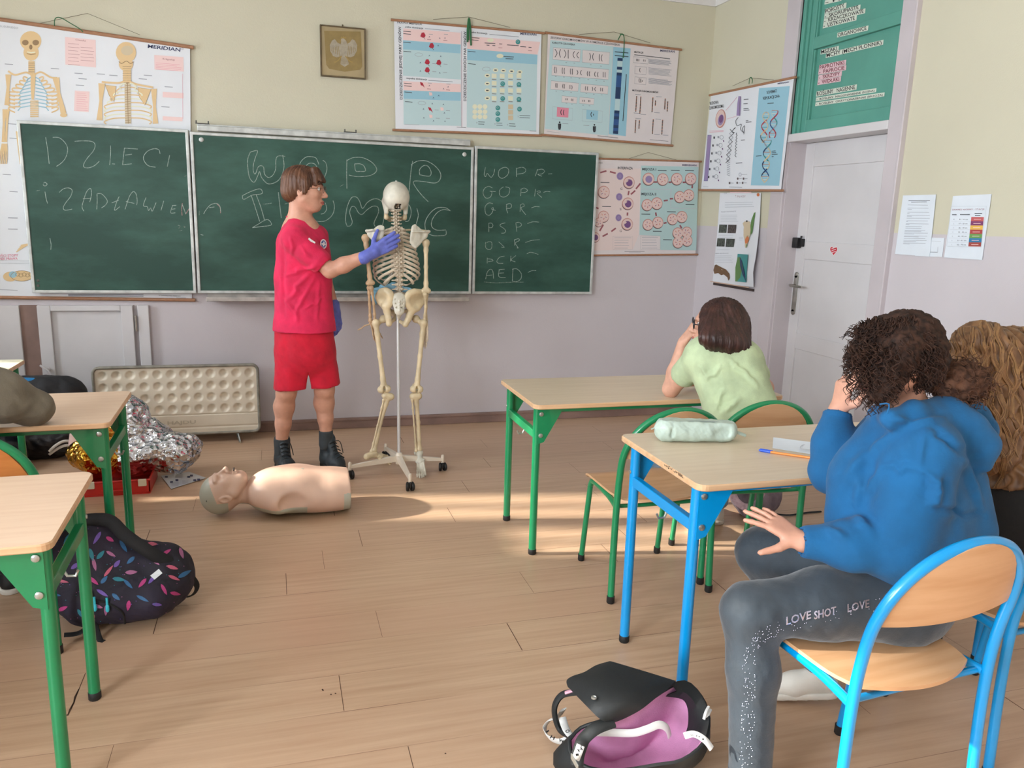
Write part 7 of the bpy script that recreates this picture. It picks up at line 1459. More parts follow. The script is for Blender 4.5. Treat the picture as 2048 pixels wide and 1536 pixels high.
s = Sdf(); s.cone(hw+Vector((-0.07, 0, 0)), hw+Vector((0.08, 0, 0)), 0.105, 0.105, 0.03)
for sx_ in (-0.09, 0.10): s.chain([hw+Vector((sx_, 0.02, 0)), Vector((2.10+sx_*1.2, 2.13, 0.51)), Vector((2.12+sx_*1.2, 2.10, 0.12))], [0.095, 0.07, 0.055], 0.03)
sdf_obj('trousers', s, 0.007, M_bt, wg)
for sx_ in (-0.09, 0.10): sneaker(wg, (2.12+sx_*1.2, 2.06, 0), (2.10+sx_*1.3, 2.30, 0), mat('sneaker_black', (30, 30, 32), 0.6))
s = Sdf(); f_, l_, u_ = axes(hf); Rh = np.array([f_, l_, u_]).T; s.ell(hp(-0.02, 0, 0.024), (0.112, 0.108, 0.102), 0.02, Rh)
hb_ = [((1935, 690), (1930, 860), 0.05, 0.045), ((1990, 720), (1985, 900), 0.075, 0.07), ((2050, 720), (2045, 950), 0.075, 0.07), ((1985, 880), (1998, 960), 0.055, 0.03), ((2040, 900), (2050, 990), 0.06, 0.035), ((2095, 740), (2100, 940), 0.05, 0.05)]
s.ell(PY(1962, 690, 1.86), (0.08, 0.07, 0.07), 0.04)
for a, b_, r0, r1 in hb_: s.cone(PY(*a, 1.83), PY(*b_, 1.73), r0, r1, 0.03)
hw_ = sdf_obj('hair', s, 0.006, M_fair, wg, disp=lambda P, N: 0.006*np.sin(P[:, 0]*130+2.5*np.sin(P[:, 2]*55))+0.002*pnoise(P, 90)); mb = MB()
bvw = BVHTree.FromPolygons([v.co+ORG[hw_.name] for v in hw_.data.vertices], [tuple(p.vertices) for p in hw_.data.polygons]); ml = MB()
for i in range(620):
    x0_ = rnd.uniform(1893, 2125); y1 = rnd.uniform(870, 1000)-max(0, 1960-x0_)*1.3; y = rnd.uniform(622, 820) if i % 3 else 622; pts = []; lock = round(x0_/13)
    while y < y1:
        w_ = 4+5*min(1, (y-620)/200); x = x0_+w_*math.sin(y/17.0+lock*1.9)+2.0*math.sin(y/7.0+lock); q = bvw.ray_cast(CAMP, Vector(ray(x, y)).normalized())
        if q[0] is not None:
            if pts and (q[0]-pts[-1]).length > 0.035: break
            pts.append(q[0]-Vector(ray(x, y)).normalized()*(0.001+0.006*((i*7) % 5)/5))
        elif pts: break
        y += 6.5
    if len(pts) > 5: (mb if i % 2 else ml).tube(pts, [0.0021*(1-0.6*(k/len(pts))**3) for k in range(len(pts))], 5, cap=False)
ml.obj('light_locks', mat('hair_blond_highlight', (160, 122, 80), 0.5, var=0.15, scale=30), hw_, True)
for i in range(26):
    a = rnd.uniform(0, 6.28); e = rnd.uniform(0.5, 1.5); q = Vector((math.cos(a)*math.cos(e), math.sin(a)*math.cos(e), math.sin(e))); p0 = hp(-0.02, 0, 0.024)+Vector((q.x*0.108, q.y*0.108, q.z*0.10)); coil(mb, p0, (q*0.4+Vector((rnd.uniform(-1, 1), rnd.uniform(-1, 1), -0.4))).normalized(), rnd.uniform(0.03, 0.07), 0.006, 1.6, 0.0014, rnd)
mb.obj('wavy_locks', M_fair, hw_, True)

# ---------------- person in olive hoodie, elbow on the left desk ----------------
og = empty('person', (-1.15, 2.9, 0), 'elbow and sleeve of a person in an olive-grey hoodie leaning on the left desk', 'person')
hc = Vector((-1.16, 3.06, 1.17)); hf = U(0.2, 0.95, -0.1); b = Sdf(); hp = head_sdf(b, hc, hf); b.cone(hc+Vector((0, -0.02, -0.05)), Vector((-1.17, 2.98, 0.98)), 0.048, 0.055, 0.03); ho = Vector((-1.10, 2.86, 0.52)); b.cone(Vector((-1.17, 2.97, 0.92)), ho, 0.10, 0.11, 0.04)
SO, EO, WO = Vector((-1.03, 2.95, 0.90)), Vector((-0.83, 3.10, 0.765)), Vector((-1.05, 3.17, 0.86)); S2, E2, W2 = Vector((-1.33, 2.98, 0.92)), Vector((-1.42, 3.15, 0.765)), Vector((-1.20, 3.25, 0.755)); b.chain([SO, EO, WO], [0.05, 0.04, 0.027], 0.02); b.chain([S2, E2, W2], [0.05, 0.04, 0.027], 0.02); b.cone(SO, S2, 0.05, 0.05, 0.04)
hand_sdf(b, WO, (-0.25, -0.1, 1), (-0.8, -0.3, 0), (0, -1, 0), 0.95, (0.5, 0.5, 0.5, 0.5)); hand_sdf(b, W2, (0.9, 0.1, 0), (0, 0, -1), (0, -1, 0), 0.95)
for sx_ in (-0.09, 0.09): b.chain([ho+Vector((sx_, 0, -0.02)), Vector((-1.10+sx_, 3.26, 0.49)), Vector((-1.10+sx_, 3.28, 0.09))], [0.08, 0.055, 0.034], 0.03)
body = sdf_obj('body', b, 0.0065, SKIN, og); face_parts(hp, hf, (0, 0, 1), body); s = Sdf(); f_, l_, u_ = axes(hf); Rh = np.array([f_, l_, u_]).T; s.ell(hp(-0.02, 0, 0.026), (0.098, 0.086, 0.09), 0.02, Rh); s.ell(hp(-0.05, 0, -0.02), (0.06, 0.078, 0.06), 0.02, Rh); sdf_obj('hair', s, 0.006, M_hair, og)
M_ol = cloth('hoodie_olive_grey', (120, 112, 96)); s = Sdf(); s.cone(Vector((-1.17, 2.97, 0.86)), ho, 0.15, 0.155, 0.05, ax=(0, 1, 0), sq=0.85); s.cone(SO, S2, 0.07, 0.07, 0.05); s.chain([SO, SO.lerp(EO, 0.6), EO], [0.088, 0.084, 0.064], 0.04); s.chain([EO, WO], [0.062, 0.045], 0.03); s.chain([S2, E2, W2], [0.078, 0.06, 0.042], 0.03); s.chain([Vector((-1.28, 2.88, 1.0)), Vector((-1.17, 2.86, 1.01)), Vector((-1.07, 2.90, 1.0))], 0.05, 0.03); s.cut(ho+Vector((0, 0, -0.06)), (0, 0, -1)); s.cut(Vector((0, 0, 0.702)), (0, 0, -1)) if False else None
sdf_obj('hoodie', s, 0.006, M_ol, og, disp=folds(0.005, 14, (0.6, 0.4, 0.4), 0.4))
s = Sdf(); s.cone(ho+Vector((-0.08, 0, -0.01)), ho+Vector((0.08, 0, -0.01)), 0.10, 0.10, 0.03)
for sx_ in (-0.09, 0.09): s.chain([ho+Vector((sx_, 0, -0.02)), Vector((-1.10+sx_, 3.26, 0.49)), Vector((-1.10+sx_, 3.28, 0.12))], [0.09, 0.07, 0.055], 0.03); sneaker(og, (-1.10+sx_, 3.24, 0), (-1.10+sx_, 3.48, 0), mat('sneaker_black', (30, 30, 32), 0.6))
sdf_obj('trousers', s, 0.007, cloth('trousers_black', (28, 28, 32)), og)
# ================= smaller things =================
# --- first-aid training torso lying on the floor
M_man = mat('manikin_skin', (226, 190, 168), 0.4, var=0.05, scale=10); M_mang = mat('manikin_grey_green', (184, 184, 168), 0.45, var=0.04)
man = empty('training_manikin', (0.02, 3.92, 0), 'bald pale resuscitation training torso lying face up on the floor', 'manikin')
D3 = lambda x, y, Y: PY(380+x/6.024, 920+y/6.024, Y)
X0, X1 = -0.060, 0.330; yc = 3.93; s = Sdf()
s.cone((X0+0.06, yc, 0.115), (X1-0.11, yc, 0.105), 0.17, 0.155, 0.05, ax=(0, 0, 1), sq=0.66); s.cone((X0+0.05, yc-0.13, 0.10), (X0+0.05, yc+0.13, 0.10), 0.058, 0.058, 0.03); s.cone((X1-0.14, yc, 0.10), (X1-0.02, yc, 0.10), 0.150, 0.150, 0.04, ax=(0, 0, 1), sq=0.64)
for sg in (-1, 1): s.ell((X0+0.14, yc+sg*0.07, 0.155), (0.085, 0.07, 0.055), 0.05)
s.cone((X0+0.03, yc, 0.110), (X0-0.12, yc, 0.105), 0.056, 0.047, 0.02)
s.ell((X0+0.115, yc-0.180, 0.098), (0.065, 0.035, 0.050), 0.02, sub=True); s.ell((X0+0.115, yc+0.180, 0.098), (0.065, 0.035, 0.050), 0.02, sub=True)
s.cut((X1, 0, 0), (1, 0, 0)); s.cut((0, 0, 0.004), (0, 0, -1))
tor = sdf_obj('torso', s, 0.0045, [M_man, M_mang], man, mi=lambda P: ((P[:, 2] < 0.070) & (P[:, 0] < X0+0.18)) | ((P[:, 0] > X1-0.035) & (P[:, 2] < 0.125) & (P[:, 1] < yc)) | (P[:, 2] < 0.02))
MB().lathe([(0.0001, 0.005), (0.008, 0.004), (0.012, 0)], (X0+0.165, yc-0.02, 0.2165), 12, (0, -0.35, 1)).obj('nipple', M_mang, tor, True)
MB().lathe([(0.010, 0), (0.009, 0.004), (0.0001, 0.006)], (X0+0.255, yc-0.142, 0.090), 12, (0, -1, 0.25)).obj('button', M_man, tor, True)
hc = Vector((X0-0.215, yc, 0.118)); hf = U(-0.10, -0.05, 1); up_ = U(-1, 0, -0.10); s = Sdf(); hp = head_sdf(s, hc, hf, up_, 1.08)
s.cone(hc+Vector((0.045, 0, -0.01)), (X0-0.04, yc, 0.105), 0.045, 0.046, 0.03)
hd = sdf_obj('head', s, 0.0034, [M_man, M_mang], man, mi=lambda P: ((P[:, 0] < hc.x-0.030-(P[:, 2]-hc.z)*0.35) | ((P[:, 2] < hc.z-0.030) & (P[:, 0] < hc.x+0.03))).astype(int))
MB().tube(bspl([hp(0.103, 0.016, -0.066), hp(0.107, 0.0, -0.066), hp(0.103, -0.016, -0.066)], 3), 0.0035, 6).obj('open_mouth', M_dark, hd, True)
MB().lathe([(0.004, 0), (0.004, 0.002)], hp(-0.005, -0.060, 0.062), 8, up_).obj('stud', M_blk, hd)
# --- rescue foil blankets heaped in a red tray
def foil_mat(name, a, b):
    m = mat(name, a, 0.16, 1.0, rgb2=b, scale=22); nt = m.node_tree; bs = nt.nodes['Principled BSDF']; g = nt.nodes.new('ShaderNodeNewGeometry'); v = nt.nodes.new('ShaderNodeTexVoronoi'); v.inputs['Scale'].default_value = 34; nt.links.new(g.outputs['Position'], v.inputs['Vector'])
    bp = nt.nodes.new('ShaderNodeBump'); bp.inputs['Strength'].default_value = 0.9; bp.inputs['Distance'].default_value = 0.012; nt.links.new(v.outputs['Distance'], bp.inputs['Height']); nt.links.new(bp.outputs[0], bs.inputs['Normal']); return m
M_sil = foil_mat('foil_silver', (226, 228, 232), (190, 194, 200)); M_gld = foil_mat('foil_gold', (226, 180, 84), (190, 134, 40))
def crumple(name, blobs, m, label, seed, amp=0.018, par=None):
    s = Sdf()
    for c_, r in blobs: s.ell(c_, r, 0.03)
    def dsp(P, N):
        P = np.asarray(P)+seed; d = 0
        for f_, a_ in ((17, 1.3), (38, 0.8), (80, 0.3)):
            q = P*f_; w = np.sin(q[:, 0]+2*np.sin(q[:, 1]*0.7))+np.sin(q[:, 1]*1.1+2*np.sin(q[:, 2]*0.8))+np.sin(q[:, 2]*1.2+2*np.sin(q[:, 0]*0.6)); d = d+a_*(1-2*np.abs(w/3))
        return amp*d*0.6
    V, Q = s.build(0.008); me = bpy.data.meshes.new('t'); me.from_pydata(V.tolist(), [], Q.tolist()); me.update(); N = np.zeros(len(V)*3, np.float32); me.vertices.foreach_get('normal', N); bpy.data.meshes.remove(me); N = N.reshape(-1, 3)
    V = V+N*dsp(V, N)[:, None]; V[:, 2] = np.maximum(V[:, 2], 0.012)
    return tag(mesh_obj(name, V, Q.tolist(), m, par, False), label, 'foil blanket')
crumple('foil_blanket', [(Vector((-0.78, 4.62, 0.28)), (0.10, 0.10, 0.17)), (Vector((-0.74, 4.55, 0.16)), (0.15, 0.12, 0.10)), (Vector((-0.56, 4.58, 0.15)), (0.14, 0.13, 0.105)), (Vector((-0.68, 4.62, 0.20)), (0.10, 0.10, 0.12))], M_sil, 'crumpled silver rescue foil heaped over the red tray', 3.0)
crumple('foil_blanket', [(Vector((-0.97, 4.63, 0.14)), (0.13, 0.11, 0.09)), (Vector((-0.88, 4.50, 0.16)), (0.07, 0.07, 0.10)), (Vector((-0.90, 4.56, 0.23)), (0.06, 0.07, 0.13))], M_gld, 'crumpled gold rescue foil at the left of the red tray', 9.0, 0.016)
M_tray = mat('tray_red_plastic', (206, 44, 34), 0.35, var=0.04); mb = MB(); tx0, tx1, ty0, ty1, th = -0.985, -0.655, 4.335, 4.62, 0.075
mb.box((tx0, ty0, 0), (tx1, ty1, 0.008)); mb.box((tx0, ty0, 0.008), (tx1, ty0+0.008, th), 0.002); mb.box((tx0, ty1-0.008, 0.008), (tx1, ty1, th), 0.002); mb.box((tx0, ty0, 0.008), (tx0+0.008, ty1, th), 0.002); mb.box((tx1-0.008, ty0, 0.008), (tx1, ty1, th), 0.002)
mb.tube([(tx0, ty0, th), (tx1, ty0, th), (tx1, ty1, th), (tx0, ty1, th)], 0.006, 8, close=True)
tr = empty('red_tray', ((tx0+tx1)/2, (ty0+ty1)/2, 0), 'open red plastic case on the floor holding the rescue foil', 'case'); mb.obj('case_base', M_tray, tr)
MB().box((tx1-0.055, ty0-0.012, 0.045), (tx1-0.015, ty0+0.002, 0.082), 0.003).obj('latch', mat('latch_cream', (226, 216, 190), 0.4), tr); MB().box((tx0+0.03, ty0-0.012, 0.045), (tx0+0.07, ty0+0.002, 0.082), 0.003).obj('latch', mat('latch_cream'), tr)
MB().tube([(tx0+0.10, ty0-0.004, 0.03), (tx0+0.12, ty0-0.012, 0.03), (tx1-0.13, ty0-0.012, 0.03), (tx1-0.11, ty0-0.004, 0.03)], 0.005, 8).obj('handle', M_tray, tr)
# printed leaflet in a plastic sleeve
q = [FZ(322, 952, 0.004), FZ(378, 944, 0.004), FZ(412, 956, 0.004), FZ(342, 978, 0.004)]; lf = empty('leaflet', q[3], 'white printed leaflet in a clear sleeve on the floor beside the red case', 'leaflet'); MB().prism(q, (0, 0, 0.0015)).obj('sheet', mat('sleeve_pale', (206, 212, 220), 0.2), lf)
S = Sheet(lambda x, y: FZ(x, y, 0.006), (0, 0, 1), (0, 700, 3.79), 0.0003)
for x, y in ((1250, 955), (1290, 995), (1420, 955), (1440, 945), (1465, 980), (1495, 975), (1330, 980)): S.rect(PT['navy'], (x, y), (x+22, y+14))
for x, y in ((1300, 1020), (1380, 1005), (1330, 960)): S.para(PT['grey'], (x, y-14), (x+60, y+6), 3, 3)
S.obj('print', lf)
# --- galaxy backpack on the floor, left
bp_ = empty('backpack', (-0.56, 2.95, 0), 'black backpack with a purple and turquoise feather print on the floor by the left desk', 'backpack')
M_gal = mat('backpack_black', (26, 24, 36), 0.75, rgb2=(38, 30, 50), scale=7, bump=0.1, bscale=80); s = Sdf()
s.cone((-0.66, 2.99, 0.17), (-0.44, 2.97, 0.14), 0.150, 0.125, 0.06, ax=(0, 1, 0), sq=0.8); s.ell((-0.66, 3.0, 0.27), (0.10, 0.10, 0.10), 0.05); s.cone((-0.66, 2.90, 0.11), (-0.46, 2.90, 0.10), 0.09, 0.085, 0.04); s.ell((-0.73, 3.0, 0.16), (0.07, 0.12, 0.14), 0.05); s.cut((0, 0, 0.002), (0, 0, -1))
gb = sdf_obj('bag_body', s, 0.006, M_gal, bp_, disp=folds(0.006, 16))
bvg = BVHTree.FromPolygons([v.co+ORG[gb.name] for v in gb.data.vertices], [tuple(p.vertices) for p in gb.data.polygons])
FE = [mat('feather_'+n, c_, 0.6) for n, c_ in (('magenta', (176, 56, 120)), ('teal', (36, 120, 136)), ('pink', (160, 96, 136)), ('violet', (108, 80, 160)), ('rose', (188, 90, 116)), ('blue', (44, 96, 140)))]
rnd = random.Random(3)
def cast(bv_, x, y, h=0.002):
    d = Vector(ray(x, y)).normalized(); q_ = bv_.ray_cast(CAMP, d); return None if q_[0] is None else q_[0]+q_[1]*h
mb = MB()
def feather(bv_, x, y, L, W_, a, mi_, mb, h=0.002):
    ca, sa = math.cos(a), math.sin(a)
    prof = [(-1, 0.05), (-0.7, 0.7), (-0.2, 1.0), (0.3, 0.85), (0.7, 0.5), (1, 0.05)]; A_, B_ = [], []
    for t, w in prof:
        p = cast(bv_, x+ca*L*t-sa*W_*w, y+sa*L*t+ca*W_*w, h); q_ = cast(bv_, x+ca*L*t+sa*W_*w, y+sa*L*t-ca*W_*w, h)
        if p is None or q_ is None or (A_ and (p-A_[-1]).length > 0.04): return
        A_.append(p); B_.append(q_)
    mb.strip(A_, B_, mi_)
for i in range(210):
    x, y = rnd.uniform(105, 372), rnd.uniform(1050, 1275)
    ok = all((x-a)**2+(y-b_)**2 > 18**2 for a, b_ in getattr(feather, 'used', []))
    if not ok: continue
    feather.used = getattr(feather, 'used', [])+[(x, y)]; feather(bvg, x, y, rnd.uniform(9, 15), rnd.uniform(3.0, 4.6), rnd.uniform(-0.9, 0.9)+(PI/2 if rnd.random() < .4 else 0), rnd.randrange(6), mb)
for i in range(120):
    x, y = rnd.uniform(105, 372), rnd.uniform(1050, 1275); feather(bvg, x, y, 1.0, 0.8, 0, rnd.choice([2, 1, 3]), mb)
mb.obj('feather_print', FE, gb)
def strap(name, pts, w, m, par, t=0.004, up=(0, 0, 1)): return MB().tube(bspl(pts, 5), w/2, 8, flat=(1, t/w*2), up=up).obj(name, m, par, True)
M_web = mat('webbing_black', (20, 20, 22), 0.8, bump=0.1, bscale=200); gB = lambda x, y, Y: PY(x, y, Y)
strap('shoulder_strap', [gB(155, 1042, 2.98), gB(215, 1040, 2.96), gB(250, 1070, 2.93), gB(300, 1105, 2.90), gB(345, 1130, 2.92), gB(358, 1150, 2.95)], 0.045, M_web, bp_, 0.010, (0, -1, 0.6))
strap('webbing_tail', [gB(350, 1138, 2.93), gB(378, 1150, 2.95), gB(394, 1172, 2.98), gB(385, 1190, 3.0), gB(360, 1196, 3.02)], 0.022, M_web, bp_, 0.003, (0, -1, 0.3))
strap('webbing_tail', [gB(190, 1240, 2.84), gB(160, 1265, 2.82), gB(128, 1270, 2.81)], 0.03, M_web, bp_, 0.004); strap('webbing_tail', [gB(190, 1250, 2.83), gB(200, 1280, 2.80), gB(208, 1284, 2.79)], 0.02, M_web, bp_, 0.006)
strap('grab_handle', [gB(120, 1060, 2.92), gB(128, 1040, 2.90), gB(160, 1038, 2.90), gB(172, 1060, 2.92)], 0.022, M_web, bp_, 0.006)
mb = MB()
for (x, y) in ((191, 1215), (216, 1215)): p = cast(bvg, x, y, 0.008) or gB(x, y, 2.8); mb.tube([p+Vector((0, 0, 0.04)), p+Vector((0, 0, 0.015))], 0.004, 6); mb.lathe([(0.003, -0.012), (0.007, -0.006), (0.006, 0.010), (0.003, 0.016)], p, 10)
mb.obj('zip_pull', mat('zip_turquoise', (60, 190, 210), 0.4), bp_, True)
mb = MB(); z_ = [cast(bvg, x, y, 0.003) for x, y in ((165, 1150), (180, 1180), (190, 1200), (215, 1205), (245, 1225), (250, 1245))]; z_ = [p for p in z_ if p is not None]
if len(z_) > 2: mb.tube(bspl(z_, 4), 0.004, 6); mb.obj('zip', M_web, gb, True)
pl_ = [cast(bvg, x, y, 0.003) for x, y in ((301, 1152), (318, 1138), (325, 1146), (309, 1160))]
if all(p is not None for p in pl_): MB().quad(*pl_).obj('label_patch', mat('patch_white', (214, 220, 222), 0.6), gb)
# --- black and pink backpack, open, front right
pk = empty('backpack', (0.98, 1.80, 0), 'open black flap backpack with pink mesh lining in the foreground', 'backpack')
M_bk = mat('nylon_black', (30, 34, 35), 0.6, var=0.15, scale=12, bump=0.12, bscale=40); M_pk = mat('lining_pink', (214, 150, 192), 0.7, var=0.08, scale=15, bump=0.15, bscale=250); M_wb = mat('webbing_white', (222, 222, 218), 0.6)
E6 = lambda x, y, z: FZ(1060+x/5.12, 1300+y/5.12, z)
s = Sdf(); rim = [(400, 930, .15), (520, 800, .17), (760, 720, .20), (1100, 600, .23), (1350, 430, .25), (1580, 330, .24), (1750, 480, .22), (1830, 700, .20), (1780, 950, .17), (1560, 1130, .15), (1300, 1180, .14), (900, 1240, .12), (600, 1210, .12), (430, 1090, .13)]
R_ = [E6(x, y, z) for x, y, z in rim]; cen = sum(R_, Vector())/len(R_)
V, F = [], []; n = len(R_); NL = 10
RR = bspl(R_+[R_[0]], 3)[:-1]; n = len(RR)
lay = []
for j in range(NL+1):
    t = j/NL; lay.append([Vector((c_.x+(p.x-c_.x)*(1.0+0.16*math.sin(PI*min(1, t*1.1))-0.06*t), c_.y+(p.y-c_.y)*(1.0+0.16*math.sin(PI*min(1, t*1.1))-0.06*t)+0.085*t, p.z*(1-t)+0.004)) for p in RR for c_ in (cen,)])
V = [p for l in lay for p in l]; F = [(j*n+i, j*n+(i+1) % n, (j+1)*n+(i+1) % n, (j+1)*n+i) for j in range(NL) for i in range(n)]; F.append(tuple((NL)*n+i for i in range(n)))
V = np.array([list(p) for p in V]); V[:, :2] += 0.006*pnoise(V, 22)[:, None]*np.repeat(np.clip(np.arange(NL+1)/4, 0, 1), n)[:, None]; V[:, 2] = np.maximum(0.003, V[:, 2])
mesh_obj('bag_body', V, F, M_bk, pk, True, auto=60)
lay = []
for j in range(9):
    t = j/8; f_ = 1-0.35*t**2-0.35*t; lay.append([Vector((cen.x+(p.x-cen.x)*0.965*f_, cen.y+(p.y-cen.y)*0.965*f_+0.055*t, max(0.03, p.z*(1-0.75*math.sin(t*PI/2)))+0.001)) for p in RR])
V = np.array([list(p) for l in lay for p in l]); V += 0.006*pnoise(V, 30)[:, None]*np.array([[0.5, 0.5, 1]])*np.repeat(np.clip(np.arange(9)/3, 0, 1), n)[:, None]; F = [(j*n+i, j*n+(i+1) % n, (j+1)*n+(i+1) % n, (j+1)*n+i) for j in range(8) for i in range(n)]+[tuple(8*n+i for i in range(n))]
mesh_obj('lining', V, F, M_pk, pk, True)
MB().tube([p+Vector((0, 0, 0.001)) for p in RR], 0.005, 8, close=True).obj('rim_piping', M_bk, pk, True)
sp_ = [[E6(1440, 345, .262), E6(1500, 420, .235), E6(1380, 470, .225)], [E6(1580, 322, .250), E6(1600, 440, .235), E6(1560, 500, .20)], [E6(1755, 475, .226), E6(1700, 560, .215), E6(1620, 600, .18)], [E6(1838, 700, .206), E6(1740, 740, .19), E6(1625, 760, .15)], [E6(1785, 950, .176), E6(1690, 900, .165), E6(1600, 850, .13)]]
sp_ = [[Vector(c_) for c_ in catmull([tuple(sp_[i][j]) for i in range(5)], 4)] for j in range(3)]; V, F = solid_grid(sp_, 0.004); mesh_obj('side_panel', V, F, M_bk, pk, True, auto=60)
# flap: thick curved sheet
fl = [[(1490, 330, .26), (1250, 255, .27), (900, 150, .27), (820, 128, .265)], [(1440, 370, .265), (1180, 330, .28), (800, 210, .28), (680, 170, .265)], [(1330, 450, .26), (1050, 430, .285), (720, 300, .285), (560, 240, .26)], [(1150, 590, .25), (940, 540, .275), (680, 410, .28), (440, 280, .25)], [(980, 680, .235), (820, 640, .255), (640, 520, .265), (385, 320, .24)], [(850, 730, .22), (740, 715, .235), (600, 590, .25), (400, 380, .235)]]
P = [[tuple(E6(*c_)) for c_ in catmull(r, 5)] for r in fl]; P = [[Vector(c_) for c_ in catmull([P[i][j] for i in range(len(P))], 4)] for j in range(len(P[0]))]
V, F = solid_grid(P, 0.008); fo = mesh_obj('flap', V, F, M_bk, pk, True, auto=60)
p = E6(655, 500, 0.276); MB().lathe([(0.0075, 0), (0.0075, 0.003), (0.0055, 0.004), (0.004, 0.002), (0.0001, 0.002)], p+Vector((0, 0, 0.002)), 16).obj('snap_button', M_zinc, fo, True)
strap('shoulder_strap', [E6(480, 430, .22), E6(330, 460, .20), E6(255, 570, .17), E6(260, 700, .13), E6(310, 820, .10), E6(400, 880, .11)], 0.020, M_bk, pk, 0.008, (0, -0.5, 1))
strap('pink_tab', [E6(360, 440, .214), E6(450, 410, .225)], 0.012, mat('tab_pink', (226, 170, 188), 0.6), pk, 0.004)
lp = [E6(450, 880, .08), E6(330, 940, .05), E6(200, 900, .035), E6(150, 800, .04), E6(200, 720, .07), E6(280, 690, .10), E6(320, 640, .13), E6(340, 610, .145)]
w_ = strap('lettered_strap', lp, 0.026, M_wb, pk, 0.003, (0, -1, 0.35)); strap('lettered_strap', [E6(330, 690, .13), E6(350, 760, .12), E6(380, 830, .12), E6(420, 880, .12)], 0.022, M_wb, pk, 0.003, (0, -1, 0.35)); 
strap('inner_strap', [E6(560, 840, .17), E6(800, 845, .165), E6(1050, 850, .17), E6(1200, 810, .185), E6(1320, 765, .195), E6(1400, 800, .18), E6(1430, 880, .15)], 0.020, M_wb, pk, 0.003, (0, -1, 0.3))
strap('shoulder_strap', [E6(850, 735, .225), E6(680, 800, .22), E6(560, 900, .20), E6(520, 980, .19), E6(490, 1080, .17), E6(480, 1180, .15)], 0.034, M_bk, pk, 0.008, (0, -0.4, 1))
strap('lettered_strap', [E6(520, 975, .205), E6(490, 1060, .19), E6(465, 1120, .18)], 0.020, M_wb, pk, 0.003, (0, -0.4, 1)); MB().box(tuple(E6(415, 1110, .185)), tuple(E6(500, 1180, .20)), 0.002).obj('buckle', M_zinc, pk)
strap('lettered_strap', [E6(1580, 880, .21), E6(1680, 860, .215), E6(1790, 920, .21), E6(1860, 1010, .19)], 0.018, M_wb, pk, 0.003, (0, -0.4, 1))
strap('side_stripe', [E6(1830, 580, .225), E6(1800, 640, .22), E6(1780, 710, .205)], 0.008, M_wb, pk, 0.003, (-0.3, -0.4, 1)); strap('side_stripe', [E6(1850, 610, .215), E6(1825, 660, .21), E6(1810, 710, .20)], 0.008, M_wb, pk, 0.003, (-0.3, -0.4, 1))
def on_strap(par, chars, z, dx=(0, 0)):
    mb = MB()
    for ch_, a, b_, h_ in chars:
        V, F = glyphs(ch_, 0.03); xs = [v[0] for v in V]; x0_, x1_ = min(xs), max(xs); dx_, dy_ = b_[0]-a[0], b_[1]-a[1]; L = math.hypot(dx_, dy_); ux, uy = dx_/L, dy_/L
        mb.add([E6(a[0]+ux*(v[0]-x0_)/max(x1_-x0_, 0.05)*L+uy*v[1]/0.72*h_, a[1]+uy*(v[0]-x0_)/max(x1_-x0_, 0.05)*L-ux*v[1]/0.72*h_, z) for v in V], F)
    mb.obj('strap_letters', M_blk, par)
on_strap(w_, [('W', (345, 952), (290, 935), -34), ('H', (245, 920), (205, 900), -34), ('I', (172, 850), (162, 838), -34)], 0.06)
on_strap(w_, [('O', (365, 850), (410, 840), 30)], 0.145); on_strap(w_, [('H', (500, 1045), (540, 1020), 32), ('A', (520, 1000), (548, 980), 24), ('I', (470, 1085), (500, 1080), 22)], 0.212)
on_strap(w_, [('W', (1640, 880), (1680, 880), 16), ('H', (1700, 885), (1735, 895), 16), ('I', (1760, 915), (1775, 925), 16)], 0.222)
# --- on the blue desk
hz = 0.75; PC = lambda x, y, z: FZ(1220+x/4.452, 820+y/4.452, z)
pc_ = empty('pencil_case', PC(780, 300, hz), 'pale mint leather pencil case lying on the blue-legged desk', 'pencil case'); M_mint = mat('mint_leather', (190, 208, 196), 0.4, var=0.06, scale=20, bump=0.08, bscale=120)
a, b_ = PC(500, 300, hz), PC(1095, 300, hz); a.z = b_.z = hz+0.038; a.y += 0.030; b_.y += 0.030; s = Sdf(); s.cone(a+Vector((0.012, 0, 0)), b_-Vector((0.012, 0, 0)), 0.038, 0.037, 0.01, ax=(0, 1, 0), sq=1.1); s.cone(a+Vector((0.012, 0, 0.012)), b_-Vector((0.014, 0, -0.010)), 0.034, 0.030, 0.012, ax=(0, 1, 0), sq=1.15); s.ell(a.lerp(b_, 0.80)+Vector((0, -0.044, 0.002)), (0.028, 0.012, 0.020), 0.014, sub=True); s.ell(a.lerp(b_, 0.06)+Vector((0, -0.044, -0.002)), (0.006, 0.012, 0.02), 0.008, sub=True); s.cut((0, 0, hz+0.001), (0, 0, -1)); s.cut(a+Vector((0, 0, 0.038)), (0.03, 0, 1))
pb = sdf_obj('case_body', s, 0.002, M_mint, pc_, disp=folds(0.0016, 45)); MB().tube(bspl([a+Vector((-0.014, -0.014, 0.026)), a.lerp(b_, 0.3)+Vector((0, -0.016, 0.0360)), a.lerp(b_, 0.7)+Vector((0, -0.016, 0.0345)), b_+Vector((0.010, -0.014, 0.024))], 5), 0.0016, 6).obj('zip', mat('zip_grey', (140, 150, 146), 0.5), pb, True)
MB().tube([a+Vector((-0.014, 0.01, 0.012)), a+Vector((-0.040, 0.006, 0.004))], [0.005, 0.003], 8, flat=(1, 0.5)).obj('zip_tab', M_mint, pb, True); MB().box(tuple(b_+Vector((0.014, -0.022, -0.014))), tuple(b_+Vector((0.056, 0.004, -0.004))), 0.003, Matrix.Rotation(0.35, 3, 'Y')).obj('end_tab', M_mint, pb)
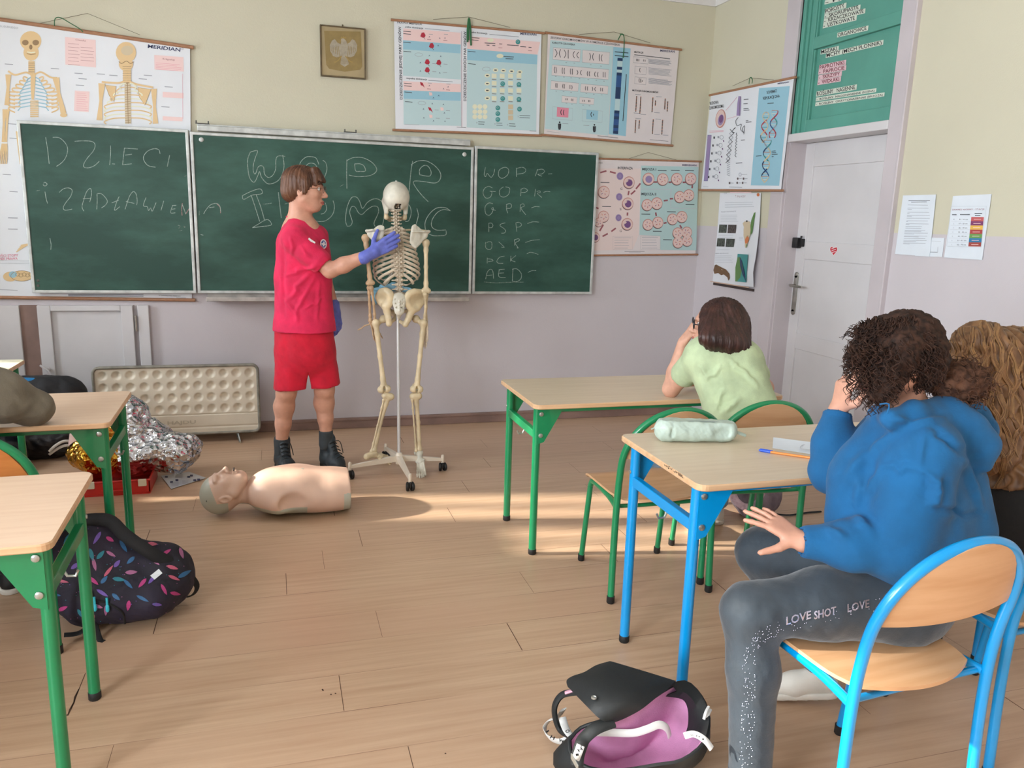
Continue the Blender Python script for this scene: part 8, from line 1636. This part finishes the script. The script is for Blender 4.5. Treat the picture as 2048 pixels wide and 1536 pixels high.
pn = empty('ballpoint_pen', FZ(1570, 907, hz), 'orange ballpoint pen with blue cap on the blue-legged desk', 'pen'); p0, p1, p2, p3 = FZ(1518, 900, hz+.0045), FZ(1541, 904, hz+.0045), FZ(1618, 915, hz+.0045), FZ(1626, 917, hz+.0045)
MB().tube([p0, p0.lerp(p1, 0.15), p1], [0.0028, 0.0046, 0.0046], 10).obj('cap', mat('pen_cap_blue', (50, 90, 200), 0.3), pn, True); MB().tube([p1, p2, p2.lerp(p3, 0.5), p3], [0.0038, 0.0038, 0.0030, 0.0010], 10).obj('barrel', mat('pen_orange', (240, 140, 60), 0.35), pn, True); MB().tube([p0.lerp(p1, 0.1)+Vector((0, 0, 0.005)), p1.lerp(p2, 0.05)+Vector((0, 0, 0.0055))], 0.0012, 6).obj('clip', mat('pen_cap_blue'), pn)
q = [FZ(1546, 880, hz), FZ(1640, 892, hz), FZ(1640, 912, hz), FZ(1545, 897, hz)]; sp = empty('paper_strip', q[3], 'strip of white paper with a faint curve drawn on it beside the pen', 'paper'); P = [[q[0].lerp(q[1], j/8).lerp(q[3].lerp(q[2], j/8), i/4)+Vector((0, 0, 0.0015+0.008*(1-i/4)**2)) for j in range(9)] for i in range(5)]; V, F = solid_grid(P, 0.0006); mesh_obj('sheet', V, F, mat('office_paper'), sp, True, auto=30)
S = Sheet(lambda x, y: FZ(x, y, hz+0.006), (0, 0, 1), (0, 0, 1), 0.0004); S.line(PT['lgrey'], [(1618, 888), (1606, 890), (1600, 895), (1606, 899), (1620, 900)], 1.0, True); S.obj('pencil_line', sp)
# pale blue face mask hanging at the far left leg of the blue desk
s = Sdf(); s.chain([PY(1292, 912, 2.47), PY(1300, 926, 2.46), PY(1318, 930, 2.45)], [0.014, 0.016, 0.012], 0.01, ax=(0, 1, 0), sq=0.4); mk = empty('face_mask', PY(1300, 935, 2.47), 'pale blue disposable face mask hanging beside the blue desk leg', 'mask'); sdf_obj('mask_cloth', s, 0.0025, mat('mask_blue', (176, 206, 232), 0.8), mk, disp=lambda P, N: 0.001*np.sin(P[:, 2]*600)); strap('ear_loop', [PY(1294, 914, 2.46), PY(1288, 900, 2.46), PY(1284, 890, 2.45)], 0.002, mat('loop_white', (230, 232, 236), 0.7), mk, 0.002)
# --- rucksack under the girl's chair, strap trailing on the floor
rb = empty('rucksack', (2.36, 3.4, 0), 'grey and dusty pink rucksack lying on the floor beyond the blue desk', 'backpack'); s = Sdf(); s.ell((2.37, 3.42, 0.10), (0.13, 0.13, 0.12), 0.03); s.ell((2.33, 3.36, 0.08), (0.09, 0.10, 0.09), 0.03); s.cut((0, 0, 0.002), (0, 0, -1)); sdf_obj('bag_body', s, 0.006, mat('rucksack_grey', (142, 128, 138), 0.8, rgb2=(96, 86, 96), scale=9), rb, disp=folds(0.006, 20)); strap('pink_band', [PY(1462, 975, 3.22), PY(1472, 1000, 3.20), PY(1490, 1014, 3.19), PY(1512, 1008, 3.19), PY(1526, 985, 3.22)], 0.035, mat('band_pink', (214, 186, 196), 0.8, rgb2=(180, 150, 160), scale=60), rb, 0.006, (0, -1, 0)); strap('trailing_strap', [FZ(1550, 1028, 0.006), FZ(1580, 1030, 0.006), FZ(1615, 1025, 0.006), FZ(1642, 1023, 0.006)], 0.016, M_web, rb, 0.003)
# --- bags at the back left
sb = empty('sports_bag', (-1.5, 5.1, 0), 'shiny black sports bag with white stripes on the floor under the left desk', 'bag'); s = Sdf(); s.cone((-1.80, 5.12, 0.13), (-1.23, 5.12, 0.13), 0.13, 0.13, 0.05); s.cone((-1.52, 5.02, 0.12), (-1.44, 4.90, 0.09), 0.11, 0.08, 0.04); s.cut((0, 0, 0.003), (0, 0, -1)); so = sdf_obj('bag_body', s, 0.008, mat('gloss_black_nylon', (22, 24, 30), 0.28, var=0.1, bump=0.2, bscale=30), sb, disp=folds(0.010, 12))
bvs = BVHTree.FromPolygons([v.co+ORG[so.name] for v in so.data.vertices], [tuple(p.vertices) for p in so.data.polygons]); mb = MB()
for pts in ([(98, 902), (112, 890), (128, 882), (142, 882)], [(98, 908), (116, 896), (132, 890), (150, 892)], [(70, 928), (80, 925), (90, 924)], [(72, 936), (80, 934), (88, 932)]):
    c_ = [cast(bvs, x, y, 0.004) for x, y in catmull(pts, 5)]; c_ = [p for p in c_ if p is not None]
    if len(c_) > 2: mb.tube(c_, 0.008, 6, flat=(1, 0.4), up=(0, -1, 0))
if mb.V: mb.obj('white_stripe', mat('stripe_white', (220, 216, 206), 0.7), so, True)
bb_ = empty('shoulder_bag', (-1.29, 5.08, 0.26), 'black bag with bright blue top edge piled on the sports bag behind the left desk', 'bag'); s = Sdf(); s.cone((-1.40, 5.08, 0.375), (-1.19, 5.08, 0.37), 0.125, 0.12, 0.05, ax=(0, 1, 0), sq=0.9); s.cone((-1.48, 5.08, 0.37), (-1.30, 5.08, 0.37), 0.10, 0.12, 0.04); s.cut((0, 0, 0.262), (0, 0, -1)); sdf_obj('bag_body', s, 0.007, mat('bag_black', (26, 26, 30), 0.7, bump=0.1), bb_, disp=folds(0.006, 14)); s = Sdf(); s.chain([(-1.56, 5.02, 0.465), (-1.44, 5.02, 0.475), (-1.28, 5.04, 0.480)], [0.028, 0.030, 0.012], 0.02); sdf_obj('blue_trim', s, 0.005, mat('bag_blue', (20, 120, 180), 0.6), bb_)
s = Sdf(); s.ell((-1.045, 4.80, 0.24), (0.055, 0.06, 0.07), 0.02); s.ell((-1.06, 4.81, 0.14), (0.07, 0.07, 0.13), 0.04); s.cut((0, 0, 0.002), (0, 0, -1)); tag(sdf_obj('infant_manikin', s, 0.005, mat('pale_pink_vinyl', (230, 196, 184), 0.4), None), 'smooth pale pink doll-like shape behind the gold foil', 'manikin')
# --- marks and scuffs on the floor: a torn seam by the left desk, dark specks
mb = MB(); S = Sheet(lambda x, y: FZ(x, y, 0.0), (0, 0, 1), (0, 0, 1), 0.0004); M_sc = mat('scuff_dark', (70, 48, 36), 0.8)
S.line(M_sc, [(158, 1378), (150, 1395), (148, 1405), (140, 1420), (136, 1430), (126, 1432)], [2, 4, 3, 4, 3, 2]); 
for x, y in ((645, 1379), (662, 1389), (671, 1387), (646, 1381), (891, 1507), (1480, 967)): S.ell(M_sc, (x, y), 1.8, 1.2)
tag(S.obj('floor_scuffs', None), kind='structure')
# ================= groups of like things =================
GR = {'school_desk': 'school desks', 'school_chair': 'school chairs', 'word_strip': 'word strips on the teal panel', 'ribbon': 'cords and ribbons over the chart rods', 'paper_notice': 'white papers beside the door', 'foil_blanket': 'rescue foils in the red case', 'person': 'people in the classroom'}
for o in C.objects:
    if o.parent is None and 'category' in o:
        b_ = o.name.split('.')[0]
        if b_ in GR: o['group'] = GR[b_]
        elif o['category'] == 'poster': o['group'] = 'wall charts'
